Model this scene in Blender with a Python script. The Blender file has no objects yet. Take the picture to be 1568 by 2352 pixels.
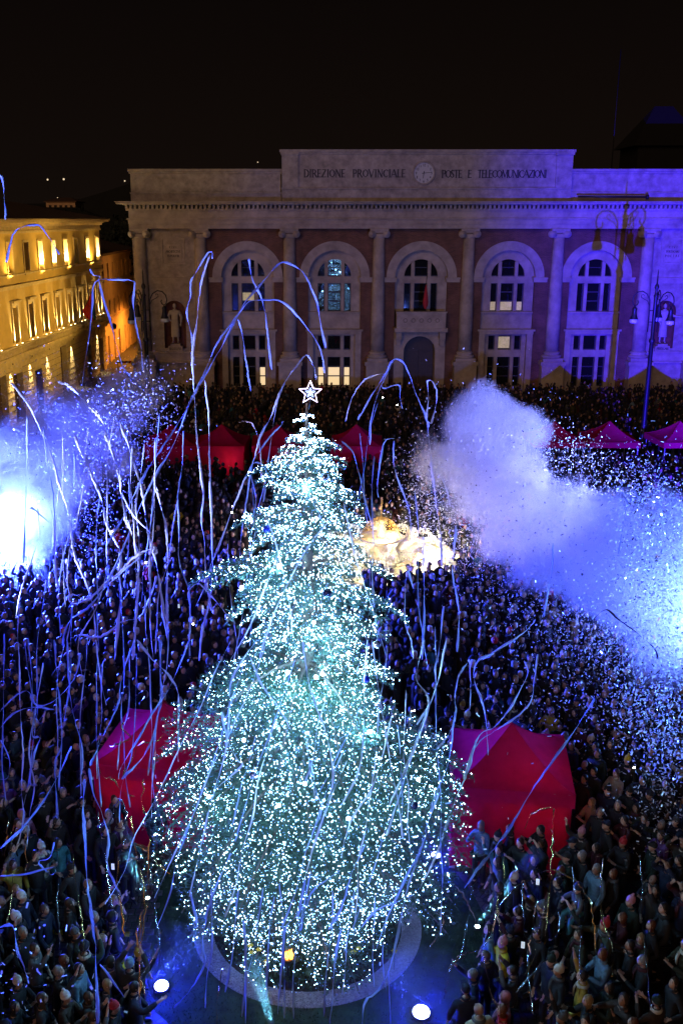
import bpy, bmesh, math, random
import numpy as np
from mathutils import Vector, Matrix, Euler

S = bpy.context.scene
R = math.radians
rng = random.Random(7)
nrg = np.random.default_rng(7)

# ------------------------------------------------------------------ camera
CAM_H, PITCH, FPX, CX, CY = 15.0, R(16.27), 2300.0, 715.0, 1176.0   # in units of a 1568 x 2352 picture
cd = bpy.data.cameras.new('camera')
cam = bpy.data.objects.new('camera', cd)
S.collection.objects.link(cam)
cam.location = (0, 0, CAM_H)
cam.rotation_euler = (R(90) - PITCH, 0, 0)
cd.sensor_fit = 'AUTO'
cd.sensor_width = 36
cd.lens = FPX / 2352 * 36
cd.shift_x = (784 - CX) / 2352
cd.clip_end = 3000
S.camera = cam

# ------------------------------------------------------------------ world: a dark city night sky
W = bpy.data.worlds.new('World')
S.world = W
W.use_nodes = True
nt = W.node_tree
bg = nt.nodes['Background']
tc = nt.nodes.new('ShaderNodeTexCoord')
sx = nt.nodes.new('ShaderNodeSeparateXYZ')
rp = nt.nodes.new('ShaderNodeValToRGB')
nt.links.new(tc.outputs['Generated'], sx.inputs[0])
nt.links.new(sx.outputs['Z'], rp.inputs[0])
nt.links.new(rp.outputs[0], bg.inputs[0])
rp.color_ramp.elements[0].position = 0.0
rp.color_ramp.elements[0].color = (0.0060, 0.0036, 0.0026, 1)
rp.color_ramp.elements[1].position = 0.32
rp.color_ramp.elements[1].color = (0.0014, 0.0010, 0.0011, 1)
bg.inputs[1].default_value = 1.0

def lamp(name, kind, loc, energy, color, radius=0.1, target=None, cone=60, blend=0.3, shape=None):
    L = bpy.data.lights.new(name, kind)
    L.energy = energy
    L.color = color
    if kind == 'SUN':
        L.angle = radius
    elif kind == 'AREA':
        L.size = radius
    else:
        L.shadow_soft_size = radius
    if kind == 'SPOT':
        L.spot_size = R(cone)
        L.spot_blend = blend
    o = bpy.data.objects.new(name, L)
    o.location = loc
    if target is not None:
        o.rotation_euler = (Vector(target) - Vector(loc)).to_track_quat('-Z', 'Y').to_euler()
    S.collection.objects.link(o)
    return o

# soft glow of the town's street lamps behind the camera (the only sun lamp)
lamp('town_glow', 'SUN', (0, -10, 40), 0.45, (1.0, 0.60, 0.38), R(30), target=(24, 50, 19))
# blue stage lights beside the square (just out of frame, right and left), plus added fill spots
BLUE = (0.030, 0.012, 1.0)
lamp('stage_light_blue', 'SPOT', (14.35, 28.8, 3.5), 430000, BLUE, 0.10, target=(42, 87, 16), cone=54, blend=0.9)
lamp('stage_light_wash', 'SPOT', (14.9, 27.6, 2.2), 24000, (0.12, 0.22, 1.0), 0.25, target=(7.5, 36, 6.5), cone=115, blend=0.6)
lamp('smoke_fill_spot', 'SPOT', (18.5, 37.0, 3.6), 62000, (0.22, 0.26, 1.0), 0.25, target=(4.0, 41, 6.2), cone=52, blend=0.7)  # added spot that brightens the smoke, no lamp known there
lamp('confetti_fill_spot', 'SPOT', (15.6, 26.0, 1.8), 15000, (0.13, 0.34, 1.0), 0.25, target=(9.5, 23.5, 7.0), cone=86, blend=0.6)  # added second spot to brighten the lower confetti
lamp('stage_light_west', 'SPOT', (-13.9, 39.0, 2.5), 180000, (0.030, 0.055, 1.0), 0.25, target=(-6.8, 33.0, 4.8), cone=128, blend=0.7)
lamp('stage_light_plume', 'SPOT', (-13.7, 38.6, 1.6), 60000, (0.08, 0.13, 1.0), 0.25, target=(-10.2, 41.6, 7.2), cone=74, blend=0.7)
lamp('streamer_fill_left', 'SPOT', (-13.5, 25.0, 1.6), 62000, (0.34, 0.40, 1.0), 0.2, target=(-6.5, 31, 11.0), cone=64, blend=0.5)  # added spot to whiten the left streamers, aimed over the crowd
lamp('streamer_fill_side', 'SPOT', (-5.0, 9.5, 1.0), 16000, (0.07, 0.19, 1.0), 0.2, target=(-4.4, 15.0, 10.5), cone=76, blend=0.6)  # added blue spot for the lower left streamers
lamp('streamer_fill_front', 'SPOT', (2.5, 8.5, 1.2), 5200, (0.09, 0.22, 1.0), 0.2, target=(0.5, 15.5, 7.6), cone=58, blend=0.6)  # added below the frame to light streamers before the tree

S.view_settings.view_transform = 'Standard'
S.view_settings.look = 'None'
S.view_settings.exposure = 0
S.view_settings.gamma = 1
S.view_settings.use_curve_mapping = False
S.render.engine = 'CYCLES'
cy = S.cycles
cy.use_denoising = True
cy.use_adaptive_sampling = False
cy.max_bounces = 6
cy.diffuse_bounces = 2
cy.glossy_bounces = 2
cy.transmission_bounces = 3
cy.transparent_max_bounces = 8
cy.volume_bounces = 1
cy.sample_clamp_indirect = 2.0
cy.sample_clamp_direct = 0.0
cy.use_light_tree = True
cy.caustics_reflective = False
cy.caustics_refractive = False
cy.volume_step_rate = 2.0
cy.volume_max_steps = 128

# ------------------------------------------------------------------ picture <-> place helpers (used while building only)
SP, CP = math.sin(PITCH), math.cos(PITCH)
def P(x, y, Y):
    """the point at distance Y in front of the camera's foot seen at picture position x, y"""
    d = PITCH + math.atan((y - CY) / FPX)
    h = CAM_H - Y * math.tan(d)
    z = Y * CP + (CAM_H - h) * SP
    return Vector(((x - CX) * z / FPX, Y, h))
def G(x, y, h=0.0):
    """the point at height h seen at picture position x, y"""
    d = PITCH + math.atan((y - CY) / FPX)
    return P(x, y, (CAM_H - h) / math.tan(d))
def proj(p):
    z = p[1] * CP + (CAM_H - p[2]) * SP
    return CX + FPX * p[0] / z, CY + FPX * ((CAM_H - p[2]) * CP - p[1] * SP) / z, z

# ------------------------------------------------------------------ materials
MATS = {}
def mat(name, col, rough=0.7, metal=0.0, var=0.0, scale=3.0, bump=0.0, bscale=30.0, emit=None, estr=0.0, spec=0.5, trans=0.0, coat=0.0, col2=None):
    if name in MATS:
        return MATS[name]
    m = bpy.data.materials.new(name)
    MATS[name] = m
    m.use_nodes = True
    t = m.node_tree
    b = t.nodes['Principled BSDF']
    b.inputs['Base Color'].default_value = (*col, 1)
    b.inputs['Roughness'].default_value = rough
    b.inputs['Metallic'].default_value = metal
    b.inputs['Specular IOR Level'].default_value = spec
    if var > 0 or bump > 0:
        c = t.nodes.new('ShaderNodeTexCoord')
    if var > 0:
        n = t.nodes.new('ShaderNodeTexNoise')
        n.inputs['Scale'].default_value = scale
        n.inputs['Detail'].default_value = 6
        n.inputs['Roughness'].default_value = 0.65
        t.links.new(c.outputs['Object'], n.inputs['Vector'])
        r = t.nodes.new('ShaderNodeValToRGB')
        r.color_ramp.elements[0].position = 0.3
        r.color_ramp.elements[1].position = 0.7
        lo = tuple(max(0, k * (1 - var)) for k in col)
        hi = col2 or tuple(min(1, k * (1 + var)) for k in col)
        r.color_ramp.elements[0].color = (*lo, 1)
        r.color_ramp.elements[1].color = (*hi, 1)
        t.links.new(n.outputs['Fac'], r.inputs['Fac'])
        t.links.new(r.outputs['Color'], b.inputs['Base Color'])
    if bump > 0:
        n2 = t.nodes.new('ShaderNodeTexNoise')
        n2.inputs['Scale'].default_value = bscale
        n2.inputs['Detail'].default_value = 4
        t.links.new(c.outputs['Object'], n2.inputs['Vector'])
        bp = t.nodes.new('ShaderNodeBump')
        bp.inputs['Strength'].default_value = bump
        bp.inputs['Distance'].default_value = 0.02
        t.links.new(n2.outputs['Fac'], bp.inputs['Height'])
        t.links.new(bp.outputs['Normal'], b.inputs['Normal'])
    if emit is not None:
        b.inputs['Emission Color'].default_value = (*emit, 1)
        b.inputs['Emission Strength'].default_value = estr
    if trans > 0:     # thin sheet that lets light through: mix in a translucent lobe
        tr = t.nodes.new('ShaderNodeBsdfTranslucent')
        tr.inputs['Color'].default_value = (*col, 1)
        mx = t.nodes.new('ShaderNodeMixShader')
        mx.inputs[0].default_value = trans
        t.links.new(b.outputs[0], mx.inputs[1])
        t.links.new(tr.outputs[0], mx.inputs[2])
        t.links.new(mx.outputs[0], t.nodes['Material Output'].inputs['Surface'])
    return m

# ------------------------------------------------------------------ mesh builder
class MB:
    def __init__(s):
        s.v, s.f, s.m = [], [], []
        s.smooth = []
    def add(s, vs, fs, mi=0, smooth=False):
        o = len(s.v)
        s.v.extend([tuple(p) for p in vs])
        for f in fs:
            s.f.append(tuple(i + o for i in f))
            s.m.append(mi)
            s.smooth.append(smooth)
        return s
    def box(s, x0, x1, y0, y1, z0, z1, mi=0):
        vs = [(x0, y0, z0), (x1, y0, z0), (x1, y1, z0), (x0, y1, z0), (x0, y0, z1), (x1, y0, z1), (x1, y1, z1), (x0, y1, z1)]
        return s.add(vs, [(0, 3, 2, 1), (4, 5, 6, 7), (0, 1, 5, 4), (1, 2, 6, 5), (2, 3, 7, 6), (3, 0, 4, 7)], mi)
    def obox(s, c, hx, hy, hz, rot, mi=0):
        M = rot if isinstance(rot, Matrix) else Euler(rot).to_matrix()
        vs = [Vector(c) + M @ Vector((a * hx, b * hy, d * hz)) for d in (-1, 1) for a, b in ((-1, -1), (1, -1), (1, 1), (-1, 1))]
        return s.add(vs, [(0, 3, 2, 1), (4, 5, 6, 7), (0, 1, 5, 4), (1, 2, 6, 5), (2, 3, 7, 6), (3, 0, 4, 7)], mi)
    def lathe(s, prof, c=(0, 0, 0), n=16, mi=0, smooth=True, caps=True, a0=0.0, a1=2 * math.pi, sx=1.0, sy=1.0):
        full = abs(a1 - a0 - 2 * math.pi) < 1e-6
        k = n if full else n + 1
        vs = []
        for r, z in prof:
            for i in range(k):
                a = a0 + (a1 - a0) * i / n
                vs.append((c[0] + sx * r * math.cos(a), c[1] + sy * r * math.sin(a), c[2] + z))
        fs = []
        for j in range(len(prof) - 1):
            for i in range(n):
                i2 = (i + 1) % k if full else i + 1
                fs.append((j * k + i, j * k + i2, (j + 1) * k + i2, (j + 1) * k + i))
        if caps and full:
            fs.append(tuple(reversed(range(k))))
            fs.append(tuple((len(prof) - 1) * k + i for i in range(k)))
        return s.add(vs, fs, mi, smooth)
    def tube(s, pts, rad, n=6, mi=0, smooth=True, flat=1.0, twist=0.0, caps=True):
        pts = [Vector(p) for p in pts]
        N = len(pts)
        rads = rad if isinstance(rad, (list, tuple, np.ndarray)) else [rad] * N
        t0 = (pts[1] - pts[0]).normalized()
        up = Vector((0, 0, 1)) if abs(t0.z) < 0.9 else Vector((0, 1, 0))
        u = t0.cross(up).normalized()
        vs = []
        for i, p in enumerate(pts):
            t = (pts[min(i + 1, N - 1)] - pts[max(i - 1, 0)])
            if t.length < 1e-9:
                t = t0.copy()
            t.normalize()
            u = (u - t * u.dot(t))
            u = u.normalized() if u.length > 1e-6 else t.orthogonal().normalized()
            w = t.cross(u)
            for k in range(n):
                a = 2 * math.pi * k / n
                ca, sa = math.cos(a), math.sin(a) * flat
                ct, st = math.cos(twist * i), math.sin(twist * i)
                q = u * (ca * ct - sa * st) + w * (ca * st + sa * ct)
                vs.append(p + q * rads[i])
        fs = [(i * n + k, i * n + (k + 1) % n, (i + 1) * n + (k + 1) % n, (i + 1) * n + k) for i in range(N - 1) for k in range(n)]
        if caps:
            fs.append(tuple(reversed(range(n))))
            fs.append(tuple((N - 1) * n + k for k in range(n)))
        return s.add(vs, fs, mi, smooth)
    def sphere(s, c, r, nu=10, nv=6, mi=0, sc=(1, 1, 1)):
        vs = [(c[0], c[1], c[2] + r * sc[2])]
        for j in range(1, nv):
            b = math.pi * j / nv
            for i in range(nu):
                a = 2 * math.pi * i / nu
                vs.append((c[0] + r * sc[0] * math.sin(b) * math.cos(a), c[1] + r * sc[1] * math.sin(b) * math.sin(a), c[2] + r * sc[2] * math.cos(b)))
        vs.append((c[0], c[1], c[2] - r * sc[2]))
        fs = [(0, 1 + i, 1 + (i + 1) % nu) for i in range(nu)]
        for j in range(nv - 2):
            for i in range(nu):
                a, b = 1 + j * nu + i, 1 + j * nu + (i + 1) % nu
                fs.append((a, a + nu, b + nu, b))
        l = len(vs) - 1
        fs += [(l, 1 + (nv - 2) * nu + (i + 1) % nu, 1 + (nv - 2) * nu + i) for i in range(nu)]
        return s.add(vs, fs, mi, True)
    def mesh(s, name, mats):
        me = bpy.data.meshes.new(name)
        me.from_pydata(s.v, [], s.f)
        for m in (mats if isinstance(mats, (list, tuple)) else [mats]):
            me.materials.append(m)
        me.polygons.foreach_set('material_index', s.m)
        me.polygons.foreach_set('use_smooth', s.smooth)
        me.update()
        return me
    def build(s, name, mats, parent=None, loc=None, **props):
        if parent is not None and parent.name in WSET:
            M = world_inv(parent)
            s.v = [tuple(M @ Vector(p)) for p in s.v]
        o = bpy.data.objects.new(name, s.mesh(name, mats))
        S.collection.objects.link(o)
        if parent is not None:
            o.parent = parent
        if loc is not None:
            o.location = loc
        for k, v in props.items():
            o[k] = v
        return o

WINV, WSET = {}, set()
def world_inv(o):
    return WINV[o.name]
def thing(name, label, cat, loc=(0, 0, 0), rz=0.0, group=None, world=False):
    """an Empty at a thing's base; with world=True its parts are given in world coordinates"""
    o = bpy.data.objects.new(name, None)
    o.empty_display_size = 0.3
    S.collection.objects.link(o)
    o.location = loc
    o.rotation_euler = (0, 0, rz)
    o['label'] = label
    o['category'] = cat
    if group:
        o['group'] = group
    WINV[o.name] = (Matrix.Translation(Vector(loc)) @ Matrix.Rotation(rz, 4, 'Z')).inverted()
    if world:
        WSET.add(o.name)
    return o
def sub(mb, name, mats, parent, root):
    """a sub-part whose shape is given in world coordinates, under a part of ROOT"""
    M = world_inv(root)
    mb.v = [tuple(M @ Vector(p)) for p in mb.v]
    o = bpy.data.objects.new(name, mb.mesh(name, mats))
    S.collection.objects.link(o)
    o.parent = parent
    return o
def tag(o, label=None, cat=None, group=None, kind=None):
    if label: o['label'] = label
    if cat: o['category'] = cat
    if group: o['group'] = group
    if kind: o['kind'] = kind
    return o
def copy_tree(o, parent=None, loc=None, rz=None):
    c = o.copy()
    S.collection.objects.link(c)
    if parent is not None:
        c.parent = parent
    if loc is not None:
        c.location = loc
    if rz is not None:
        c.rotation_euler = (0, 0, rz)
    for ch in list(o.children):
        copy_tree(ch, c)
    return c
def np_mesh(name, verts, tris, mats, mi=None, smooth=False, quads=False):
    k = 4 if quads else 3
    me = bpy.data.meshes.new(name)
    verts = np.asarray(verts, dtype=np.float32)
    tris = np.asarray(tris, dtype=np.int32)
    me.vertices.add(len(verts))
    me.vertices.foreach_set('co', verts.ravel())
    me.loops.add(tris.size)
    me.loops.foreach_set('vertex_index', tris.ravel())
    me.polygons.add(len(tris))
    me.polygons.foreach_set('loop_start', np.arange(0, tris.size, k, dtype=np.int32))
    me.polygons.foreach_set('loop_total', np.full(len(tris), k, dtype=np.int32))
    for m in mats:
        me.materials.append(m)
    if mi is not None:
        me.polygons.foreach_set('material_index', np.asarray(mi, dtype=np.int32))
    if smooth:
        me.polygons.foreach_set('use_smooth', np.ones(len(tris), dtype=bool))
    me.update(calc_edges=True)
    return me

# ================================================================== MATERIALS OF THE SETTING
STONE = mat('pale_stone', (0.40, 0.34, 0.295), 0.8, var=0.34, scale=0.9, bump=0.25, bscale=14)
STONE2 = mat('weathered_stone', (0.36, 0.31, 0.275), 0.85, var=0.38, scale=1.6, bump=0.3, bscale=10)
DARKGAP = mat('dark_gap_fill', (0.03, 0.025, 0.02), 0.9)  # near-black fill for gaps, openings and rosettes
GLASS = mat('window_glass', (0.035, 0.042, 0.05), 0.03, metal=0.7, spec=1.0)
PANEGLOW = mat('pane_reflection_glow', (0.5, 0.42, 0.28), 0.8, var=.6, scale=2.5, emit=(1.0, 0.80, 0.42), estr=0.28)  # glowing patches stand in for warm reflections in the panes
GLASS_MIRROR = mat('clean_window_glass', (0.11, 0.14, 0.15), 0.015, metal=0.9, spec=1.0)
FRAME_DARK = mat('dark_window_frame', (0.03, 0.028, 0.027), 0.5)
LITBLIND = mat('lit_blind', (0.75, 0.62, 0.40), 0.8, emit=(1.0, 0.74, 0.40), estr=0.85)
DOORWOOD = mat('dark_door_wood', (0.045, 0.025, 0.018), 0.55, var=0.3, scale=6)
NICHE = mat('niche_red_plaster', (0.16, 0.06, 0.045), 0.85, var=0.3, scale=3)
ROOF = mat('old_roof_tile', (0.10, 0.055, 0.035), 0.85, var=0.4, scale=4)
LETTER = mat('dark_bronze_letters', (0.03, 0.022, 0.02), 0.5)
IRON = mat('black_iron', (0.012, 0.012, 0.014), 0.45, spec=0.4)
MARBLE = mat('statue_marble', (0.46, 0.42, 0.38), 0.6, var=0.15, scale=5)

def brick_mat():
    m = bpy.data.materials.new('brick_facing')
    m.use_nodes = True
    t = m.node_tree
    b = t.nodes['Principled BSDF']
    c = t.nodes.new('ShaderNodeTexCoord')
    mp = t.nodes.new('ShaderNodeMapping')
    mp.inputs['Rotation'].default_value = (R(90), 0, 0)
    br = t.nodes.new('ShaderNodeTexBrick')
    br.inputs['Color1'].default_value = (0.20, 0.085, 0.055, 1)
    br.inputs['Color2'].default_value = (0.13, 0.055, 0.035, 1)
    br.inputs['Mortar'].default_value = (0.16, 0.12, 0.10, 1)
    br.inputs['Scale'].default_value = 1.0
    br.inputs['Mortar Size'].default_value = 0.012
    br.inputs['Brick Width'].default_value = 0.30
    br.inputs['Row Height'].default_value = 0.085
    n = t.nodes.new('ShaderNodeTexNoise')
    n.inputs['Scale'].default_value = 0.8
    n.inputs['Detail'].default_value = 6
    mx = t.nodes.new('ShaderNodeMixRGB')
    mx.blend_type = 'MULTIPLY'
    mx.inputs[0].default_value = 0.8
    r = t.nodes.new('ShaderNodeValToRGB')
    r.color_ramp.elements[0].position = 0.3
    r.color_ramp.elements[0].color = (0.45, 0.42, 0.40, 1)
    r.color_ramp.elements[1].position = 0.7
    r.color_ramp.elements[1].color = (1.3, 1.2, 1.1, 1)
    L = t.links.new
    L(c.outputs['Object'], mp.inputs['Vector'])
    L(mp.outputs[0], br.inputs['Vector'])
    L(c.outputs['Object'], n.inputs['Vector'])
    L(n.outputs['Fac'], r.inputs['Fac'])
    L(br.outputs['Color'], mx.inputs[1])
    L(r.outputs['Color'], mx.inputs[2])
    L(mx.outputs[0], b.inputs['Base Color'])
    b.inputs['Roughness'].default_value = 0.9
    return m
BRICK = brick_mat()

# ------------------------------------------------------------------ stroke letters (thick and thin strokes with small serifs)
GLY = {
 'A': (0.95, [((0, 0), (.46, 1), 0), ((.46, 1), (.92, 0), 1), ((.2, .36), (.72, .36), 0)], [(0, 0), (.92, 0)]),
 'C': (0.85, [((.8, .82), (.55, .98), 0), ((.55, .98), (.2, .82), 0), ((.2, .82), (.06, .5), 1), ((.06, .5), (.2, .18), 1), ((.2, .18), (.55, .02), 0), ((.55, .02), (.8, .2), 0)], [(.8, .82)]),
 'D': (0.85, [((.12, 0), (.12, 1), 1), ((.12, .98), (.5, .95), 0), ((.5, .95), (.78, .68), 1), ((.78, .68), (.78, .32), 1), ((.78, .32), (.5, .05), 1), ((.5, .05), (.12, .02), 0)], [(.12, 0), (.12, 1)]),
 'E': (0.66, [((.12, 0), (.12, 1), 1), ((.12, .97), (.6, .97), 0), ((.12, .5), (.5, .5), 0), ((.12, .03), (.62, .03), 0)], [(.12, 0), (.12, 1)]),
 'H': (0.9, [((.12, 0), (.12, 1), 1), ((.78, 0), (.78, 1), 1), ((.12, .5), (.78, .5), 0)], [(.12, 0), (.12, 1), (.78, 0), (.78, 1)]),
 'I': (0.36, [((.18, 0), (.18, 1), 1)], [(.18, 0), (.18, 1)]),
 'L': (0.66, [((.12, 0), (.12, 1), 1), ((.12, .03), (.62, .03), 0)], [(.12, 0), (.12, 1)]),
 'M': (1.1, [((.1, 0), (.16, 1), 0), ((.16, 1), (.54, .1), 1), ((.54, .1), (.92, 1), 0), ((.92, 1), (.98, 0), 1)], [(.1, 0), (.98, 0)]),
 'N': (0.92, [((.12, 0), (.12, 1), 0), ((.12, 1), (.8, 0), 1), ((.8, 0), (.8, 1), 0)], [(.12, 0), (.8, 1)]),
 'O': (0.95, [((.47, .98), (.16, .8), 0), ((.16, .8), (.06, .5), 1), ((.06, .5), (.16, .2), 1), ((.16, .2), (.47, .02), 0), ((.47, .02), (.78, .2), 0), ((.78, .2), (.88, .5), 1), ((.88, .5), (.78, .8), 1), ((.78, .8), (.47, .98), 0)], []),
 'P': (0.7, [((.12, 0), (.12, 1), 1), ((.12, .97), (.5, .95), 0), ((.5, .95), (.62, .74), 1), ((.62, .74), (.5, .5), 1), ((.5, .5), (.12, .48), 0)], [(.12, 0), (.12, 1)]),
 'R': (0.82, [((.12, 0), (.12, 1), 1), ((.12, .97), (.5, .95), 0), ((.5, .95), (.62, .74), 1), ((.62, .74), (.5, .5), 1), ((.5, .5), (.12, .48), 0), ((.38, .48), (.8, 0), 1)], [(.12, 0), (.12, 1), (.8, 0)]),
 'S': (0.66, [((.56, .86), (.32, .98), 0), ((.32, .98), (.1, .78), 1), ((.1, .78), (.52, .34), 1), ((.52, .34), (.5, .12), 1), ((.5, .12), (.28, .02), 0), ((.28, .02), (.06, .16), 0)], [(.56, .86), (.06, .16)]),
 'T': (0.82, [((.4, 0), (.4, 1), 1), ((.04, .97), (.76, .97), 0)], [(.4, 0)]),
 'U': (0.88, [((.12, 1), (.12, .3), 1), ((.12, .3), (.3, .03), 1), ((.3, .03), (.56, .03), 0), ((.56, .03), (.74, .3), 0), ((.74, .3), (.74, 1), 0)], [(.12, 1), (.74, 1)]),
 'V': (0.92, [((.02, 1), (.44, 0), 1), ((.44, 0), (.86, 1), 0)], [(.02, 1), (.86, 1)]),
 'Z': (0.8, [((.08, .97), (.7, .97), 0), ((.7, .97), (.06, .03), 1), ((.06, .03), (.72, .03), 0)], [(.72, .03)]),
}
def letter_mesh(ch, h, dep):
    mb = MB()
    w, st, se = GLY[ch]
    k = 0
    for a, b, thick in st:
        k += 1
        a, b = Vector((a[0] * .8, a[1])) * h, Vector((b[0] * .8, b[1])) * h
        d = (b - a).normalized()
        t = h * (0.085 if thick else 0.045)
        n = Vector((-d.y, d.x)) * t
        a, b = a - d * t * .5, b + d * t * .5
        y = -dep - 0.0012 * k
        q = [a - n, b - n, b + n, a + n]
        vs = [(p.x, y, p.y) for p in q] + [(p.x, 0, p.y) for p in q]
        mb.add(vs, [(0, 1, 2, 3), (0, 4, 5, 1), (1, 5, 6, 2), (2, 6, 7, 3), (3, 7, 4, 0)])
    for p in se:
        k += 1
        y = -dep - 0.0012 * k
        x, z = p[0] * h * .8, p[1] * h
        mb.add([(x - .11 * h, y, z - .025 * h), (x + .11 * h, y, z - .025 * h), (x + .11 * h, y, z + .025 * h), (x - .11 * h, y, z + .025 * h)], [(0, 1, 2, 3)])
    return mb, w * h
LETTER_CACHE = {}
def write(txt, x0, x1, y, z, h, parent, root, name='letter', dep=0.04, m=None):
    """raised letters from x0 to x1 on a wall facing the camera"""
    m = m or LETTER
    ws = [GLY[c][0] * h * .8 if c != ' ' else 0.9 * h for c in txt]
    gap = (x1 - x0 - sum(ws)) / max(1, len(txt) - 1)
    x = x0
    M = world_inv(root)
    for c, w in zip(txt, ws):
        if c != ' ':
            key = (c, h, m.name)
            if key not in LETTER_CACHE:
                LETTER_CACHE[key] = letter_mesh(c, h, dep)[0].mesh('letter', m)
            o = bpy.data.objects.new(name, LETTER_CACHE[key])
            S.collection.objects.link(o)
            o.parent = parent
            o.location = M @ Vector((x, y, z))
        x += w + gap

# ------------------------------------------------------------------ shapes for walls with openings (all facing -Y)
def arc(cx, cz, r, n, a0=0.0, a1=math.pi):
    return [(cx + r * math.cos(a0 + (a1 - a0) * i / n), cz + r * math.sin(a0 + (a1 - a0) * i / n)) for i in range(n + 1)]
def arch_ring(mb, cx, cz, r0, r1, y0, y1, n=24, mi=0):
    A, B = arc(cx, cz, r0, n), arc(cx, cz, r1, n)
    vs = [(x, y0, z) for x, z in A] + [(x, y0, z) for x, z in B] + [(x, y1, z) for x, z in A] + [(x, y1, z) for x, z in B]
    k = n + 1
    fs = []
    for i in range(n):
        fs += [(i, i + 1, k + i + 1, k + i), (2 * k + i, 2 * k + i + 1, i + 1, i), (k + i, k + i + 1, 3 * k + i + 1, 3 * k + i)]
    fs += [(0, k, 3 * k, 2 * k), (n, 2 * k + n, 3 * k + n, k + n)]
    mb.add(vs, fs, mi)
def arch_over(mb, cx, cz, r, x0, x1, zt, y0, y1, n=24, mi=0):
    """wall from the springing of an arch up to zt, with the arch cut out"""
    if cx - r - x0 > 1e-3: mb.box(x0, cx - r, y0, y1, cz, zt, mi)
    if x1 - cx - r > 1e-3: mb.box(cx + r, x1, y0, y1, cz, zt, mi)
    A = arc(cx, cz, r, n)
    vs = [(x, y0, z) for x, z in A] + [(x, y0, zt) for x, z in A] + [(x, y1, z) for x, z in A]
    k = n + 1
    fs = []
    for i in range(n):
        fs += [(i, i + 1, k + i + 1, k + i), (2 * k + i, 2 * k + i + 1, i + 1, i)]
    mb.add(vs, fs, mi)
def half_disc(mb, cx, cz, r, y, xa, xb, n=12, mi=0, tilt=0.0):
    """part of a half disc between xa and xb"""
    pts = [(xa, cz), (xb, cz)]
    for i in range(n + 1):
        x = xb + (xa - xb) * i / n
        zz = math.sqrt(max(0, r * r - (x - cx) ** 2))
        pts.append((x, cz + zz))
    vs = [(x, y + (x - (xa + xb) / 2) * math.tan(tilt), z) for x, z in pts]
    mb.add(vs, [tuple(range(len(vs)))], mi)

# ================================================================== GROUND
def paving_mat():
    m = bpy.data.materials.new('dark_stone_paving')
    m.use_nodes = True
    t = m.node_tree
    b = t.nodes['Principled BSDF']
    c = t.nodes.new('ShaderNodeTexCoord')
    v = t.nodes.new('ShaderNodeTexVoronoi')
    v.feature = 'DISTANCE_TO_EDGE'
    v.inputs['Scale'].default_value = 5.5
    v2 = t.nodes.new('ShaderNodeTexVoronoi')
    v2.inputs['Scale'].default_value = 5.5
    r = t.nodes.new('ShaderNodeValToRGB')
    r.color_ramp.elements[0].position = 0.02
    r.color_ramp.elements[0].color = (0.012, 0.012, 0.012, 1)
    r.color_ramp.elements[1].position = 0.06
    r.color_ramp.elements[1].color = (0.075, 0.072, 0.070, 1)
    mx = t.nodes.new('ShaderNodeMixRGB')
    mx.blend_type = 'MULTIPLY'
    mx.inputs[0].default_value = 0.5
    L = t.links.new
    L(c.outputs['Object'], v.inputs['Vector'])
    L(c.outputs['Object'], v2.inputs['Vector'])
    L(v.outputs['Distance'], r.inputs['Fac'])
    L(r.outputs[0], mx.inputs[1])
    L(v2.outputs['Color'], mx.inputs[2])
    L(mx.outputs[0], b.inputs['Base Color'])
    b.inputs['Roughness'].default_value = 0.55
    return m
PAVING = paving_mat()
g = MB()
g.add([(-700, -40, 0), (700, -40, 0), (700, 1400, 0), (-700, 1400, 0)], [(0, 1, 2, 3)])
tag(g.build('square_pavement', PAVING), kind='structure')

TREE = Vector((-0.09, 18.8, 0))
# lawn, gravel ring and planting bed round the tree
LAWN = mat('night_lawn', (0.020, 0.045, 0.018), 0.95, var=0.5, scale=3, bump=0.6, bscale=60)
GRAVEL = mat('pale_gravel', (0.24, 0.245, 0.26), 0.9, var=0.35, scale=25, bump=0.5, bscale=40)
SOIL = mat('bed_soil', (0.030, 0.022, 0.016), 0.95, var=0.4, scale=6)
def ring(name, r0, r1, z, m, n=96):
    mb = MB()
    if r0 <= 0:
        vs = [(TREE.x + r1 * math.cos(2 * math.pi * i / n), TREE.y + r1 * math.sin(2 * math.pi * i / n), z) for i in range(n)]
        mb.add(vs, [tuple(range(n))])
    else:
        vs = []
        for r in (r0, r1):
            vs += [(TREE.x + r * math.cos(2 * math.pi * i / n), TREE.y + r * math.sin(2 * math.pi * i / n), z) for i in range(n)]
        mb.add(vs, [(i, (i + 1) % n, n + (i + 1) % n, n + i) for i in range(n)])
    return tag(mb.build(name, m), kind='structure')
LAWN_R, RING_O, RING_I = 3.95, 2.52, 2.08
ring('lawn', 0, LAWN_R, 0.004, LAWN)
ring('gravel_path', RING_I, RING_O, 0.012, GRAVEL)
ring('planting_bed', 0, RING_I - 0.005, 0.016, SOIL)
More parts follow.
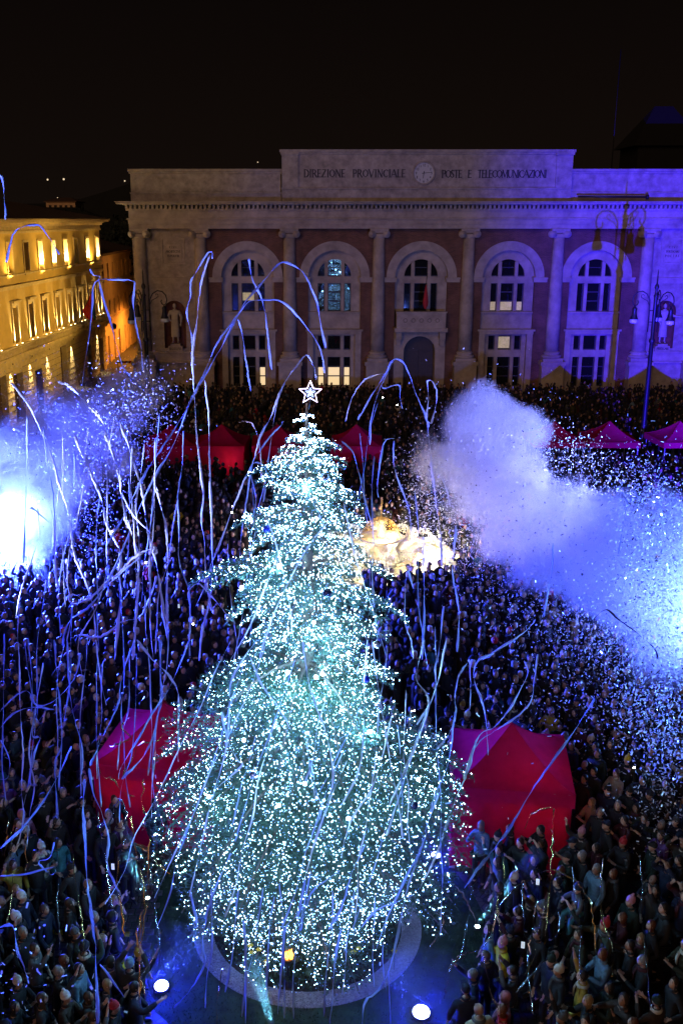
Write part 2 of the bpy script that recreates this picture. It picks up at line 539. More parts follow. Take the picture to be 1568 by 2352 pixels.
def octa_field(name, pts, sizes, m, kind='stuff', parent=None):
    base = np.array([(1, 0, 0), (-1, 0, 0), (0, 1, 0), (0, -1, 0), (0, 0, 1), (0, 0, -1)], float)
    tri = np.array([(0, 2, 4), (2, 1, 4), (1, 3, 4), (3, 0, 4), (2, 0, 5), (1, 2, 5), (3, 1, 5), (0, 3, 5)])
    pts = np.asarray(pts); n = len(pts)
    sz = np.asarray(sizes)
    if sz.ndim == 1: sz = np.repeat(sz[:, None], 3, 1)
    V = pts[:, None, :] + base[None] * sz[:, None, :]
    F = tri[None] + (np.arange(n) * 6)[:, None, None]
    me = np_mesh(name, V.reshape(-1, 3), F.reshape(-1, 3), [m])
    o = bpy.data.objects.new(name, me)
    S.collection.objects.link(o)
    if parent: o.parent = parent
    if kind: o['kind'] = kind
    return o
a = nrg.uniform(0, 2 * math.pi, 5200); r = np.sqrt(nrg.uniform(RING_I ** 2, RING_O ** 2, 5200))
octa_field('gravel', np.c_[TREE.x + r * np.cos(a), TREE.y + r * np.sin(a), np.full(5200, 0.018)], nrg.uniform(0.008, 0.02, (5200, 3)), GRAVEL)
# grass blades on the lawn
n = 9000
a = nrg.uniform(0, 2 * math.pi, n); r = np.sqrt(nrg.uniform(RING_O ** 2, LAWN_R ** 2, n)); b = nrg.uniform(0, 6.28, n)
c = np.c_[TREE.x + r * np.cos(a), TREE.y + r * np.sin(a), np.full(n, 0.004)]
d = np.c_[np.cos(b), np.sin(b), np.zeros(n)] * 0.008
tip = c + np.c_[nrg.normal(0, .02, n), nrg.normal(0, .02, n), nrg.uniform(.03, .07, n)]
V = np.stack([c - d, c + d, tip], 1).reshape(-1, 3)
o = bpy.data.objects.new('grass', np_mesh('grass', V, np.arange(3 * n).reshape(-1, 3), [LAWN])); S.collection.objects.link(o); o['kind'] = 'stuff'
# low dark planting in the bed
n = 6000
a = nrg.uniform(0, 2 * math.pi, n); r = RING_I * np.sqrt(nrg.uniform(0.05, 1, n))
hh = nrg.uniform(0.03, .42, n) * (1.05 - .4 * r / RING_I)
c = np.c_[TREE.x + r * np.cos(a), TREE.y + r * np.sin(a), hh]
u = nrg.normal(0, 1, (n, 3)); u /= np.linalg.norm(u, axis=1)[:, None]
w = np.cross(u, nrg.normal(0, 1, (n, 3))); w /= np.linalg.norm(w, axis=1)[:, None]
s_ = nrg.uniform(.03, .07, n)[:, None]
V = np.stack([c - u * s_, c + w * s_ * .5, c + u * s_, c - w * s_ * .5], 1).reshape(-1, 3)
BEDLEAF = mat('bed_leaves', (0.020, 0.050, 0.018), 0.6, var=0.5, scale=9)
o = bpy.data.objects.new('ground_cover', np_mesh('ground_cover', V, np.arange(4 * n).reshape(-1, 4), [BEDLEAF], quads=True)); S.collection.objects.link(o); o['kind'] = 'stuff'
YEL = mat('yellow_petals', (0.75, 0.55, 0.03), 0.6)
FLAB = ['yellow flower on the west side of the planting bed, highest of its clump', 'yellow flower on the west side of the planting bed, just under the highest one', 'yellow flower on the west side of the bed, middle of its clump', 'yellow flower on the west side of the bed nearest the orange flame', 'yellow flower on the east side of the bed, middle of its trio', 'yellow flower on the east side of the bed, lowest of its trio', 'yellow flower alone at the centre of the bed right of the orange flame', 'yellow flower farthest east in the planting bed by the gravel']
FLOWERS = [(575, 2175), (578, 2192), (595, 2185), (612, 2212), (824, 2182), (812, 2190), (770, 2175), (905, 2188)]
for i, (x, y) in enumerate(FLOWERS):
    p = G(x, y, 0.45)
    t = thing('yellow_flower', 'small yellow flower poking out of the dark planting below the lit tree', 'flower', (p.x, p.y, 0.02), 0, 'yellow flowers in the planting bed')
    t['label'] = FLAB[i]
    mb = MB(); mb.tube([(0, 0, 0), (0.01, 0, .25), (0, 0, .46)], 0.006, 4); mb.build('stem', BEDLEAF, t)
    mb = MB()
    for k in range(6):
        an = k * 1.047
        mb.add([(0, 0, .46), (.05 * math.cos(an - .4), .05 * math.sin(an - .4), .48), (.075 * math.cos(an), .075 * math.sin(an), .47), (.05 * math.cos(an + .4), .05 * math.sin(an + .4), .48)], [(0, 1, 2, 3)])
    mb.build('petals', YEL, t)

# individually laid paving stones in the bare patch near the yellow cable cover
PAVER = mat('paver_stone', (0.060, 0.057, 0.056), 0.5, var=0.4, scale=9, bump=0.3, bscale=40)
pv = tag(MB().add([(-6.9, 15.9, 0.002), (-3.4, 15.9, 0.002), (-3.4, 20.2, 0.002), (-6.9, 20.2, 0.002)], [(0, 1, 2, 3)]).build('pavement', DARKGAP), kind='structure')
pmes = []
for k in range(6):
    mb = MB(); w, d = rng.uniform(.094, .104), rng.uniform(.094, .104)
    mb.add([(-w, -d, 0), (w, -d, 0), (w, d, 0), (-w, d, 0), (-w * .9, -d * .9, .016), (w * .9, -d * .9, .018), (w * .9, d * .9, .017), (-w * .9, d * .9, .015)],
           [(4, 5, 6, 7), (0, 1, 5, 4), (1, 2, 6, 5), (2, 3, 7, 6), (3, 0, 4, 7)])
    pmes.append(mb.mesh('paving_stone', PAVER))
k = 0
for i in range(15):
    for j in range(19):
        x, y = -6.75 + i * .222 + (j % 2) * .1, 16.05 + j * .222
        if k >= 285: break
        o = bpy.data.objects.new('paving_stone', pmes[rng.randrange(6)]); S.collection.objects.link(o)
        o.parent = pv; o.location = (x, y, .003); o.rotation_euler = (0, 0, rng.uniform(-.04, .04)); k += 1
# yellow cable cover on the ground
YELRUB = mat('yellow_rubber', (0.55, 0.42, 0.02), 0.55, var=0.3, scale=20)
BLKRUB = mat('black_rubber', (0.015, 0.015, 0.015), 0.7)
p0, p1 = G(70, 2142), G(300, 2148)
rz = math.atan2(p1.y - p0.y, p1.x - p0.x); Lc = (p1 - p0).length
t = thing('cable_cover', 'long yellow cable cover laid over the dark paving', 'cable cover', (p0.x, p0.y, 0), rz)
for k in range(4):
    mb = MB(); x0, x1 = k * Lc / 4 + .01, (k + 1) * Lc / 4 - .01
    mb.add([(x0, -.07, .02), (x1, -.07, .02), (x1, -.03, .06), (x0, -.03, .06), (x0, .03, .06), (x1, .03, .06), (x1, .07, .02), (x0, .07, .02)], [(0, 1, 2, 3), (3, 2, 5, 4), (4, 5, 6, 7)])
    for q in range(10):
        xx = x0 + (q + .5) * (x1 - x0) / 10
        mb.box(xx - .02, xx + .02, -.028, .028, .0605, .066)
    mb.build('ramp_segment', YELRUB, t)

# ================================================================== POST OFFICE
YW = 87.0
def X(x, y=650, Y=YW): return P(x, y, Y).x
def H(y, Y=YW): return P(900, y, Y).z
po = thing('post_office', 'long classical post office with columns, arched windows and an inscribed attic clock', 'building', (X(967), YW, 0), 0, None, True)
def pbuild(mb, name, m): return mb.build(name, m, po)
XL, XR = X(309), X(1625)
ZSP, ZARCH = H(637), H(525)
COLX = [X(x) for x in (327, 463, 665, 868, 1072, 1275, 1478, 1608)]
BAYX = [X(x) for x in (569, 768, 967, 1167, 1367)]
ZPL, ZBASE, ZCAP = H(828), H(806), H(546)
DEPTH = 30
# body behind the facade
mb = MB(); mb.box(XL + .4, XR - .4, YW + 1.6, YW + DEPTH, 0, H(463)); pbuild(mb, 'rear_wall', STONE2)
mb = MB(); mb.box(XL + .1, XR - .1, YW + .3, YW + DEPTH, H(463) + .02, H(463) + .15); pbuild(mb, 'roof', ROOF)
# brick bays
for i, bx in enumerate(BAYX):
    x0, x1 = COLX[i + 1], COLX[i + 2]
    mb = MB()
    mb.box(x0, bx - 2.22, YW, YW + 1.0, 0, ZSP)
    mb.box(bx + 2.22, x1, YW, YW + 1.0, 0, ZSP)
    arch_over(mb, bx, ZSP, 2.95, x0, x1, ZARCH + .05, YW, YW + 1.0)
    pbuild(mb, 'brick_wall', BRICK)
    mb = MB(); arch_ring(mb, bx, ZSP, 2.22, 2.97, YW - .14, YW + .9, 32)
    pbuild(mb, 'arch_surround', STONE)
    for s in (-1, 1):
        mb = MB()
        xa, xb = sorted((bx + s * 2.05, bx + s * 3.28))
        mb.box(xa, xb, YW - .22, YW + .5, ZSP - .14, ZSP - .003)
        mb.box(xa + .04, xb - .04, YW - .14, YW + .5, ZSP - .40, ZSP - .143)
        pbuild(mb, 'impost', STONE)
def window(cx, z0, z1, w, y, pane, rails=(), root=po, frm=None, arched=None, lit=None, tilt=0.0, fw=0.07, litm=None):
    """a window light: frame (part) with its pane (sub-part)"""
    frm = frm or FRAME_DARK
    mb = MB()
    mb.box(cx - w, cx - w + fw, y - .05, y + .05, z0, z1); mb.box(cx + w - fw, cx + w, y - .05, y + .05, z0, z1)
    mb.box(cx - w + fw, cx + w - fw, y - .05, y + .05, z0, z0 + fw); mb.box(cx - w + fw, cx + w - fw, y - .05, y + .05, z1 - fw, z1)
    for r in rails:
        zz = z0 + (z1 - z0) * r
        mb.box(cx - w + fw, cx + w - fw, y - .045, y + .045, zz - .05, zz + .05)
    f = mb.build('window', frm, root)
    mb = MB()
    t = math.tan(tilt) * w
    mb.add([(cx - w, y + .02 - t, z0), (cx + w, y + .02 + t, z0), (cx + w, y + .02 + t, z1), (cx - w, y + .02 - t, z1)], [(0, 1, 2, 3)])
    sub(mb, 'pane', pane, f, root)
    if lit:
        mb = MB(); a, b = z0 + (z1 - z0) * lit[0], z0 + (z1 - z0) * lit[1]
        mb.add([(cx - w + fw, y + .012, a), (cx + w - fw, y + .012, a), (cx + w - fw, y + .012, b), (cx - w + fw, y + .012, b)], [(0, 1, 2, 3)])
        sub(mb, 'blind_or_glow', litm or LITBLIND, f, root)
    return f
YI = YW + .42          # face of the stone infill in the recess
YG = YI + .30          # glass
CW, S0, S1 = .56, .84, 1.42
Zw = dict(lt=H(598), l0=ZSP + .0, r1=H(651), r0=H(716), p1=H(718), p0=H(756), s1=H(772), s0=H(805), b1=H(821), b0=H(889))
for i, bx in enumerate(BAYX):
    mid = i == 2
    mb = MB()
    arch_ring(mb, bx, ZSP + .05, 1.42, 2.25, YI, YI + .5, 28)
    # mullions: the lunette and the tall lights
    for s in (-1, 1):
        xa, xb = sorted((bx + s * CW, bx + s * S0))
        mb.box(xa, xb, YI, YI + .45, ZSP + .05, ZSP + .05 + math.sqrt(1.42 ** 2 - .7 ** 2))
        mb.box(xa, xb, YI, YI + .45, Zw['r0'], Zw['r1'])
        xc, xd = sorted((bx + s * S1, bx + s * 2.22))
        mb.box(xc, xd, YI, YI + .5, Zw['r0'], Zw['r1'])
    mb.box(bx - 2.22, bx + 2.22, YI, YI + .5, Zw['r1'], ZSP + .048)
    pbuild(mb, 'window_surround', STONE)
    pane = GLASS_MIRROR if i == 1 else GLASS
    tl = R(-1.5) if i == 1 else R(rng.uniform(-1.2, 1.2))
    # lunette lights
    for xa, xb in ((-1.42, -S0), (-CW, CW), (S0, 1.42)):
        mb = MB(); half_disc(mb, bx, ZSP + .05, 1.42, YG - .03, bx + xa, bx + xb, tilt=tl)
        f = MB()
        f.box(bx + xa, bx + xb, YG - .06, YG + .04, ZSP + .05, ZSP + .13)
        if xb - xa > 1: f.box(bx + xa + .02, bx + xb - .02, YG - .055, YG + .03, ZSP + .75, ZSP + .81); f.box(bx + xa + .02, bx + xa + .08, YG - .054, YG + .03, ZSP + .12, ZSP + .76)
        fo = f.build('window', FRAME_DARK, po)
        if i == 1 and xb > 0: pn = GLASS_MIRROR
        else: pn = GLASS
        sub(mb, 'pane', pn, fo, po)
    for cx, w in ((-(S0 + S1) / 2, (S1 - S0) / 2), (0, CW), ((S0 + S1) / 2, (S1 - S0) / 2)):
        window(bx + cx, Zw['r0'], Zw['r1'], w, YG, pane, (.36, .68) if cx == 0 else (), tilt=tl, lit=(.02, .33) if i == 3 else (.36, .66) if i == 0 and cx == 0 else None, litm=PANEGLOW)
    if not mid:
        mb = MB()
        mb.box(bx - 2.22, bx + 2.22, YI - .10, YI + .5, Zw['p0'], Zw['p1'] - .08)
        mb.box(bx - 2.35, bx + 2.35, YI - .34, YI + .5, Zw['p1'] - .08, Zw['r0'] - .003)
        pbuild(mb, 'spandrel_panel', STONE)
        mb = MB()
        mb.box(bx - 2.45, bx + 2.45, YW - .30, YI + .4, Zw['p0'] - .16, Zw['p0'] - .003)
        mb.box(bx - 2.32, bx + 2.32, YW - .20, YI + .4, Zw['p0'] - .42, Zw['p0'] - .163)
        pbuild(mb, 'lower_cornice', STONE)
        mb = MB()
        for s in (-1, 1):
            xa, xb = sorted((bx + s * 1.42, bx + s * 2.20))
            mb.box(xa, xb, YI - .05, YI + .5, 0.0, Zw['p0'] - .42)
            xa, xb = sorted((bx + s * 1.80, bx + s * 2.30))
            mb.box(xa, xb, YW - .12, YI - .05, 0.0, Zw['p0'] - .425)
            xa, xb = sorted((bx + s * CW, bx + s * S0))
            mb.box(xa, xb, YI, YI + .45, Zw['b0'], Zw['p0'] - .42)
        mb.box(bx - 1.42, bx + 1.42, YI + .02, YI + .47, Zw['s1'], Zw['p0'] - .42)
        for xa, xb in ((-1.42, -S0), (-CW, CW), (S0, 1.42)):
            mb.box(bx + xa, bx + xb, YI + .02, YI + .47, Zw['b1'], Zw['s0'])
        mb.box(bx - 1.42, bx + 1.42, YI + .02, YI + .47, 0, Zw['b0'] - .1)
        mb.box(bx - 1.42, bx + 1.42, YI - .12, YI + .47, Zw['b0'] - .1, Zw['b0'] - .002)
        pbuild(mb, 'window_surround', STONE)
        for k, (cx, w) in enumerate(((-(S0 + S1) / 2, (S1 - S0) / 2), (0, CW), ((S0 + S1) / 2, (S1 - S0) / 2))):
            window(bx + cx, Zw['s0'], Zw['s1'], w, YG, GLASS_MIRROR if i == 1 and k == 1 else GLASS, tilt=tl, lit=(.1, .9) if i == 3 and k == 1 else None, litm=PANEGLOW)
            lit = (0.03, .63) if i == 1 or (i == 0 and k == 2) else None
            window(bx + cx, Zw['b0'], Zw['b1'], w, YG, GLASS, (.34, .66), lit=lit, tilt=R(rng.uniform(-1, 1)))
    else:
        # balcony over the arched door
        zb0, zb1 = H(752), H(717)
        mb = MB()
        mb.box(bx - 2.08, bx + 2.08, YW - .95, YW - .82, zb0 + .02, zb1)
        mb.box(bx - 2.08, bx - 1.95, YW - .82, YI, zb0 + .02, zb1)
        mb.box(bx + 1.95, bx + 2.08, YW - .82, YI, zb0 + .02, zb1)
        mb.box(bx - 2.16, bx + 2.16, YW - 1.0, YW - .76, zb1, zb1 + .12)
        pbuild(mb, 'balcony_parapet', STONE)
        mb = MB(); mb.box(bx - 2.25, bx + 2.25, YW - 1.06, YI + .4, zb0 - .30, zb0 + .018); pbuild(mb, 'balcony_floor', STONE)
        for k in range(5):
            mb = MB(); cx, cz = bx - 1.36 + k * .68, (zb0 + zb1) / 2 + .03
            for q in range(10):
                an = q * math.pi / 5
                mb.obox((cx + .16 * math.cos(an), YW - .957, cz + .16 * math.sin(an)), .045, .008, .018, Matrix.Rotation(-an, 3, 'Y'))
            pbuild(mb, 'rosette', DARKGAP)
        zd, rd = H(772) - 1.36, 1.36
        mb = MB()
        mb.box(bx - 2.2, bx - rd, YW - .1, YI + .8, 0, zd); mb.box(bx + rd, bx + 2.2, YW - .1, YI + .8, 0, zd)
        arch_over(mb, bx, zd, rd, bx - 2.2, bx + 2.2, zb0 - .30, YW - .1, YI + .8)
        pbuild(mb, 'door_surround', STONE)
        for s in (-1, 1):
            mb = MB(); mb.box(bx + s * 1.86 - .25, bx + s * 1.86 + .25, YW - .75, YW - .1, zb0 - 1.0, zb0 - .302)
            mb.box(bx + s * 1.86 - .2, bx + s * 1.86 + .2, YW - .45, YW - .1, zb0 - 1.5, zb0 - 1.0)
            pbuild(mb, 'console_bracket', STONE)
        for s in (-1, 1):
            mb = MB(); xa, xb = sorted((bx + s * .01, bx + s * rd))
            mb.box(xa, xb, YI + .5, YI + .58, 0, zd)
            for r_ in range(3):
                for c_ in range(2):
                    px = xa + .12 + c_ * .62; mb.box(px, px + .48, YI + .46, YI + .499, .3 + r_ * .95, 1.05 + r_ * .95)
            pbuild(mb, 'door_leaf', DOORWOOD)
        mb = MB(); half_disc(mb, bx, zd, rd, YI + .5, bx - rd, bx + rd, 20); mb.box(bx - rd, bx + rd, YI + .44, YI + .49, zd - .06, zd + .06); pbuild(mb, 'fanlight', DOORWOOD)
        # flagpole with furled red flag on the balcony
        mb = MB(); p0 = (bx + .1, YW - .8, zb1 + .1); p1 = (bx + .35, YW - 1.3, zb1 + 3.3); mb.tube([p0, p1], .03, 6); mb.build('flagpole', IRON, po)
FLAGRED = mat('flag_red', (0.42, 0.02, 0.03), 0.8)
FLAGGREEN = mat('flag_green', (0.02, 0.22, 0.05), 0.8)
FLAGWHITE = mat('flag_white', (0.75, 0.75, 0.72), 0.8)
FLAGBLUE = mat('flag_blue', (0.02, 0.04, 0.28), 0.8)
fb = BAYX[2] + .28
mb = MB(); z = H(652)
mb.lathe([(.02, 0), (.10, -.35), (.17, -.9), (.24, -1.4), (.2, -1.7), (.06, -2.0)], (fb, YW - 1.2, z), 8, caps=False, sy=.5)
o = mb.build('flag', FLAGRED); tag(o, 'furled dark red flag hanging over the post office balcony', 'flag')

# end bays in stone with niche, plaque and corner columns
def end_bay(xa, xb, xn, xp, words_, stat):
    zn0, znc, rn = H(800), H(716), .93
    mb = MB()
    mb.box(xa, xn - rn, YW, YW + 1.0, zn0, znc); mb.box(xn + rn, xb, YW, YW + 1.0, zn0, znc)
    arch_over(mb, xn, znc, rn, xa, xb, ZSP - .4, YW, YW + 1.0)
    mb.box(xa, xb, YW, YW + 1.0, 0, zn0 - .003)
    mb.box(xa, xb, YW, YW + 1.0, ZSP - .4, ZARCH)
    pbuild(mb, 'stone_wall', STONE2)
    mb = MB()
    n = 14
    for j, (z0, z1) in enumerate(((zn0, znc),)):
        mb.lathe([(rn, z0), (rn, z1)], (xn, YW + .02, 0), n, 0, True, False, 0, math.pi, 1, .75)
    prof = [(rn * math.cos(q * math.pi / 16), rn * math.sin(q * math.pi / 16) + znc) for q in range(9)]
    mb.lathe(prof, (xn, YW + .02, 0), n, 0, True, False, 0, math.pi, 1, .75)
    pbuild(mb, 'niche', NICHE)
    mb = MB(); mb.box(xa, xb, YW - .16, YW - .002, ZSP - .16, ZSP); mb.box(xa, xb, YW - .09, YW - .002, ZSP - .5, ZSP - .163)
    pbuild(mb, 'string_course', STONE)
    mb = MB(); mb.box(xa, xb, YW - .32, YW - .002, zn0 - .42, zn0 - .22); mb.box(xa, xb, YW - .14, YW - .002, zn0 - 1.25, zn0 - .423)
    mb.box(xa, xb, YW - .40, YW - .002, ZPL - .18, ZPL - .02); pbuild(mb, 'base_course', STONE)
    # plaque
    z0, z1 = H(607), H(547)
    mb = MB()
    mb.box(xp - .98, xp - .86, YW - .07, YW - .002, z0, z1); mb.box(xp + .86, xp + .98, YW - .07, YW - .002, z0, z1)
    mb.box(xp - .86, xp + .86, YW - .07, YW - .002, z0, z0 + .12); mb.box(xp - .86, xp + .86, YW - .07, YW - .002, z1 - .12, z1)
    mb.box(xp - .72, xp + .72, YW - .045, YW - .003, z0 + .2, z1 - .5)
    pl = pbuild(mb, 'plaque', STONE)
    zz = z1 - .82
    for w_, hw in words_:
        write(w_, xp - hw, xp + hw, YW - .046, zz, .19, pl, po, dep=.012)
        zz -= .36
    mb = MB()
    mb.box(xn - .62, xn + .62, YW - .25, YW + .5, zn0 - .22, zn0 + .22)
    mb.box(xn - .42, xn + .42, YW - .2, YW + .45, zn0 + .222, zn0 + .40)
    bs = pbuild(mb, 'statue_base', STONE)
    write(stat, xn - .5, xn + .5, YW - .251, zn0 - .10, .2, bs, po, dep=.012)
    return Vector((xn, YW + .12, zn0 + .40))
ST1 = end_bay(COLX[0], COLX[1], X(402, 740), X(398, 580), (('CIVI', .3), ('ARCHITECTVS', .62), ('SVPERIOR', .5)), 'ROSSINI')
ST2 = end_bay(COLX[6], COLX[7], X(1524, 740), X(1543, 580), (('CIVI', .35), ('PERTICARI', .55), ('POETAE', .6)), 'PERTICARI')
# side walls
mb = MB(); mb.box(XL, COLX[0], YW + .02, YW + DEPTH, 0, ZARCH); pbuild(mb, 'side_wall', STONE2)
mb = MB(); mb.box(COLX[7], XR, YW + .02, YW + DEPTH, 0, ZARCH); pbuild(mb, 'side_wall', STONE2)
# columns
def column(cx):
    yc = YW - .12
    mb = MB(); mb.lathe([(.575, ZBASE), (.575, ZBASE + 2.5), (.55, ZBASE + 4.5), (.50, ZBASE + 7.4), (.47, ZCAP)], (cx, yc, 0), 20)
    sh = pbuild(mb, 'column', STONE)
    mb = MB()
    mb.lathe([(.50, ZCAP), (.55, ZCAP + .05), (.48, ZCAP + .10), (.60, ZCAP + .34)], (cx, yc, 0), 20)
    for s in (-1, 1):
        vs = []
        mb2 = [(.30, -.5), (.30, .5)]
        n = 14
        c = (cx + s * .60, yc, ZCAP + .30)
        for r_, yy in ((.0, -.62), (.10, -.62), (.10, -.585), (.30, -.585), (.30, .5)):
            vs += [(c[0] + r_ * math.cos(2 * math.pi * k / n), c[1] + yy, c[2] + r_ * math.sin(2 * math.pi * k / n)) for k in range(n)]
        mb.add(vs, [(j * n + k, j * n + (k + 1) % n, (j + 1) * n + (k + 1) % n, (j + 1) * n + k) for j in range(4) for k in range(n)], 0, True)
    mb.box(cx - .62, cx + .62, yc - .56, yc + .5, ZCAP + .40, ZCAP + .56)
    mb.box(cx - .76, cx + .76, yc - .66, yc + .5, ZCAP + .563, ZARCH - .003)
    sub(mb, 'capital', STONE, sh, po)
    mb = MB(); d = ZBASE - ZPL
    mb.lathe([(.80, ZPL + .36 * d), (.86, ZPL + .48 * d), (.80, ZPL + .6 * d), (.66, ZPL + .66 * d), (.64, ZPL + .74 * d), (.74, ZPL + .84 * d), (.66, ZPL + .95 * d), (.58, ZBASE + .02)], (cx, yc, 0), 20)
    mb.box(cx - .86, cx + .86, yc - .86, yc + .3, ZPL + .02, ZPL + .36 * d)
    sub(mb, 'base', STONE, sh, po)
    mb = MB(); mb.box(cx - .95, cx + .95, yc - .95, yc + .11, .5, ZPL - .30)
    mb.box(cx - 1.08, cx + 1.08, yc - 1.06, yc + .11, ZPL - .298, ZPL + .018)
    mb.box(cx - 1.05, cx + 1.05, yc - 1.05, yc + .11, 0, .498)
    sub(mb, 'pedestal', STONE, sh, po)
for c in COLX: column(c)
# entablature
zA, zB, zC, zD = ZARCH, H(501), H(484), H(463)
mb = MB(); mb.box(XL - .12, XR + .12, YW - .62, YW + 1.2, zA, zA + .42 * (zB - zA)); mb.box(XL - .16, XR + .16, YW - .68, YW + 1.2, zA + .42 * (zB - zA) + .003, zB - .12); mb.box(XL - .26, XR + .26, YW - .80, YW + 1.2, zB - .117, zB); pbuild(mb, 'architrave', STONE)
mb = MB(); mb.box(XL - .1, XR + .1, YW - .60, YW + 1.2, zB + .003, zC); pbuild(mb, 'frieze', STONE)
mb = MB(); mb.box(XL - .3, XR + .3, YW - .78, YW + 1.2, zC + .003, zC + .16); mb.box(XL - .52, XR + .52, YW - 1.0, YW + 1.2, zC + .44, zC + .52)
mb.box(XL - .95, XR + .95, YW - 1.45, YW + 1.2, zC + .523, zC + .66); mb.box(XL - 1.06, XR + 1.06, YW - 1.56, YW + 1.2, zC + .663, zD); pbuild(mb, 'cornice', STONE)
mb = MB(); x = XL - .3
while x < XR + .3:
    mb.box(x, x + .19, YW - .97, YW - .1, zC + .163, zC + .437); x += .36
pbuild(mb, 'dentils', STONE)['kind'] = 'stuff'
# attic
ya = YW - .25
def attic(x0, x1, z1, name, yy, ends):
    z0 = zD + .003
    mb = MB(); zb = z0 + .24 * (z1 - z0)
    mb.box(x0, x1, yy - .1, yy + 2.5, z0, zb); mb.box(x0 - .05, x1 + .05, yy - .2, yy + 2.5, zb + .003, zb + .12)
    mb.box(x0 + .02, x1 - .02, yy, yy + 2.5, zb + .123, z1 - .36)
    mb.box(x0 - .06, x1 + .06, yy - .12, yy + 2.5, z1 - .357, z1 - .20); mb.box(x0 - .16, x1 + .16, yy - .24, yy + 2.5, z1 - .197, z1)
    if ends:
        for s, xe in ((-1, x0), (1, x1)):
            xa, xb = sorted((xe - s * 0.02, xe - s * 1.35))
            mb.box(xa, xb, yy - .16, yy - .002, zb + .123, z1 - .42)
            mb.box(xa + .25, xb - .25, yy - .2, yy - .163, zb + .4, z1 - .85)
            mb.box(xa - .08, xb + .08, yy - .3, yy - .123, z1 - .417, z1 - .198)
    return pbuild(mb, name, STONE2)
attic(XL + .05, X(645, 400), H(388), 'attic', ya + .35, False)
attic(X(1312, 400) + .01, XR - .05, H(388), 'attic', ya + .35, False)
xm0, xm1 = X(647, 400), X(1311, 400)
main_attic = attic(xm0, xm1, H(344), 'attic', ya, True)
zt = H(407, YW - .25)
write('DIREZIONE PROVINCIALE', X(698, 400), X(930, 400), ya - .002, zt, .60, main_attic, po)
write('POSTE E TELECOMUNICAZIONI', X(1013, 400), X(1253, 400), ya - .002, zt - .04, .60, main_attic, po)
# clock
CLK = mat('clock_face', (0.5, 0.48, 0.46), 0.5, emit=(0.9, 0.8, 0.9), estr=0.006)
cx, cz = X(972, 398), H(398)
mb = MB(); n = 40
vs = []
for r_, yy in ((0, -.03), (.80, -.03), (.80, -.06)):
    vs += [(cx + r_ * math.cos(2 * math.pi * k / n), ya + yy, cz + r_ * math.sin(2 * math.pi * k / n)) for k in range(n)]
mb.add(vs, [(j * n + k, j * n + (k + 1) % n, (j + 1) * n + (k + 1) % n, (j + 1) * n + k) for j in range(2) for k in range(n)])
clock = mb.build('clock', CLK, po)
mb = MB(); vs = []
for r_, yy in ((.80, -.02), (.80, -.12), (.90, -.14), (.96, -.08), (.96, .0)):
    vs += [(cx + r_ * math.cos(2 * math.pi * k / n), ya + yy, cz + r_ * math.sin(2 * math.pi * k / n)) for k in range(n)]
mb.add(vs, [(j * n + k, j * n + (k + 1) % n, (j + 1) * n + (k + 1) % n, (j + 1) * n + k) for j in range(4) for k in range(n)], 0, True)
sub(mb, 'rim', STONE2, clock, po)
mb = MB()
DIG = {'1': [((.5, 0), (.5, 1))], '2': [((0, .8), (.5, 1)), ((.5, 1), (.9, .75)), ((.9, .75), (0, 0)), ((0, 0), (.95, 0))], '3': [((0, 1), (.9, 1)), ((.9, 1), (.4, .6)), ((.4, .6), (.9, .3)), ((.9, .3), (.5, 0)), ((.5, 0), (0, .1))],
       '4': [((.7, 0), (.7, 1)), ((.7, 1), (0, .35)), ((0, .35), (.95, .35))], '5': [((.9, 1), (.1, 1)), ((.1, 1), (.1, .6)), ((.1, .6), (.8, .55)), ((.8, .55), (.8, .1)), ((.8, .1), (0, 0))],
       '6': [((.7, 1), (.1, .5)), ((.1, .5), (.1, 0)), ((.1, 0), (.9, 0)), ((.9, 0), (.9, .5)), ((.9, .5), (.1, .5))], '7': [((0, 1), (.95, 1)), ((.95, 1), (.4, 0))],
       '8': [((.1, 0), (.9, 0)), ((.9, 0), (.1, 1)), ((.1, 1), (.9, 1)), ((.9, 1), (.1, 0))], '9': [((.9, .5), (.1, .5)), ((.1, .5), (.1, 1)), ((.1, 1), (.9, 1)), ((.9, 1), (.9, .4)), ((.9, .4), (.3, 0))], '0': [((.1, 0), (.9, 0)), ((.9, 0), (.9, 1)), ((.9, 1), (.1, 1)), ((.1, 1), (.1, 0))]}
kk = 0
for hnum in range(1, 13):
    an = R(90 - 30 * hnum); s = str(hnum); wd = .11
    for q, dch in enumerate(s):
        ox = cx + .63 * math.cos(an) + (q - (len(s) - 1) / 2) * .13 - wd / 2; oz = cz + .63 * math.sin(an) - .085
        for a_, b_ in DIG[dch]:
            kk += 1
            A, B = Vector((ox + a_[0] * wd, oz + a_[1] * .17)), Vector((ox + b_[0] * wd, oz + b_[1] * .17)); d = (B - A).normalized() * .012; nn = Vector((-d.y, d.x)) * 1.3
            A -= d; B += d; yy = ya - .034 - .0004 * (kk % 11)
            mb.add([(p.x, yy, p.y) for p in (A - nn, B - nn, B + nn, A + nn)], [(0, 1, 2, 3)])
sub(mb, 'numerals', LETTER, clock, po)
for k, (ang, ln, w) in enumerate(((R(90 - 187), .42, .04), (R(90 - 84), .66, .028))):
    d = Vector((math.cos(ang), math.sin(ang))); nn = Vector((-d.y, d.x)) * w; A = Vector((cx, cz)) - d * .15; B = Vector((cx, cz)) + d * ln; yy = ya - .045 - .008 * k
    mb = MB(); mb.add([(p.x, yy, p.y) for p in (A - nn, B - nn * .5, B + nn * .5, A + nn)], [(0, 1, 2, 3)]); sub(mb, 'hand', LETTER, clock, po)
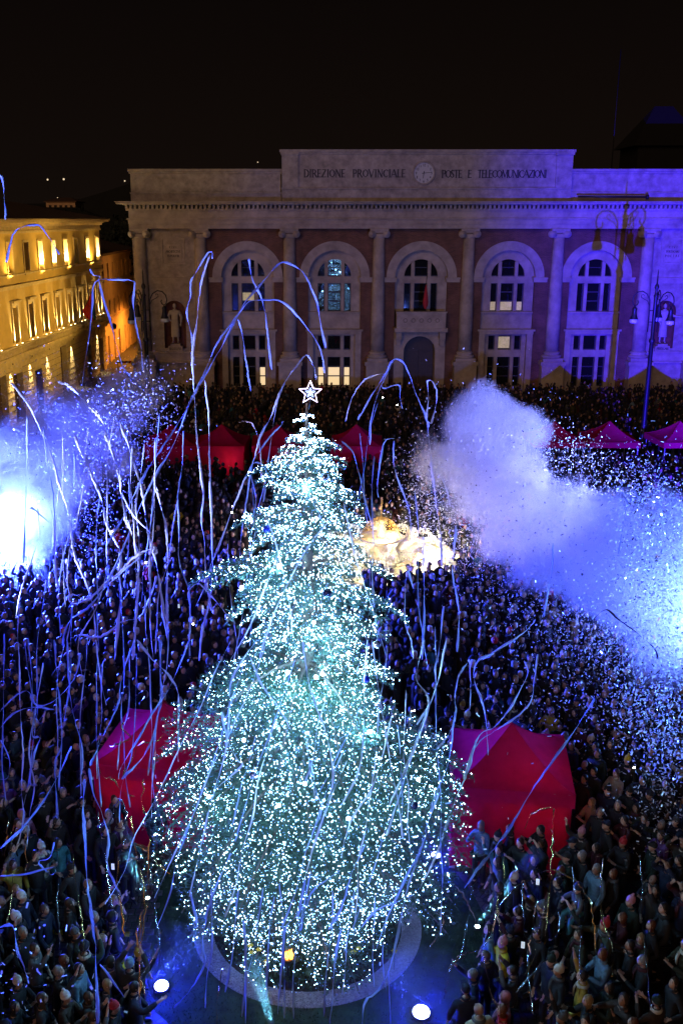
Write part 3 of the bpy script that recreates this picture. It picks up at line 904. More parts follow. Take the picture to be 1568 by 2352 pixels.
# dark pyramid roof and a thin mast on the roof, a horizontal bracket on the attic
p = P(1507, 391, 108)
mb = MB(); mb.box(p.x - 3, p.x + 3, 105, 111, H(463) + .2, 22.0); mb.add([(p.x - 3.6, 104.4, 22.0), (p.x + 3.6, 104.4, 22.0), (p.x + 3.6, 111.6, 22.0), (p.x - 3.6, 111.6, 22.0), (p.x - .9, 107.6, 25.9), (p.x + .9, 107.6, 25.9)], [(0, 1, 5, 4), (1, 2, 5), (2, 3, 4, 5), (3, 0, 4)])
mb.build('roof_pavilion', mat('black_slate', (.003, .003, .003), .9), po)
mb = MB(); p = P(1403, 388, 100); mb.tube([(p.x, 100, H(463)), (p.x, 100, 30)], .05, 5); mb.build('mast', IRON, po)
mb = MB(); mb.tube([(X(1320, 452), YW - .9, H(452)), (X(1475, 452), YW - .9, H(453))], .09, 6); mb.tube([(X(1475, 452), YW - .9, H(453)), (X(1480, 452), YW - .9, H(453))], .2, 8); mb.build('floodlight_bar', IRON, po)

# ================================================================== PALAZZO ON THE WEST SIDE
OCHRE = mat('ochre_plaster', (0.58, 0.41, 0.13), 0.9, var=0.16, scale=0.7, bump=0.2, bscale=9)
CREAM = mat('cream_stone', (0.60, 0.48, 0.27), 0.85, var=0.18, scale=2)
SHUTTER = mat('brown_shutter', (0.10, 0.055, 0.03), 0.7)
LITREVEAL = mat('lit_reveal', (0.72, 0.60, 0.40), 0.8)  # lit windows only: part of their glow is in this paler colour
WARM = (1.0, 0.60, 0.13)
PB = Vector((-21.4, 105.0, 0))
th = math.atan2(-1, -.0457)
pz = thing('ochre_palazzo', 'long ochre palazzo with floodlit windows and a deep lit cornice', 'building', PB, th)
def pu(x, h):
    a = (x - CX) / FPX
    Y = (26.2 + a * SP * (CAM_H - h)) / (.0457 - CP * a)
    return (105 - Y) * 1.001
TW = [pu(x, 12.2) for x in (22.6, 60.5, 93.3, 123, 150.7, 174.3, 201, 223.5)]
TLIT = [0, 0, 1, 1, 1, 0, 1, 1]
PW = [pu(x, 7.3) for x in (-14, 36, 72, 103.6, 133, 160, 184.6, 208, 227.6)]
LEN = 46.0
sp = (TW[0] - TW[1])
while TW[0] + sp < LEN - 1: TW.insert(0, TW[0] + sp); TLIT.insert(0, 1)
def strip_wall(mb, z0, z1, ops, y0, y1, u0=0.0, u1=LEN):
    edges = [u0]
    for c, w in sorted(ops): edges += [c - w, c + w]
    edges.append(u1)
    for k in range(0, len(edges), 2):
        if edges[k + 1] > edges[k] + .01: mb.box(edges[k], edges[k + 1], y0, y1, z0, z1)
def plocal(mb, name, m): return mb.build(name, m, pz)
WT, WP = .58, .55
mb = MB()
strip_wall(mb, 11.15, 13.3, [(u, WT) for u in TW], -.6, 0)
strip_wall(mb, 5.9, 8.55, [(u, WP) for u in PW], -.6, 0)
mb.box(0, LEN, -.6, 0, 13.3, 14.0); mb.box(0, LEN, -.6, 0, 8.55, 11.15); mb.box(0, LEN, -.6, 0, 5.0, 5.9)
plocal(mb, 'wall', OCHRE)
GD = [(pu(x, 2), w, hh) for x, w, hh in ((44, 1.1, 3.6), (90, .9, 3.2), (148, 1.0, 4.2), (205, .8, 3.2), (232, .9, 3.4), (4, 1.3, 3.9))]
mb = MB(); strip_wall(mb, .0, 3.2, [(u, w) for u, w, _ in GD], -.6, .06)
for u, w, hh in GD:
    pass
strip_wall(mb, 3.2, 4.72, [(u, w) for u, w, hh in GD if hh > 3.3], -.6, .06)
plocal(mb, 'ground_floor_wall', CREAM)
for u, w, hh in GD:
    if hh > 3.3:
        mb = MB(); mb.box(u - w, u + w, -.6, .055, hh, 4.72); plocal(mb, 'door_lintel', CREAM)
    mb = MB(); mb.box(u - w, u + w, -.5, -.42, 0, min(hh, 4.0)); mb.box(u - .03, u + .03, -.42, -.39, 0, hh - .8); mb.box(u - w, u + w, -.42, -.38, hh - .85, hh - .75)
    plocal(mb, 'door', SHUTTER)
# horizontal joints of the rusticated ground floor
mb = MB()
for k in range(9):
    strip_wall(mb, .45 + k * .5, .475 + k * .5, [(u, w) for u, w, _ in GD], .06, .075)
plocal(mb, 'rustication_joint', SHUTTER)['kind'] = 'stuff'
mb = MB(); mb.box(-.1, LEN, -.5, .55, 4.72, 4.95); mb.box(-.15, LEN, -.5, .75, 4.953, 5.12); mb.box(-.05, LEN, -.2, .3, 4.45, 4.717); plocal(mb, 'balcony_ledge', CREAM)
# balustrade
mb = MB(); mb.box(-.1, LEN, .52, .68, 5.78, 5.9); mb.box(-.1, LEN, .5, .7, 5.123, 5.2)
plocal(mb, 'balustrade_rail', CREAM)
mb = MB(); u = .1
while u < LEN:
    mb.lathe([(.05, 5.2), (.085, 5.34), (.05, 5.55), (.06, 5.78)], (u, .6, 0), 6); u += .28
plocal(mb, 'baluster', CREAM)['kind'] = 'stuff'
mb = MB(); mb.box(-.05, LEN, 0.002, .16, 9.95, 10.12); mb.box(-.08, LEN, 0.002, .28, 10.123, 10.26); plocal(mb, 'string_course', CREAM)
mb = MB(); mb.box(-.05, LEN, .002, .12, 10.9, 11.02); plocal(mb, 'sill_course', CREAM)
# crowning cornice
mb = MB(); mb.box(-.1, LEN, -.6, .14, 14.003, 14.2); mb.box(-.12, LEN, -.6, .06, 14.203, 14.5); mb.box(-.35, LEN, -.6, .40, 14.72, 14.80); mb.box(-.7, LEN, -.6, .85, 14.803, 14.95); mb.box(-.82, LEN, -.6, .98, 14.953, 15.08); plocal(mb, 'cornice', CREAM)
mb = MB(); u = 0
while u < LEN:
    mb.box(u, u + .16, -.1, .34, 14.503, 14.717); u += .3
plocal(mb, 'dentils', CREAM)['kind'] = 'stuff'
mb = MB(); mb.add([(-.8, 1.0, 15.1), (LEN, 1.0, 15.1), (LEN, -9, 17.0), (5, -9, 17.0), (-.8, -16, 15.1)], [(0, 1, 2, 3), (0, 3, 4)]); plocal(mb, 'roof', ROOF)
mb = MB(); mb.box(-.0, .5, -16, -.6, 0, 14.9); plocal(mb, 'end_wall', OCHRE)
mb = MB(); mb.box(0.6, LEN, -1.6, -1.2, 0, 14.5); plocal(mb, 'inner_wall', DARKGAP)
bars = mat('uplight_lens', (0.8, 0.7, 0.5), 0.5, emit=(1.0, 0.75, 0.35), estr=12)
for u, lit in zip(TW, TLIT):
    mb = MB(); w = WT
    mb.box(u - w - .16, u - w, -.0, .07, 11.0, 13.46); mb.box(u + w, u + w + .16, 0, .07, 11.0, 13.46); mb.box(u - w, u + w, 0, .07, 13.3, 13.46); mb.box(u - w - .2, u + w + .2, .0, .14, 10.86, 10.997 + .15 - .15)
    f = plocal(mb, 'window', CREAM)
    mb = MB()
    if lit:
        mb.box(u - w, u + w, -.46, -.40, 11.15, 13.3); sub_o = mb.build('shutter', LITREVEAL, f)
        sub_o.parent = f
        mb = MB(); mb.box(u - w * .7, u + w * .7, -.36, -.28, 11.16, 11.22); mb.build('uplight', bars, f)
        lw = pz.matrix_basis @ Vector((u, -.30, 11.32))
        l2 = pz.matrix_basis @ Vector((u, -.22, 14.0))
        lamp('window_uplight', 'SPOT', lw, 1300, (1, .80, .45), .05, target=l2, cone=165, blend=.5)
    else:
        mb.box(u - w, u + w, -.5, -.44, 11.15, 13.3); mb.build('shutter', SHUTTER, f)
for k, u in enumerate(PW):
    w = WP; mb = MB()
    mb.box(u - w - .22, u - w, 0, .10, 5.9, 8.7); mb.box(u + w, u + w + .22, 0, .10, 5.9, 8.7); mb.box(u - w - .22, u + w + .22, 0, .12, 8.703, 8.95)
    mb.box(u - w - .36, u + w + .36, 0, .34, 8.953, 9.05); mb.box(u - w - .42, u + w + .42, 0, .40, 9.053, 9.13)
    f = plocal(mb, 'window', CREAM)
    mb = MB(); mb.box(u - w, u + w, -.45, -.39, 5.9, 8.55); mb.build('shutter', SHUTTER, f)
    for s in (-1, 1):
        mb = MB(); mb.lathe([(.06, 0), (.06, .12)], (u + s * (w + .1), .24, 5.72), 8); mb.build('uplight', bars, f)
        lw = pz.matrix_basis @ Vector((u + s * (w + .1), .22, 5.92)); l2 = pz.matrix_basis @ Vector((u + s * (w + .05), .06, 8.5))
        lamp('jamb_uplight', 'SPOT', lw, 1700, (1, .72, .32), .04, target=l2, cone=50, blend=.8)
for x in (23.6, 68, 107.6, 163, 222.5):
    u = pu(x, 3.5)
    mb = MB(); mb.lathe([(.05, 0), (.05, .2)], (u, .3, 4.5), 8); plocal(mb, 'downlight', IRON)
    lw = pz.matrix_basis @ Vector((u, .30, 4.46)); l2 = pz.matrix_basis @ Vector((u, .12, 0))
    lamp('wall_downlight', 'SPOT', lw, 4200, (1, .75, .38), .05, target=l2, cone=48, blend=.9)
for (u, hh, e) in ((6, 9, 3000), (20, 9, 2700), (33, 8, 2000)):
    lw = pz.matrix_basis @ Vector((u, 8.5, hh)); l2 = pz.matrix_basis @ Vector((u + 1, 0, 8.2))
    lamp('palazzo_floodlight', 'SPOT', lw, e, WARM, .3, target=l2, cone=118, blend=.6)
lw = pz.matrix_basis @ Vector((8, 1.5, 10.6))
for u in (4, 12, 20, 28):     # strip that washes the cornice from the string course below
    lw = pz.matrix_basis @ Vector((u, .65, 10.4)); l2 = pz.matrix_basis @ Vector((u, .35, 15))
    lamp('cornice_uplight', 'SPOT', lw, 900, WARM, .1, target=l2, cone=120, blend=.9)
# flags on the palazzo balcony
uf = pu(163, 7)
for k, (m, du, lab) in enumerate(((FLAGRED, .55, 'limp red flag on the ochre palazzo balcony'), (FLAGGREEN, 0, 'limp green white and red tricolour on the ochre palazzo balcony'), (FLAGBLUE, -.5, 'limp dark blue flag on the ochre palazzo balcony'))):
    b = pz.matrix_basis @ Vector((uf + du, .7, 5.9))
    t = thing('flag', lab, 'flag', b, th)
    mb = MB(); mb.tube([(0, 0, 0), (0, 1.5, 2.9)], .035, 6); mb.build('pole', IRON, t)
    mb = MB(); vs = []
    nr, nc = 9, 7
    for j in range(nr):
        for i in range(nc):
            v = i / (nc - 1); dz = -j * .33
            vs.append((.10 * math.sin(v * 9 + j * .5) * (.5 + j * .08), 1.45 - .95 * v * (1 - .45 * j / nr), 2.85 - v * 1.75 * (1 - .1 * j) + dz * (1 - .25 * v)))
    fs = [(j * nc + i, j * nc + i + 1, (j + 1) * nc + i + 1, (j + 1) * nc + i) for j in range(nr - 1) for i in range(nc - 1)]
    mb.add(vs, fs, 0, True)
    if m is FLAGGREEN:
        mb.m = [(0 if i < 2 else 1 if i < 4 else 2) for j in range(nr - 1) for i in range(nc - 1)]
        mb.build('cloth', [FLAGGREEN, FLAGWHITE, FLAGRED], t)
    else:
        mb.build('cloth', m, t)

# ================================================================== STREET BEHIND
ORW = mat('orange_plaster', (0.50, 0.33, 0.18), 0.9, var=0.2, scale=0.8)
sb = thing('street_house', 'lower plastered house in the side street glowing orange', 'building', (-21.9, 106.2, 0), R(90) + R(1.5))
mb = MB(); LENB = 34
wins = [(2.2, .5), (5.4, .5), (8.6, .5), (11.8, .5), (15.0, .5), (18.2, .5), (21.4, .5)]
mb = MB()
def sw(mb, z0, z1, ops): 
    e = [0]
    for c, w in ops: e += [c - w, c + w]
    e.append(LENB)
    for k in range(0, len(e), 2): mb.box(e[k], e[k + 1], 0, .5, z0, z1)
drs = [(3.6, .6), (7.4, .5), (10.9, .6), (15.4, .5), (19, .6)]
sw(mb, 0, 2.9, drs); mb.box(0, LENB, 0, .5, 2.9, 4.9); sw(mb, 4.9, 6.6, wins); mb.box(0, LENB, 0, .5, 6.6, 8.6); sw(mb, 8.6, 10.5, wins); mb.box(0, LENB, 0, .5, 10.5, 11.4)
mb.build('wall', ORW, sb)
for z0, z1, ops, nm in ((0, 2.9, drs, 'door'), (4.9, 6.6, wins, 'window'), (8.6, 10.5, wins, 'window')):
    for c, w in ops:
        mb = MB(); mb.box(c - w, c + w, .18, .28, z0, z1); mb.box(c - .04, c + .04, .12, .179, z0, z1); mb.build(nm, SHUTTER, sb)
mb = MB(); mb.box(-.2, LENB, -.5, .6, 11.4, 11.62); mb.add([(-.2, -.5, 11.63), (LENB, -.5, 11.63), (LENB, 6, 13.2), (-.2, 6, 13.2)], [(0, 1, 2, 3)]); mb.build('roof', ROOF, sb)
mb = MB(); mb.box(-.16, -.003, 0, 6, 0, 11.4); mb.build('end_wall', ORW, sb)
mb = MB(); mb.box(0, LENB, -.12, -.003, 4.55, 4.72); mb.build('string_course', ORW, sb)
# sodium street lantern on the house
ln = thing('street_lantern', 'small dark round lantern on a bracket at the palazzo corner', 'lantern', (-20.7, 104.2, 4.6))
mb = MB(); mb.tube([(-.6, 0, .1), (0, 0, .2), (.35, 0, .1)], .03, 5); mb.build('bracket', IRON, ln)
mb = MB(); mb.sphere((.4, 0, -.12), .32, 10, 7); mb.build('globe', IRON, ln)
lamp('sodium_street_light', 'SPOT', (-17.3, 119, 6.2), 7500, (1.0, .36, .045), .3, target=(-18.8, 119, 0), cone=150, blend=.7)
lamp('sodium_street_light', 'SPOT', (-17.0, 109, 6.0), 3600, (1.0, .38, .05), .3, target=(-18.6, 110, 0), cone=148, blend=.7)
lamp('sodium_street_light', 'POINT', (-18.2, 112, 9.0), 260, (1.0, .45, .09), .2)
SODL = mat('sodium_globe', (1, .6, .2), .5, emit=(1, .45, .08), estr=20)
for p in ((-18.6, 119, 5.2), (-18.2, 111, 4.2)):
    pass
# roadworks barrier in the street
bt = thing('street_barrier', 'red and white striped roadworks barrier across the orange street', 'barrier', (-20.0, 103.0, 0), 0)
mb = MB(); WHT = mat('barrier_white', (.75, .75, .72), .6); REDP = mat('barrier_red', (.55, .03, .03), .6)
for k in range(8): mb.add([(k * .25, 0, .85), (k * .25 + .25, 0, .85), (k * .25 + .35, 0, 1.1), (k * .25 + .1, 0, 1.1)], [(0, 1, 2, 3)], k % 2)
mb.build('board', [WHT, REDP], bt)
for x in (.15, 1.95):
    mb = MB(); mb.box(x - .03, x + .03, .01, .06, 0, 1.1); mb.box(x - .06, x + .06, -.3, .35, 0, .05); mb.build('leg', IRON, bt)

# ================================================================== FAR BACKGROUND
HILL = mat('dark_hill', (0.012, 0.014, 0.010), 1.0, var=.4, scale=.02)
vs = []; n = 60
for i in range(n + 1):
    x = -520 + 1100 * i / n
    h = 12 + 9 * math.sin(i * .31) + 5 * math.sin(i * .83 + 1) + (14 if x < -60 else 0) * math.exp(-((x + 150) / 110) ** 2)
    vs += [(x, 620, 0), (x, 700, h + 8), (x, 800, h * .4)]
fs = []
for i in range(n):
    for k in range(2): fs.append((i * 3 + k, i * 3 + 3 + k, i * 3 + 4 + k, i * 3 + 1 + k))
tag(MB().add(vs, fs, 0, True).build('hills', HILL), kind='structure')
# villa on the rise behind the palazzo roofs
p = P(141, 486, 330); q = P(105, 462, 330); q2 = P(172, 462, 330)
vl = thing('distant_villa', 'distant pale villa block above the palazzo roofs with dark windows', 'building', (p.x, 330, 0))
w_ = (q2.x - q.x) / 2; zt = q.z; zb = p.z
mb = MB(); mb.box(-w_, w_, 0, 12, 0, zt - .3); mb.build('wall', ORW, vl)
mb = MB(); mb.box(-w_ - .5, w_ + .5, -.5, 12.5, zt - .3, zt); mb.add([(-w_ - .6, -.6, zt + .003), (w_ + .6, -.6, zt + .003), (w_ + .6, 12.6, zt + .003), (-w_ - .6, 12.6, zt + .003), (-w_ * .4, 6, zt + 1.2), (w_ * .4, 6, zt + 1.2)], [(0, 1, 5, 4), (1, 2, 5), (2, 3, 4, 5), (3, 0, 4)]); mb.build('roof', ROOF, vl)
for k in range(5):
    x = -w_ * .72 + k * w_ * .36; mb = MB(); mb.box(x - .42, x + .42, -.06, .02, zt - 2.9, zt - 1.2); mb.build('window', DARKGAP, vl)
lamp('villa_fill_spot', 'SPOT', (p.x, 318, zt - 4), 240, (1, .45, .15), .5, target=(p.x, 330, zt - 1.5), cone=100, blend=.8)  # added warm spot so the villa shows faintly orange
FARL = mat('far_lamp_glow', (1, .9, .7), .5, emit=(1.0, .78, .5), estr=.9)
for x, y, c in ((110, 413, .5), (147, 412, .55), (133, 455, .35), (287, 416, .4), (592, 373, .3), (101, 486, .3)):
    p = P(x, y, 600)
    t = thing('far_street_lamp', 'tiny far street lamp glowing in the dark beyond the rooftops', 'street lamp', (p.x, 600, p.z - 6), 0, 'far street lamps beyond the rooftops')
    t['label'] = 'tiny far lamp glowing ' + {110: 'high in the dark, left of a close twin', 147: 'high in the dark, right one of a close pair', 133: 'just above the distant villa roof', 287: 'in the dark near the post office attic', 592: 'above the low attic wing of the post office', 101: 'at the foot of the distant villa'}[x]
    mb = MB(); mb.tube([(0, 0, 0), (0, 0, 6)], .06, 5); mb.build('pole', IRON, t)
    mb = MB(); mb.sphere((0, 0, 6.1), c, 8, 6); mb.build('lamp_head', FARL, t)
# dark roofs beyond the palazzo
for k, (x, w, d, h, lab) in enumerate(((-34, 12, 190, 15.5, 'dark unlit house with a hipped roof behind the ochre palazzo'), (-58, 16, 210, 17.5, 'broad dark house block far behind the ochre palazzo'))):
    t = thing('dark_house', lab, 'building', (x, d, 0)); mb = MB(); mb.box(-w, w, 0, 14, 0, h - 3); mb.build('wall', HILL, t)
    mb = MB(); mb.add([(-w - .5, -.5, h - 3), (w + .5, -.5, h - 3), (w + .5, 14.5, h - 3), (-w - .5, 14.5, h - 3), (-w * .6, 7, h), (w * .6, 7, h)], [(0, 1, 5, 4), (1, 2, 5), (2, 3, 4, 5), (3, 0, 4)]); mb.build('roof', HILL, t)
# dark evergreen between the palazzo and the post office
def dark_tree(x, y, h, r, lab):
    t = thing('dark_tree', lab, 'tree', (x, y, 0), 0)
    mb = MB(); mb.tube([(0, 0, 0), (.1, 0, h * .4), (0, .1, h * .8)], [.35, .25, .1], 7); mb.build('trunk', HILL, t)
    n = 2600
    pts = []
    cl = [(rng.uniform(-.6, .6) * r, rng.uniform(-.6, .6) * r, h * rng.uniform(.5, .9), rng.uniform(.35, .6) * r) for _ in range(11)]
    c = np.array([cl[k % 11][:3] for k in range(n)]); rr = np.array([cl[k % 11][3] for k in range(n)])
    u = nrg.normal(0, 1, (n, 3)); u /= np.linalg.norm(u, axis=1)[:, None]
    c = c + u * (rr * nrg.uniform(.5, 1, n))[:, None]
    a = nrg.normal(0, 1, (n, 3)); a /= np.linalg.norm(a, axis=1)[:, None]; b = np.cross(a, u)
    s_ = nrg.uniform(.15, .35, n)[:, None]
    V = np.stack([c - a * s_, c + b * s_ * .6, c + a * s_, c - b * s_ * .6], 1).reshape(-1, 3)
    o = bpy.data.objects.new('crown', np_mesh('crown', V, np.arange(4 * n).reshape(-1, 4), [mat('night_leaves', (.012, .02, .01), .8)], quads=True)); S.collection.objects.link(o); o.parent = t
dark_tree(-24.5, 132, 17.8, 4.6, 'dark bushy evergreen rising between the ochre palazzo and the post office')
dark_tree(-33, 140, 17.0, 4.5, 'dark round tree standing behind the ochre palazzo roof')

# ================================================================== STREET LAMPS
LGLASS = mat('lantern_glass', (0.55, 0.58, 0.62), 0.25, spec=0.6)
def lamp_post(x, y, rz, label):
    t = thing('street_lamp', label, 'street lamp', (x, y, 0), rz, 'tall wrought iron lamp posts')
    mb = MB()
    mb.lathe([(.42, 0), (.42, .25), (.30, .35), (.26, 1.1), (.30, 1.2), (.20, 1.35), (.16, 2.4), (.13, 7.6), (.19, 7.7), (.19, 7.8), (.12, 7.9), (.11, 10.4), (.15, 10.5), (.09, 10.6), (.07, 10.85), (.14, 11.0), (.13, 11.1), (.05, 11.25), (.03, 11.9), (.004, 12.1)], n=12)
    mb.build('pole', IRON, t)
    for k in range(3):
        a = k * 2 * math.pi / 3
        ca, sa = math.cos(a), math.sin(a)
        def q(r, z): return (r * ca, r * sa, z)
        mb = MB()
        mb.tube([q(.32, 8.3), q(.32, 9.8), q(.36, 10.25), q(.55, 10.6), q(.85, 10.78), q(1.15, 10.72), q(1.36, 10.5), q(1.42, 10.22), q(1.36, 9.98), q(1.22, 9.9), q(1.10, 9.98), q(1.05, 10.12), q(1.1, 10.22)], .035, 6)
        mb.tube([q(.34, 9.9), q(.5, 10.2), q(.75, 10.32), q(.9, 10.42), q(.88, 10.55), q(.78, 10.58), q(.72, 10.5)], .022, 5)
        mb.tube([q(.1, 8.9), q(.32, 8.9)], .03, 5); mb.tube([q(.1, 9.6), q(.32, 9.6)], .03, 5)
        mb.build('arm', IRON, t)
        c = q(1.24, 0)
        mb = MB(); mb.lathe([(.03, 9.9), (.07, 9.82), (.14, 9.76), (.15, 9.66), (.13, 9.6), (.17, 9.3), (.25, 9.12), (.26, 9.08)], (c[0], c[1], 0), 12, caps=False)
        l = mb.build('lantern', IRON, t)
        mb = MB(); mb.lathe([(.25, 9.08), (.26, 8.94), (.24, 8.86), (.1, 8.82)], (c[0], c[1], 0), 12)
        mb.build('glass_shade', LGLASS, l)
    return t
lb = G(1469, 1060)
lamp_post(lb.x, 63.0, R(180), 'tall lamp post washed in blue light before the post office corner')
lamp_post(-10.4, 63.5, R(0), 'black three armed lamp post before the ochre palazzo street')

# ================================================================== RED GAZEBOS
def tent_mat():
    m = mat('red_tent_fabric', (0.60, 0.012, 0.085), 0.8, var=0.16, scale=2.5, bump=0.5, bscale=5, trans=0.25, spec=0.0)
    return m
TENT = tent_mat()
TPOLE = mat('tent_aluminium', (0.55, 0.55, 0.57), 0.4, metal=0.8)
def gazebo(x, y, rz, s, label, group, walls=True, eave=2.25, peak=3.25):
    t = thing('gazebo', label, 'gazebo', (x, y, 0), rz, group)
    h = s / 2
    for k in range(4):          # four roof panels sagging towards the eaves
        a = k * math.pi / 2
        M = Matrix.Rotation(a, 3, 'Z')
        mb = MB(); n = 8; m_ = 7
        vs = []
        for j in range(n + 1):
            v = j / n
            r = h * (1 - v)
            z = eave + (peak - eave) * (v ** 1.55)
            for i in range(m_):
                u = -1 + 2 * i / (m_ - 1)
                zz = z - .07 * (1 - u * u) * math.sin(math.pi * v)
                vs.append(M @ Vector((u * r, -r - .0, zz)))
        mb.add(vs, [(j * m_ + i, j * m_ + i + 1, (j + 1) * m_ + i + 1, (j + 1) * m_ + i) for j in range(n) for i in range(m_ - 1)], 0, True)
        mb.build('roof_panel', TENT, t)
        mb = MB(); mb.tube([M @ Vector((-h * (1 - j / n), -h * (1 - j / n), eave + (peak - eave) * ((j / n) ** 1.55) + .004)) for j in range(n + 1)], .012, 4); mb.build('seam', TENT, t)
        mb = MB(); N = 14
        vs = []
        for i in range(N + 1):
            u = -h + s * i / N
            w = .012 * math.sin(i * 2.1 + k)
            vs += [M @ Vector((u, -h - .006, eave)), M @ Vector((u, -h - .012 + w, eave - .34))]
        mb.add(vs, [(2 * i, 2 * i + 1, 2 * i + 3, 2 * i + 2) for i in range(N)], 0, True); mb.build('valance', TENT, t)
        if walls:
            mb = MB(); N = 22; vs = []
            for i in range(N + 1):
                u = -h + .05 + (s - .1) * i / N
                for j in range(4):
                    f = j / 3
                    w = .05 * math.sin(i * 1.25 + k * 2 + rz * 9) * f + .025 * math.sin(i * 2.9) * f
                    vs.append(M @ Vector((u, -h + .06 + w, eave - .05 - (eave - .12) * f)))
            mb.add(vs, [(4 * i + j, 4 * i + j + 1, 4 * i + 5 + j, 4 * i + 4 + j) for i in range(N) for j in range(3)], 0, True); mb.build('side_wall', TENT, t)
        mb = MB(); mb.box(-.025, .025, -.025, .025, 0, eave); mb.box(-.07, .07, -.07, .07, 0, .015)
        o = mb.build('leg', TPOLE, t); o.location = M @ Vector((-h + .12, -h + .12, 0))
    return t
TENTS = [(4.87, 21.95, R(-8), 2.86), (-3.72, 22.95, R(-9), 2.92)]
gazebo(*TENTS[0], 'large crimson gazebo with closed sides standing beside the lit tree, near the crowd', 'red gazebos in the square')
gazebo(*TENTS[1], 'crimson gazebo with purple lit roof slope, tangled in paper streamers', 'red gazebos in the square')
FT = [(395, 'dim red gazebo half hidden behind the pale smoke near the black lamp post'), (510, 'dark red gazebo with glowing lower wall, next to the smoke by the black lamp'), (638, 'dark red gazebo just beside the tree tip, under the lit cream window'),
      (818, 'dark red gazebo peeking out behind the tree top, beneath the arched door'), (1270, 'dark red gazebo partly covered by drifting beige smoke'), (1396, 'magenta red gazebo with a peaked roof beside the blue lamp post'), (1556, 'magenta gazebo cut by the frame beyond the blue lamp post')]
for i, (x, lab) in enumerate(FT):
    q = P(x, 1012, 59.0 if i < 4 else 60.0)
    TENTS.append((q.x, q.y, 0, 3.0)); gazebo(q.x, q.y, R([4, -3, 2, -4, 3, -2, 4][i]), 3.05, lab, 'red gazebos in the square', walls=(i in (0, 1, 2, 3)))
lamp('gazebo_lamp', 'POINT', (TENTS[0][0] + .5, TENTS[0][1] - .5, 1.5), 24, (1, .35, .22), .15)
lamp('gazebo_lamp', 'POINT', (TENTS[1][0] - .5, TENTS[1][1] - .5, 1.5), 24, (1, .35, .22), .15)
lamp('gazebo_lamp', 'POINT', (TENTS[3][0] + .6, TENTS[3][1] - 2.2, 1.4), 16, (1, .5, .35), .1)

# ================================================================== FOUNTAIN
FST = mat('fountain_stone', (0.50, 0.44, 0.34), 0.6, var=0.25, scale=4)
WFOAM = mat('foaming_water', (0.80, 0.74, 0.58), 0.35, var=0.35, scale=7, bump=0.8, bscale=18)
FC = G(873, 1312); FC.z = 0
ft = thing('fountain', 'floodlit round fountain with a gold water dome over its upper bowl', 'fountain', FC)
mb = MB()
n = 48
prof = [(3.55, 0), (3.55, .35), (3.75, .45), (3.75, .62), (3.45, .62), (3.42, .40)]
vs = []
for r_, z in prof:
    for k in range(n):
        a = 2 * math.pi * k / n
        rr = r_ * (1 + .05 * math.cos(8 * a))
        vs.append((rr * math.cos(a), rr * math.sin(a), z))
mb.add(vs, [(j * n + k, j * n + (k + 1) % n, (j + 1) * n + (k + 1) % n, (j + 1) * n + k) for j in range(len(prof) - 1) for k in range(n)])
mb.build('basin', FST, ft)
mb = MB(); vs = [(0, 0, .52)]
for r_ in (1.2, 2.4, 3.4):
    for k in range(n):
        a = 2 * math.pi * k / n; rr = r_ * (1 + .05 * math.cos(8 * a) * (r_ / 3.4)); vs.append((rr * math.cos(a), rr * math.sin(a), .5 + .05 * math.sin(7 * a + r_ * 3)))
mb.add(vs, [(0, 1 + k, 1 + (k + 1) % n) for k in range(n)] + [(1 + j * n + k, 1 + (j + 1) * n + k, 1 + (j + 1) * n + (k + 1) % n, 1 + j * n + (k + 1) % n) for j in range(2) for k in range(n)], 0, True)
mb.build('pool_water', WFOAM, ft)
mb = MB(); mb.lathe([(.75, .3), (.7, .55), (.45, .65), (.3, .9), (.38, 1.1), (.28, 1.25), (.5, 1.38), (.88, 1.5), (1.0, 1.62), (.93, 1.62), (.7, 1.52)], n=24); mb.build('upper_bowl', FST, ft)
mb = MB(); mb.lathe([(.0, 1.585), (.88, 1.58)], n=24, caps=False); mb.build('bowl_water', WFOAM, ft)
mb = MB(); mb.lathe([(.2, 1.58), (.12, 1.8), (.22, 1.95), (.18, 2.05), (.10, 2.2), (.16, 2.3), (.10, 2.42)], n=12); mb.build('finial', FST, ft)
pts, sz = [], []
for k in range(1500):
    a = rng.uniform(0, 2 * math.pi); s_ = rng.random(); r_ = .82 * math.sin(s_ * math.pi / 2); z = 1.62 + .85 * math.cos(s_ * math.pi / 2) + rng.gauss(0, .02)
    pts.append((r_ * math.cos(a), r_ * math.sin(a), z)); sz.append(rng.uniform(.008, .022))
for k in range(300):
    z = 2.4 + rng.random() * 1.0; pts.append((rng.gauss(0, .018), rng.gauss(0, .018), z)); sz.append(rng.uniform(.01, .03))
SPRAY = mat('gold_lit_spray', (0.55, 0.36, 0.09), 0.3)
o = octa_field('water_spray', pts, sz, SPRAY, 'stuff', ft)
pts, sz = [], []
for k in range(5200):     # jets falling round the rim into the pool
    a = rng.uniform(0, 2 * math.pi); j = round(a / (math.pi / 6)) * math.pi / 6
    u = rng.random(); r_ = 3.3 - 2.3 * u + rng.gauss(0, .05); z = .6 + 1.25 * math.sin(math.pi * min(1, u * 1.02)) * .75 + rng.gauss(0, .05)
    aa = j + rng.gauss(0, .06)
    pts.append((r_ * math.cos(aa), r_ * math.sin(aa), z)); sz.append(rng.uniform(.01, .035))
octa_field('water_jets', pts, sz, WFOAM, 'stuff', ft)
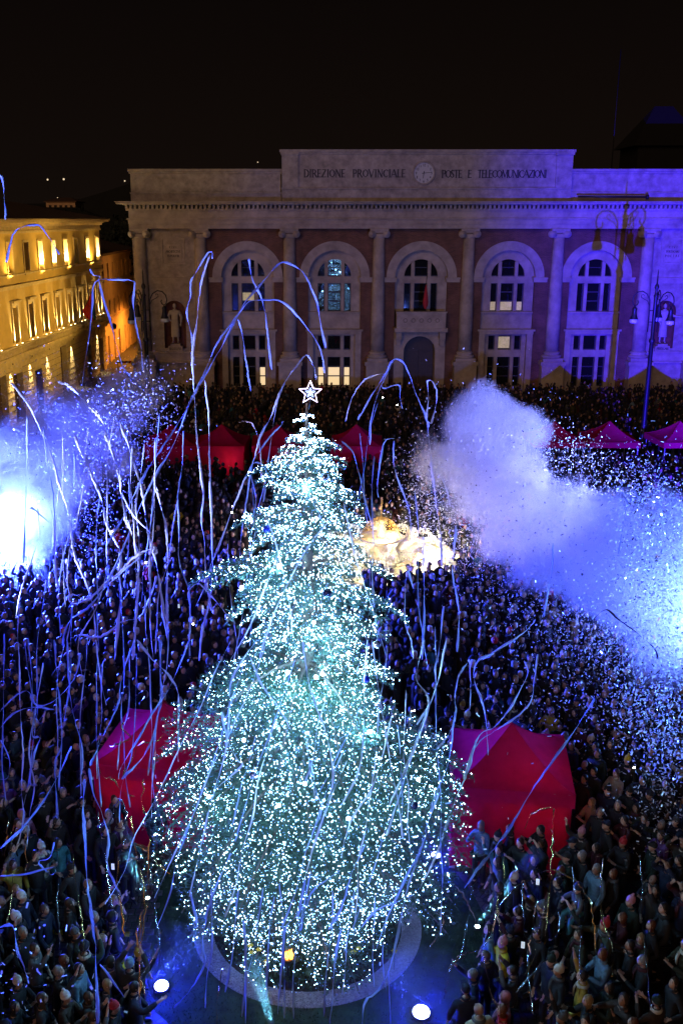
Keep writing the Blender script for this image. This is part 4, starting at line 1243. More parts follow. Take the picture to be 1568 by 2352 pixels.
# four carved sea horses on the basin
for k in range(4):
    a = R(45 + 90 * k); M = Matrix.Rotation(a, 3, 'Z')
    mb = MB(); mb.tube([M @ Vector(p) for p in ((1.1, -.3, .5), (1.3, .1, .7), (1.6, .15, .8), (1.9, 0, 1.0), (2.0, 0, 1.35), (2.15, 0, 1.5), (2.4, 0, 1.38))], [.06, .14, .22, .24, .17, .13, .07], 8)
    for s in (-1, 1): mb.tube([M @ Vector(p) for p in ((1.95, s * .15, .95), (2.25, s * .2, 1.05), (2.4, s * .2, .8))], [.08, .06, .04], 6)
    mb.build('sea_horse', FST, ft)
for a in range(0, 360, 60):
    p = FC + Vector((2.5 * math.cos(R(a + 20)), 2.5 * math.sin(R(a + 20)), .75))
    lamp('fountain_lamp', 'POINT', p, 420 if a in (0, 300, 60) else 300, (1.0, .80, .42), .12)
lamp('fountain_lamp', 'POINT', FC + Vector((.0, -.75, 1.9)), 150, (1.0, .70, .24), .08)
lamp('fountain_lamp', 'POINT', FC + Vector((.55, .3, 1.8)), 90, (1.0, .70, .24), .08)

# ================================================================== GROUND FLOODLIGHTS ROUND THE TREE
HOT = mat('hot_blue_white_lens', (.8, .85, 1), .4, emit=(.55, .62, 1.0), estr=14)
HOTW = mat('hot_white_lens', (.9, .95, 1), .4, emit=(.75, .93, 1.0), estr=18)
def ground_flood(p, r, label, aim, mlens, e, col, name='floodlight', tilt=3.2):
    t = thing(name, label, 'floodlight', (p.x, p.y, 0), 0)
    d = (Vector((0, 0, CAM_H)) - Vector((p.x, p.y, 0))).normalized()
    d = (d + Vector((0, 0, tilt))).normalized()
    q = d.to_track_quat('Z', 'Y').to_matrix()
    c = Vector((0, 0, .05 + r * .9))
    mb = MB(); vs = []; n = 20
    prof = [(r * .55, -r * .7), (r * .9, -r * .5), (r * 1.08, 0), (r * 1.08, .03), (r, .03), (r * .96, .0)]
    for rr, z in prof:
        vs += [c + q @ Vector((rr * math.cos(2 * math.pi * k / n), rr * math.sin(2 * math.pi * k / n), z)) for k in range(n)]
    mb.add(vs, [(j * n + k, j * n + (k + 1) % n, (j + 1) * n + (k + 1) % n, (j + 1) * n + k) for j in range(len(prof) - 1) for k in range(n)] + [tuple(range(n))], 0, True)
    mb.build('housing', IRON, t)
    mb = MB(); vs = [c + q @ Vector((r * .97 * math.cos(2 * math.pi * k / n), r * .97 * math.sin(2 * math.pi * k / n), .012)) for k in range(n)]
    mb.add(vs, [tuple(range(n))]); mb.build('lens', mlens, t)
    mb = MB(); s_ = q @ Vector((1, 0, 0))
    mb.tube([c + s_ * r * 1.1, Vector((s_.x * r * 1.1, s_.y * r * 1.1, .03)), Vector((-s_.x * r * 1.1, -s_.y * r * 1.1, .03)), c - s_ * r * 1.1], .014, 5); mb.build('bracket', IRON, t)
    return t, Vector((p.x, p.y, 0)) + c + d * .12
GLOWS = []
for (x, y, r, e, lab) in ((1000, 1977, .11, 420, 'blazing blue floodlight on the lawn below the big crimson gazebo'), (372, 2282, .145, 520, 'blazing blue floodlight on the pavement beside the crowd with the yellow jacket child'), (966, 2345, .17, 520, 'blazing blue floodlight at the bottom edge of the picture by the lawn')):
    p = G(x, y)
    t, c = ground_flood(p, r, lab, None, HOT, e, BLUE)
    GLOWS.append(c)
    lamp('ground_flood_glow', 'POINT', c + Vector((0, -.12, .22)), e * .4, (0.010, 0.018, 1.0), .05)
    lamp('ground_flood_beam', 'SPOT', c + Vector((0, 0, .05)), 900, (0.04, 0.10, 1.0), .05, target=(TREE.x, TREE.y, 3.0), cone=70, blend=.6)
SPOTS = []
for (x, y, r, aim, lab) in ((1095, 2138, .055, (1235, 1955), 'small white spotlight with a pale beam at the lawn edge near the right crowd'), (340, 2072, .05, (292, 1965), 'small white spotlight with a faint beam between the crowd and the tree')):
    p = G(x, y)
    t, c = ground_flood(p, r, lab, None, HOTW, 0, (1, 1, 1), 'spotlight')
    SPOTS.append((c, aim))
p = G(632, 2395)
t, c = ground_flood(p, .06, 'small spotlight below the frame throwing a teal beam up the gravel', None, HOTW, 0, (1, 1, 1), 'spotlight')
SPOTS.append((c, (578, 2205)))
# stage floodlights and confetti blowers beside the square
def stage_light(x, y, rz, label):
    t = thing('stage_floodlight', label, 'floodlight', (x, y, 0), rz)
    mb = MB(); mb.tube([(0, 0, .6), (0, 0, 1.35)], .03, 6)
    for k in range(3): a = k * 2.094; mb.tube([(0, 0, .75), (.45 * math.cos(a), .45 * math.sin(a), .02)], .022, 5)
    mb.build('stand', IRON, t)
    mb = MB(); mb.box(-.28, .28, -.16, .02, 1.4, 1.85); mb.box(-.3, .3, .02, .05, 1.38, 1.87); mb.build('housing', IRON, t)
    mb = MB(); mb.add([(-.26, .053, 1.42), (.26, .053, 1.42), (.26, .053, 1.83), (-.26, .053, 1.83)], [(3, 2, 1, 0)]); mb.build('lens', HOT, t)
    return t
stage_light(14.75, 28.2, R(-25), 'blue stage floodlight on a stand beyond the smoke by the big crimson gazebo')
stage_light(-14.2, 39.1, R(-80), 'blue stage floodlight on a stand at the edge of the bright smoke')

# ================================================================== CHRISTMAS TREE
BARK = mat('cedar_bark', (0.16, 0.125, 0.10), 0.9, var=0.4, scale=8, bump=0.6, bscale=20)
NEED = mat('cedar_needles', (0.058, 0.125, 0.082), 0.55, var=0.55, scale=2.2, trans=0.18)
LED = mat('led_bulb', (.9, .95, 1), .4, emit=(0.36, 0.60, 1.0), estr=72)
LEDD = mat('led_bulb_dim', (.5, .8, 1), .4, emit=(0.13, 0.38, 1.0), estr=1.9)
xt = thing('christmas_tree', 'tall cedar hung with thousands of blue white fairy lights on a round gravel bed', 'tree', TREE)
TH = 11.66
mb = MB(); mb.tube([(0, 0, 0), (.03, 0, 2), (-.02, .02, 5), (.02, 0, 8), (0, 0, 10), (0.0, 0, TH)], [.30, .26, .19, .12, .06, .02], 10); mb.build('trunk', BARK, xt)
PROF = [(0.0, 1.9), (.35, 2.2), (.8, 2.5), (1.6, 2.8), (2.2, 3.2), (2.7, 3.75), (3.15, 3.0), (3.6, 3.45), (4.3, 3.3), (4.7, 2.6), (5.2, 1.7), (5.6, 2.3), (6.1, 2.75), (6.5, 2.0), (6.9, 1.45), (7.3, 1.95), (7.8, 2.15), (8.2, 1.65), (8.6, 1.45), (9.0, 1.55), (9.45, 1.12), (9.8, 1.0), (10.15, 1.06), (10.5, .80), (10.75, .62), (10.9, .12), (11.1, .36), (11.35, .05)]
def crown_r(h):
    return float(np.interp(h, [p[0] for p in PROF], [p[1] for p in PROF]))
# bough prototypes: a drooping, flat, feathery spray of length 1 pointing along +X
def bough_mesh(L, seed):
    r_ = np.random.default_rng(seed)
    V, F = [], []
    def axis(t):    # droops towards its tip
        return np.array([L * t, 0, L * (.12 * math.sin(t * 2.2) - .34 * t ** 2.1)])
    segs = []
    nb = int(7 + L * 9)
    for k in range(nb):
        t = .12 + .86 * (k + r_.random() * .6) / nb
        p = axis(t)
        for s in (-1, 1):
            ln = L * (.36 * (1 - t) ** .7 + .07) * r_.uniform(.65, 1.15)
            an = s * r_.uniform(.75, 1.15)
            d = np.array([math.cos(an), math.sin(an), r_.normal(0, .08)])
            q = p + d * ln + np.array([0, 0, -.22 * ln])
            segs.append((p, q))
            for w in range(max(1, int(ln / .13))):
                f = r_.uniform(.25, .95); pp = p + (q - p) * f
                an2 = an + r_.choice([-1, 1]) * r_.uniform(.5, 1.0); l2 = ln * .38 * (1.2 - f)
                segs.append((pp, pp + np.array([math.cos(an2) * l2, math.sin(an2) * l2, -.12 * l2 + r_.normal(0, .02)])))
    segs.append((axis(.8), axis(1.04)))
    for a, b in segs:
        l = np.linalg.norm(b - a)
        if l < .02: continue
        d = (b - a) / l
        n = max(2, int(l / .05))
        for k in range(n):
            c = a + d * l * (k + r_.random()) / n
            for _ in range(2):
                u = d * r_.uniform(.3, 1) + r_.normal(0, .55, 3); u /= np.linalg.norm(u)
                w = np.cross(u, r_.normal(0, 1, 3)); w /= np.linalg.norm(w)
                nl = r_.uniform(.045, .085); o = len(V)
                V.extend([c - w * .010, c + w * .010, c + u * nl]); F.append((o, o + 1, o + 2))
    n0 = len(F)
    # woody stem
    for k in range(6):
        p, q = axis(k / 6), axis((k + 1) / 6); rr0 = .03 * L ** .5 * (1 - k / 6.5); o = len(V)
        for c, r0 in ((p, rr0), (q, rr0 * .8)):
            for e in range(4): V.append(c + np.array([0, r0 * math.cos(e * 1.571), r0 * math.sin(e * 1.571)]))
        for e in range(4):
            e2 = (e + 1) % 4; F.append((o + e, o + e2, o + 4 + e2)); F.append((o + e, o + 4 + e2, o + 4 + e))
    mi = [0] * n0 + [1] * (len(F) - n0)
    return np_mesh('bough', V, F, [NEED, BARK], mi), segs
BL = [.5, .95, 1.6, 2.4, 3.2]
BPRO = [[bough_mesh(L, 100 * i + j) for j in range(3)] for i, L in enumerate(BL)]
bulbs, bulb_w = [], []
h = .40
whorl = 0
NB = 0
trng = random.Random(11)
hs = []
tops = [10.88, 11.16, 11.42]
while h < 10.8 or tops:
    if h >= 10.8: h = tops.pop(0)
    R0 = max(crown_r(h), .0) if h < 10.8 else {10.88: .40, 11.16: .28, 11.42: .16}[h]
    nbr = max(4, int(round(3 + R0 * 2.9)))
    off = trng.uniform(0, 6.28)
    for k in range(nbr):
        a = off + 2 * math.pi * (k + trng.uniform(-.3, .3)) / nbr
        az = a; L = R0 * min(1.2, trng.uniform(.58, 1.14) * (1 + (.10 * math.sin(2 * az + h * 1.9) + .10 * math.sin(3 * az - h * 2.7 + 1)) * (h < 8.4)))
        if trng.random() < .13 and 1.5 < h < 8.5: continue
        i = int(np.argmin([abs(math.log(L / b)) for b in BL]))
        me, segs = BPRO[i][trng.randrange(3)]
        sc = L / BL[i]
        pitch = trng.uniform(-.10, .16) - (.25 if h > 9.5 else 0)
        roll = trng.uniform(-.15, .15)
        zz = h + trng.uniform(-.12, .12) + .09 * L
        o = bpy.data.objects.new('bough', me); S.collection.objects.link(o); o.parent = xt
        M = Matrix.Translation((0, 0, zz)) @ Matrix.Rotation(a, 4, 'Z') @ Matrix.Rotation(pitch, 4, 'Y') @ Matrix.Rotation(roll, 4, 'X') @ Matrix.Diagonal((sc, sc, sc, 1))
        o.matrix_basis = M; NB += 1
        for _ in range(int(34 + 58 * L ** 1.25)):
            s_ = segs[trng.randrange(len(segs))]; f = trng.random()
            p = Vector(s_[0]).lerp(Vector(s_[1]), f) + Vector((trng.gauss(0, .02), trng.gauss(0, .02), trng.uniform(-.02, .07)))
            bulbs.append(M @ p)
    whorl += 1
    if h >= 10.8:
        if not tops: break
        continue
    h += .19 if h > 8.4 else (.15 + .03 * R0 / 3.5) if whorl % 3 else (.60 + .16 * R0 / 3.5)
# hanging curtain of short light strings at the skirt
for k in range(3000):
    a = trng.uniform(0, 2 * math.pi); rm = 2.12 + .22 * math.sin(3 * a + .6) + .14 * math.sin(7 * a)
    r_ = rm * math.sqrt(trng.uniform(.12, 1)); z0 = .06 + 1.5 * trng.random() ** 1.5
    bulbs.append(Vector((r_ * math.cos(a), r_ * math.sin(a), round(z0 / .13) * .13 + trng.gauss(0, .02) + .05)))
# strings wound on the trunk
for k in range(260): z = 10.9 * k / 260; bulbs.append(Vector((.24 * math.cos(k * .7), .24 * math.sin(k * .7), z)) * 1.0)
print('boughs', NB, 'bulbs', len(bulbs))
sizes = [trng.choice([.0048, .0058, .0068, .0085]) * (1.7 if trng.random() < .03 else 1) for _ in bulbs]
order = sorted(range(len(bulbs)), key=lambda i: (bulbs[i] + TREE - Vector((0, 0, CAM_H))).length / sizes[i])
bm_ = MB(); bm_.sphere((0, 0, 0), 1, 6, 4); bme = bm_.mesh('led_bulb', LED)
for i in order[:290]:
    o = bpy.data.objects.new('led_bulb', bme); S.collection.objects.link(o); o.parent = xt; o.location = bulbs[i]; o.scale = (sizes[i],) * 3
rest_ = order[290:]
octa_field('led_bulbs', [tuple(bulbs[i]) for i in rest_ if i % 20 < 10], [sizes[i] for i in rest_ if i % 20 < 10], LED, 'stuff', xt)
octa_field('led_bulbs', [tuple(bulbs[i]) for i in rest_ if i % 20 >= 10], [sizes[i] for i in rest_ if i % 20 >= 10], LEDD, 'stuff', xt)
# small white floods fixed inside the crown
for (x, y, Y, e) in ((660, 1545, 17.2, 60), (725, 1555, 16.9, 70), (740, 1548, 17.4, 50), (555, 1350, 18.0, 40), (640, 1300, 18, 26), (800, 1500, 17.2, 34), (700, 1800, 16.0, 34), (560, 1700, 16.6, 30), (850, 1680, 16.6, 30), (640, 1850, 15.6, 30), (800, 1880, 15.6, 30), (720, 1430, 17.8, 26), (700, 1120, 18.2, 18), (480, 1830, 17, 22), (960, 1790, 17, 22)):
    p = P(x, y, Y)
    mb = MB(); mb.sphere(p - TREE, .035, 8, 6); mb.build('crown_light', LED, xt)
    lamp('crown_light', 'POINT', p + Vector((0, -.12, .05)), e * 2.5, (.26, .64, 1.0), .08)
# star
STAR = mat('star_tube', (.9, .85, 1), .4, emit=(1.0, .80, 1.0), estr=3.5)
STARIN = mat('star_inner_tube', (.8, .85, 1), .4, emit=(.35, .50, 1.0), estr=1.6)
sp_ = P(714, 902, TREE.y); sp_.x = TREE.x + .0
st = thing('tree_star', 'glowing white outline star on top of the lit tree', 'star', (sp_.x + .07, TREE.y, sp_.z))
RS = .225
pts = [(RS * (1 if k % 2 == 0 else .44) * math.sin(k * math.pi / 5), 0, RS * (1 if k % 2 == 0 else .44) * math.cos(k * math.pi / 5)) for k in range(10)]
mb = MB(); mb.tube(pts + [pts[0], pts[1]], .0105, 6, caps=False); mb.build('outline_tube', STAR, st)
mb = MB()
for k in range(5):
    a = k * 2 * math.pi / 5; mb.tube([(0, 0, 0), (.06 * math.sin(a - .3), 0, .06 * math.cos(a - .3)), (.10 * math.sin(a), 0, .10 * math.cos(a)), (.06 * math.sin(a + .3), 0, .06 * math.cos(a + .3)), (0, 0, 0)], .009, 5)
mb.build('inner_flower', STARIN, st)
mb = MB(); mb.tube([(0, 0, -.1), (-.03, .0, -.32)], .012, 5); mb.build('mount', IRON, st)
lamp('star_glow', 'POINT', (sp_.x, TREE.y - .25, sp_.z), 3, (.9, .85, 1), .1)
# baubles
BB = mat('blue_bauble', (0.01, 0.02, 0.35), 0.08, spec=1.0, metal=.3)
BSV = mat('silver_bauble', (0.75, 0.8, 0.88), 0.12, metal=.9)
BK = mat('dark_bauble', (0.015, 0.02, 0.05), 0.1, spec=1.0)
for (x, y, Y, m, r_, lab) in ((613, 1215, 18.3, BB, .075, 'deep blue bauble at the outer edge of the third tree tier'), (751, 1362, 17.4, BK, .09, 'dark glass bauble hanging beside the bare trunk gap'), (745, 1097, 18.2, BSV, .085, 'blue and white bauble on the upper tree, below the star'),
    (865, 1480, 17.3, BSV, .08, 'silver bauble on the tier level with the bare trunk gap'), (872, 1622, 16.6, BSV, .085, 'pale silver bauble on the broad middle tier beside streamers'), (583, 1780, 15.9, BSV, .085, 'white bauble low on the tree beside the purple lit gazebo'), (840, 1560, 16.9, BB, .07, 'blue bauble tucked in the dark gap between two boughs'), (950, 1850, 16.2, BK, .08, 'dark bauble near the tip of the lowest long bough')):
    p = P(x, y, Y)
    t = thing('bauble', lab, 'bauble', p, 0, 'baubles on the tree')
    mb = MB(); mb.sphere((0, 0, 0), r_, 16, 10); mb.build('ball', m, t)
    mb = MB(); mb.lathe([(.014, r_ - .004), (.014, r_ + .02)], n=8); mb.tube([(0, 0, r_ + .02), (0, 0, r_ + .12)], .003, 4); mb.build('cap', TPOLE, t)
# orange flame lamp low in the planting
FL = mat('orange_flame', (1, .5, .1), .5, emit=(1.0, .36, .05), estr=6)
p = G(662, 2192, .5)
t = thing('flame_lamp', 'small orange flame glowing in the planting under the tree skirt', 'lamp', (p.x, p.y - .3, 0))
FY = Vector((TREE.x, p.y - .3, 0))
mb = MB(); mb.lathe([(.1, 0), (.1, .04), (.03, .08), (.03, .55), (.11, .60), (.13, .68), (.11, .68)], n=10); mb.build('bowl', IRON, t)
for k in range(7):
    a = k * .9; r_ = .07 if k else 0; hh = rng.uniform(.12, .26); mb = MB(); b = Vector((r_ * math.cos(a) * 1.4, r_ * math.sin(a) * .7, .66))
    mb.tube([b, b + Vector((.02, 0, hh * .4)), b + Vector((-.015 + .03 * math.cos(a), 0, hh * .75)), b + Vector((.03 * math.cos(a), 0, hh))], [.03, .035, .018, .002], 6); mb.build('flame', FL, t)
lamp('flame_glow', 'POINT', (p.x, p.y - .4, 1.0), 6, (1, .4, .06), .05)

# ================================================================== PEOPLE
def skin_mesh(verts, edges, radii, root=0, sub=1):
    """grow one continuous surface over a skeleton"""
    me = bpy.data.meshes.new('sk')
    me.from_pydata([tuple(v) for v in verts], edges, [])
    o = bpy.data.objects.new('sk', me)
    S.collection.objects.link(o)
    o.modifiers.new('s', 'SKIN')
    if sub:
        m = o.modifiers.new('u', 'SUBSURF'); m.levels = sub; m.render_levels = sub
    for i, r in enumerate(radii):
        sv = me.skin_vertices[0].data[i]
        sv.radius = r if isinstance(r, tuple) else (r, r)
        sv.use_root = (i == root)
    dg = bpy.context.evaluated_depsgraph_get()
    ev = o.evaluated_get(dg)
    em = ev.to_mesh()
    vs = [v.co.copy() for v in em.vertices]
    fs = [tuple(p.vertices) for p in em.polygons]
    ev.to_mesh_clear()
    bpy.data.objects.remove(o)
    bpy.data.meshes.remove(me)
    return vs, fs

SKIN_TONES = [mat('skin_fair', (0.60, 0.39, 0.29), 0.55), mat('skin_tan', (0.50, 0.31, 0.22), 0.55), mat('skin_olive', (0.36, 0.21, 0.145), 0.55)]
EYE = mat('eye_dark', (0.02, 0.015, 0.012), 0.3)
LIP = mat('lip', (0.34, 0.12, 0.11), 0.5)
SHOE = mat('black_shoe', (0.015, 0.014, 0.014), 0.5)

# pose: shoulder side +1 = the person's left (at -X when facing +Y)
POSES = {
 'stand': dict(L=((-.27, .02, 1.17), (-.24, .16, .93), (-.23, .20, .85)), R=((.27, .02, 1.17), (.24, .16, .93), (.23, .20, .85)), pitch=18, yaw=0, txt='standing with lowered arms'),
 'pockets': dict(L=((-.32, -.06, 1.16), (-.20, .12, .98), (-.16, .16, .93)), R=((.32, -.06, 1.16), (.20, .12, .98), (.16, .16, .93)), pitch=28, yaw=12, txt='hands near the pockets, gazing up'),
 'clap': dict(L=((-.26, .14, 1.14), (-.08, .34, 1.26), (-.02, .40, 1.32)), R=((.26, .14, 1.14), (.08, .34, 1.28), (.025, .40, 1.34)), pitch=15, yaw=-8, txt='clapping at chest height'),
 'cheer': dict(L=((-.30, .14, 1.52), (-.14, .24, 1.76), (-.08, .27, 1.85)), R=((.30, .14, 1.52), (.15, .24, 1.74), (.08, .27, 1.84)), pitch=25, yaw=0, txt='both arms raised'),
 'wave': dict(L=((-.27, .02, 1.17), (-.22, .18, .96), (-.20, .22, .88)), R=((.34, .08, 1.52), (.32, .18, 1.78), (.32, .20, 1.88)), pitch=20, yaw=10, txt='one hand raised'),
 'film': dict(L=((-.27, .16, 1.20), (-.12, .36, 1.42), (-.07, .42, 1.48)), R=((.27, .16, 1.20), (.12, .36, 1.42), (.06, .42, 1.48)), pitch=14, yaw=0, txt='holding both hands up to film'),
 'filmhigh': dict(L=((-.28, .02, 1.18), (-.22, .18, .98), (-.20, .22, .90)), R=((.30, .18, 1.46), (.18, .34, 1.70), (.15, .38, 1.79)), pitch=24, yaw=-10, txt='filming with one raised arm'),
 'point': dict(L=((-.27, .04, 1.18), (-.15, .24, 1.06), (-.08, .26, 1.02)), R=((.30, .16, 1.34), (.22, .42, 1.46), (.20, .51, 1.50)), pitch=22, yaw=18, txt='stretching one arm forward'),
}
def head_shape(mb, c, M, child=False):
    """head with brow, nose, chin, eyes, mouth and ears; looks along +Y before M"""
    nu, nv = 14, 10
    def T(p): return Vector(c) + M @ Vector(p)
    vs = []
    for j in range(nv + 1):
        b = math.pi * j / nv
        for i in range(nu):
            a = 2 * math.pi * i / nu + math.pi / 2
            x, y, z = .076 * math.sin(b) * math.cos(a), .094 * math.sin(b) * math.sin(a), .118 * math.cos(b)
            if z < 0:
                k = 1 - .32 * (-z / .118); x *= k
                if y > 0: y = y * (1 - .12 * (-z / .118)) + .008 * (-z / .118)
                else: y *= 1 - .25 * (-z / .118)
            if i == 0 and -.035 < z < .01: y += .024 if z < -.01 else .012      # nose
            if abs(z - .012) < .02 and i in (1, nu - 1): y -= .008                # eye sockets
            vs.append(T((x, y, z)))
    fs = [(j * nu + i, (j + 1) * nu + i, (j + 1) * nu + (i + 1) % nu, j * nu + (i + 1) % nu) for j in range(nv) for i in range(nu)]
    mb.add(vs, fs, 0, True)
    for s in (-1, 1):
        e = MB(); e.sphere((0, 0, 0), .011, 6, 4, 1, (1.3, .8, .8)); mb.add([T(Vector(v) + Vector((s * .030, .078, .012))) for v in e.v], e.f, 1, True)
        e = MB(); e.sphere((0, 0, 0), .020, 6, 4, 0, (.45, .8, 1.4)); mb.add([T(Vector(v) + Vector((s * .074, -.004, -.005))) for v in e.v], e.f, 0, True)
        e = MB(); e.sphere((0, 0, 0), .014, 6, 4, 1, (1.4, .35, .3)); mb.add([T(Vector(v) + Vector((s * .030, .083, .034))) for v in e.v], e.f, 1, True)
    e = MB(); e.sphere((0, 0, 0), .016, 6, 4, 2, (1.5, .5, .42)); mb.add([T(Vector(v) + Vector((0, .079, -.058))) for v in e.v], e.f, 2, True)

def build_pose(ps, slim):
    sw = .175 if slim else .195
    k = .92 if slim else 1.0
    V = [(0, 0, .95), (0, .0, 1.15), (0, 0, 1.36), (0, -.005, 1.48), (0, .012, 1.56)]
    E = [(0, 1), (1, 2), (2, 3), (3, 4)]
    Rr = [(.14 * k, .10), (.125 * k, .095), (.15 * k, .10), (.062, .058), (.052, .052)]
    JV, JE, JR = [(0, .0, .84), (0, 0, .98), (0, .005, 1.16), (0, .005, 1.34), (0, -.01, 1.47)], [(0, 1), (1, 2), (2, 3), (3, 4)], [(.20 * k, .155), (.185 * k, .145), (.165 * k, .135), (.175 * k, .135), (.085, .08)]
    for side in ('L', 'R'):
        s = -1 if side == 'L' else 1
        el, wr, pa = [Vector(p) for p in ps[side]]
        sh = Vector((s * sw, 0, 1.42))
        i0 = len(V)
        V += [sh, el, wr, pa]
        E += [(2, i0), (i0, i0 + 1), (i0 + 1, i0 + 2), (i0 + 2, i0 + 3)]
        Rr += [.062 * k, .043 * k, .030, (.038, .020)]
        d = (pa - wr).normalized()
        fa = (el - sh).cross(wr - el)
        sidev = d.cross(fa).normalized() if fa.length > 1e-4 else d.orthogonal().normalized()
        sidev = d.cross(Vector((0, 1, 0)) if abs(d.y) < .8 else Vector((0, 0, 1))).normalized()
        nrm = sidev.cross(d).normalized()
        for q, (o_, ln) in enumerate(((-.026, .062), (-.009, .075), (.009, .072), (.026, .055))):
            b = pa + sidev * o_ + d * .022
            t1 = b + d * ln * .55 + sidev * o_ * .25; t2 = t1 + d * ln * .45 + nrm * .012 + sidev * o_ * .1
            i1 = len(V); V += [b, t1, t2]; E += [(i0 + 3, i1), (i1, i1 + 1), (i1 + 1, i1 + 2)]; Rr += [.0095, .009, .007]
        b = pa - d * .02 - sidev * s * .034; t1 = b - sidev * s * .024 + d * .035 + nrm * .01
        i1 = len(V); V += [b, t1]; E += [(i0 + 3, i1), (i1, i1 + 1)]; Rr += [.0115, .009]
        j0 = len(JV)
        JV += [sh + Vector((0, 0, .0)), el, wr]; JE += [(3, j0), (j0, j0 + 1), (j0 + 1, j0 + 2)]; JR += [.085 * k, .066 * k, .050]
        hi = Vector((s * .095, 0, .88)); kn = Vector((s * .105, .02, .49)); an = Vector((s * .11, -.01, .09)); to = Vector((s * .12, .13, .045))
        i0 = len(V); V += [hi, kn, an, to]; E += [(0, i0), (i0, i0 + 1), (i0 + 1, i0 + 2), (i0 + 2, i0 + 3)]; Rr += [.085, .055, .040, .035]
    vs, fs = skin_mesh(V, E, Rr)
    body = MB(); body.add(vs, fs, 0, True)
    HM = Matrix.Rotation(R(ps['yaw']), 3, 'Z') @ Matrix.Rotation(R(ps['pitch']), 3, 'X')
    hc = Vector((0, .025 + .03 * math.sin(R(ps['pitch'])) * 0, 1.665))
    head_shape(body, hc, HM)
    vs, fs = skin_mesh(JV, JE, JR)
    jk = MB(); jk.add(vs, fs, 0, True)
    # collar
    jk.lathe([(.072, 1.47), (.088, 1.50), (.085, 1.545), (.072, 1.54)], (0, 0, 0), 12, 0, True, False)
    return body, jk, hc, HM
TV, TE, TR = [(0, 0, .93)], [], [(.165, .125)]
for s in (-1, 1):
    i0 = len(TV); TV += [(s * .1, 0, .84), (s * .107, .02, .49), (s * .112, -.01, .10)]; TE += [(0, i0), (i0, i0 + 1), (i0 + 1, i0 + 2)]; TR += [.105, .078, .062]
vs, fs = skin_mesh(TV, TE, TR)
TROU = MB().add(vs, fs, 0, True).mesh('trousers', mat('cloth_black', (0.012, 0.012, 0.014), .85))
mb = MB()
for s in (-1, 1): mb.tube([(s * .112, -.06, .05), (s * .112, .02, .055), (s * .118, .12, .045), (s * .12, .19, .035)], [.045, .052, .05, .03], 8)
SHOES = mb.mesh('shoes', SHOE)
# headwear and hair, centred on the head, looking along +Y
def cap_mesh(kind):
    mb = MB()
    nu = 14
    if kind in ('short', 'long', 'bob'):
        rows = 7; vs = []
        for j in range(rows):
            for i in range(nu):
                a = 2 * math.pi * i / nu
                front = max(0, math.sin(a))
                bmax = (1.95 - .95 * front) if kind == 'short' else (2.15 - 1.2 * front)
                b = bmax * j / (rows - 1)
                r = 1.07 + .035 * math.sin(i * 5.1 + j * 2.3)
                x, y, z = .078 * r * math.sin(b) * math.cos(a), .096 * r * math.sin(b) * math.sin(a) - .004, .120 * r * math.cos(b)
                if kind in ('long', 'bob') and j == rows - 1 and front < .35:
                    z -= (.18 if kind == 'long' else .06) * (1 - front); x *= 1.12; y = y * 1.05 - .01
                vs.append((x, y, z))
        mb.add(vs, [(j * nu + i, j * nu + (i + 1) % nu, (j + 1) * nu + (i + 1) % nu, (j + 1) * nu + i) for j in range(rows - 1) for i in range(nu)], 0, True)
    elif kind == 'beanie':
        prof = [(.086, -.005), (.094, .005), (.095, .035), (.088, .04), (.09, .07), (.075, .11), (.045, .14), (.004, .15)]
        mb.lathe(prof, (0, -.008, 0), nu, 0, True, False, sx=.93, sy=1.1)
    elif kind == 'hood':
        vs = []; rows = 7
        for j in range(rows):
            for i in range(nu):
                a = 2 * math.pi * i / nu; front = max(0, math.sin(a)); b = (2.5 - 1.75 * front) * j / (rows - 1)
                vs.append((.098 * math.sin(b) * math.cos(a), .118 * math.sin(b) * math.sin(a) - .012, .142 * math.cos(b)))
        mb.add(vs, [(j * nu + i, j * nu + (i + 1) % nu, (j + 1) * nu + (i + 1) % nu, (j + 1) * nu + i) for j in range(rows - 1) for i in range(nu)], 0, True)
    elif kind == 'peak':
        mb.lathe([(.088, .02), (.09, .06), (.075, .105), (.03, .13), (.003, .132)], (0, -.004, 0), nu, 0, True, False, sx=.92, sy=1.08)
        mb.add([(-.06, .075, .03), (.06, .075, .03), (.045, .165, .022), (-.045, .165, .022), (-.06, .075, .04), (.06, .075, .04), (.045, .165, .03), (-.045, .165, .03)], [(0, 1, 2, 3), (7, 6, 5, 4), (3, 2, 6, 7)])
    return mb
CAPS = {k: cap_mesh(k).mesh({'short': 'hair', 'long': 'hair', 'bob': 'hair', 'beanie': 'beanie', 'hood': 'hood', 'peak': 'cap'}[k], EYE) for k in ('short', 'long', 'bob', 'beanie', 'hood', 'peak')}
mb = MB(); mb.sphere((0, -.01, .165), .032, 8, 6); POM = mb.mesh('pompom', EYE)
mb = MB(); mb.lathe([(.075, 1.44), (.11, 1.455), (.122, 1.49), (.105, 1.525), (.078, 1.53)], n=14, caps=False); mb.tube([(.05, .105, 1.46), (.06, .15, 1.33), (.055, .15, 1.18)], [.035, .045, .04], 6, flat=.4); SCARF = mb.mesh('scarf', EYE)
PM = {}
for nm, ps in POSES.items():
    for slim in (0, 1):
        b, j, hc, HM = build_pose(ps, slim)
        PM[nm, slim] = (b.mesh('body', [SKIN_TONES[0], EYE, LIP]), j.mesh('jacket', EYE), hc, HM)
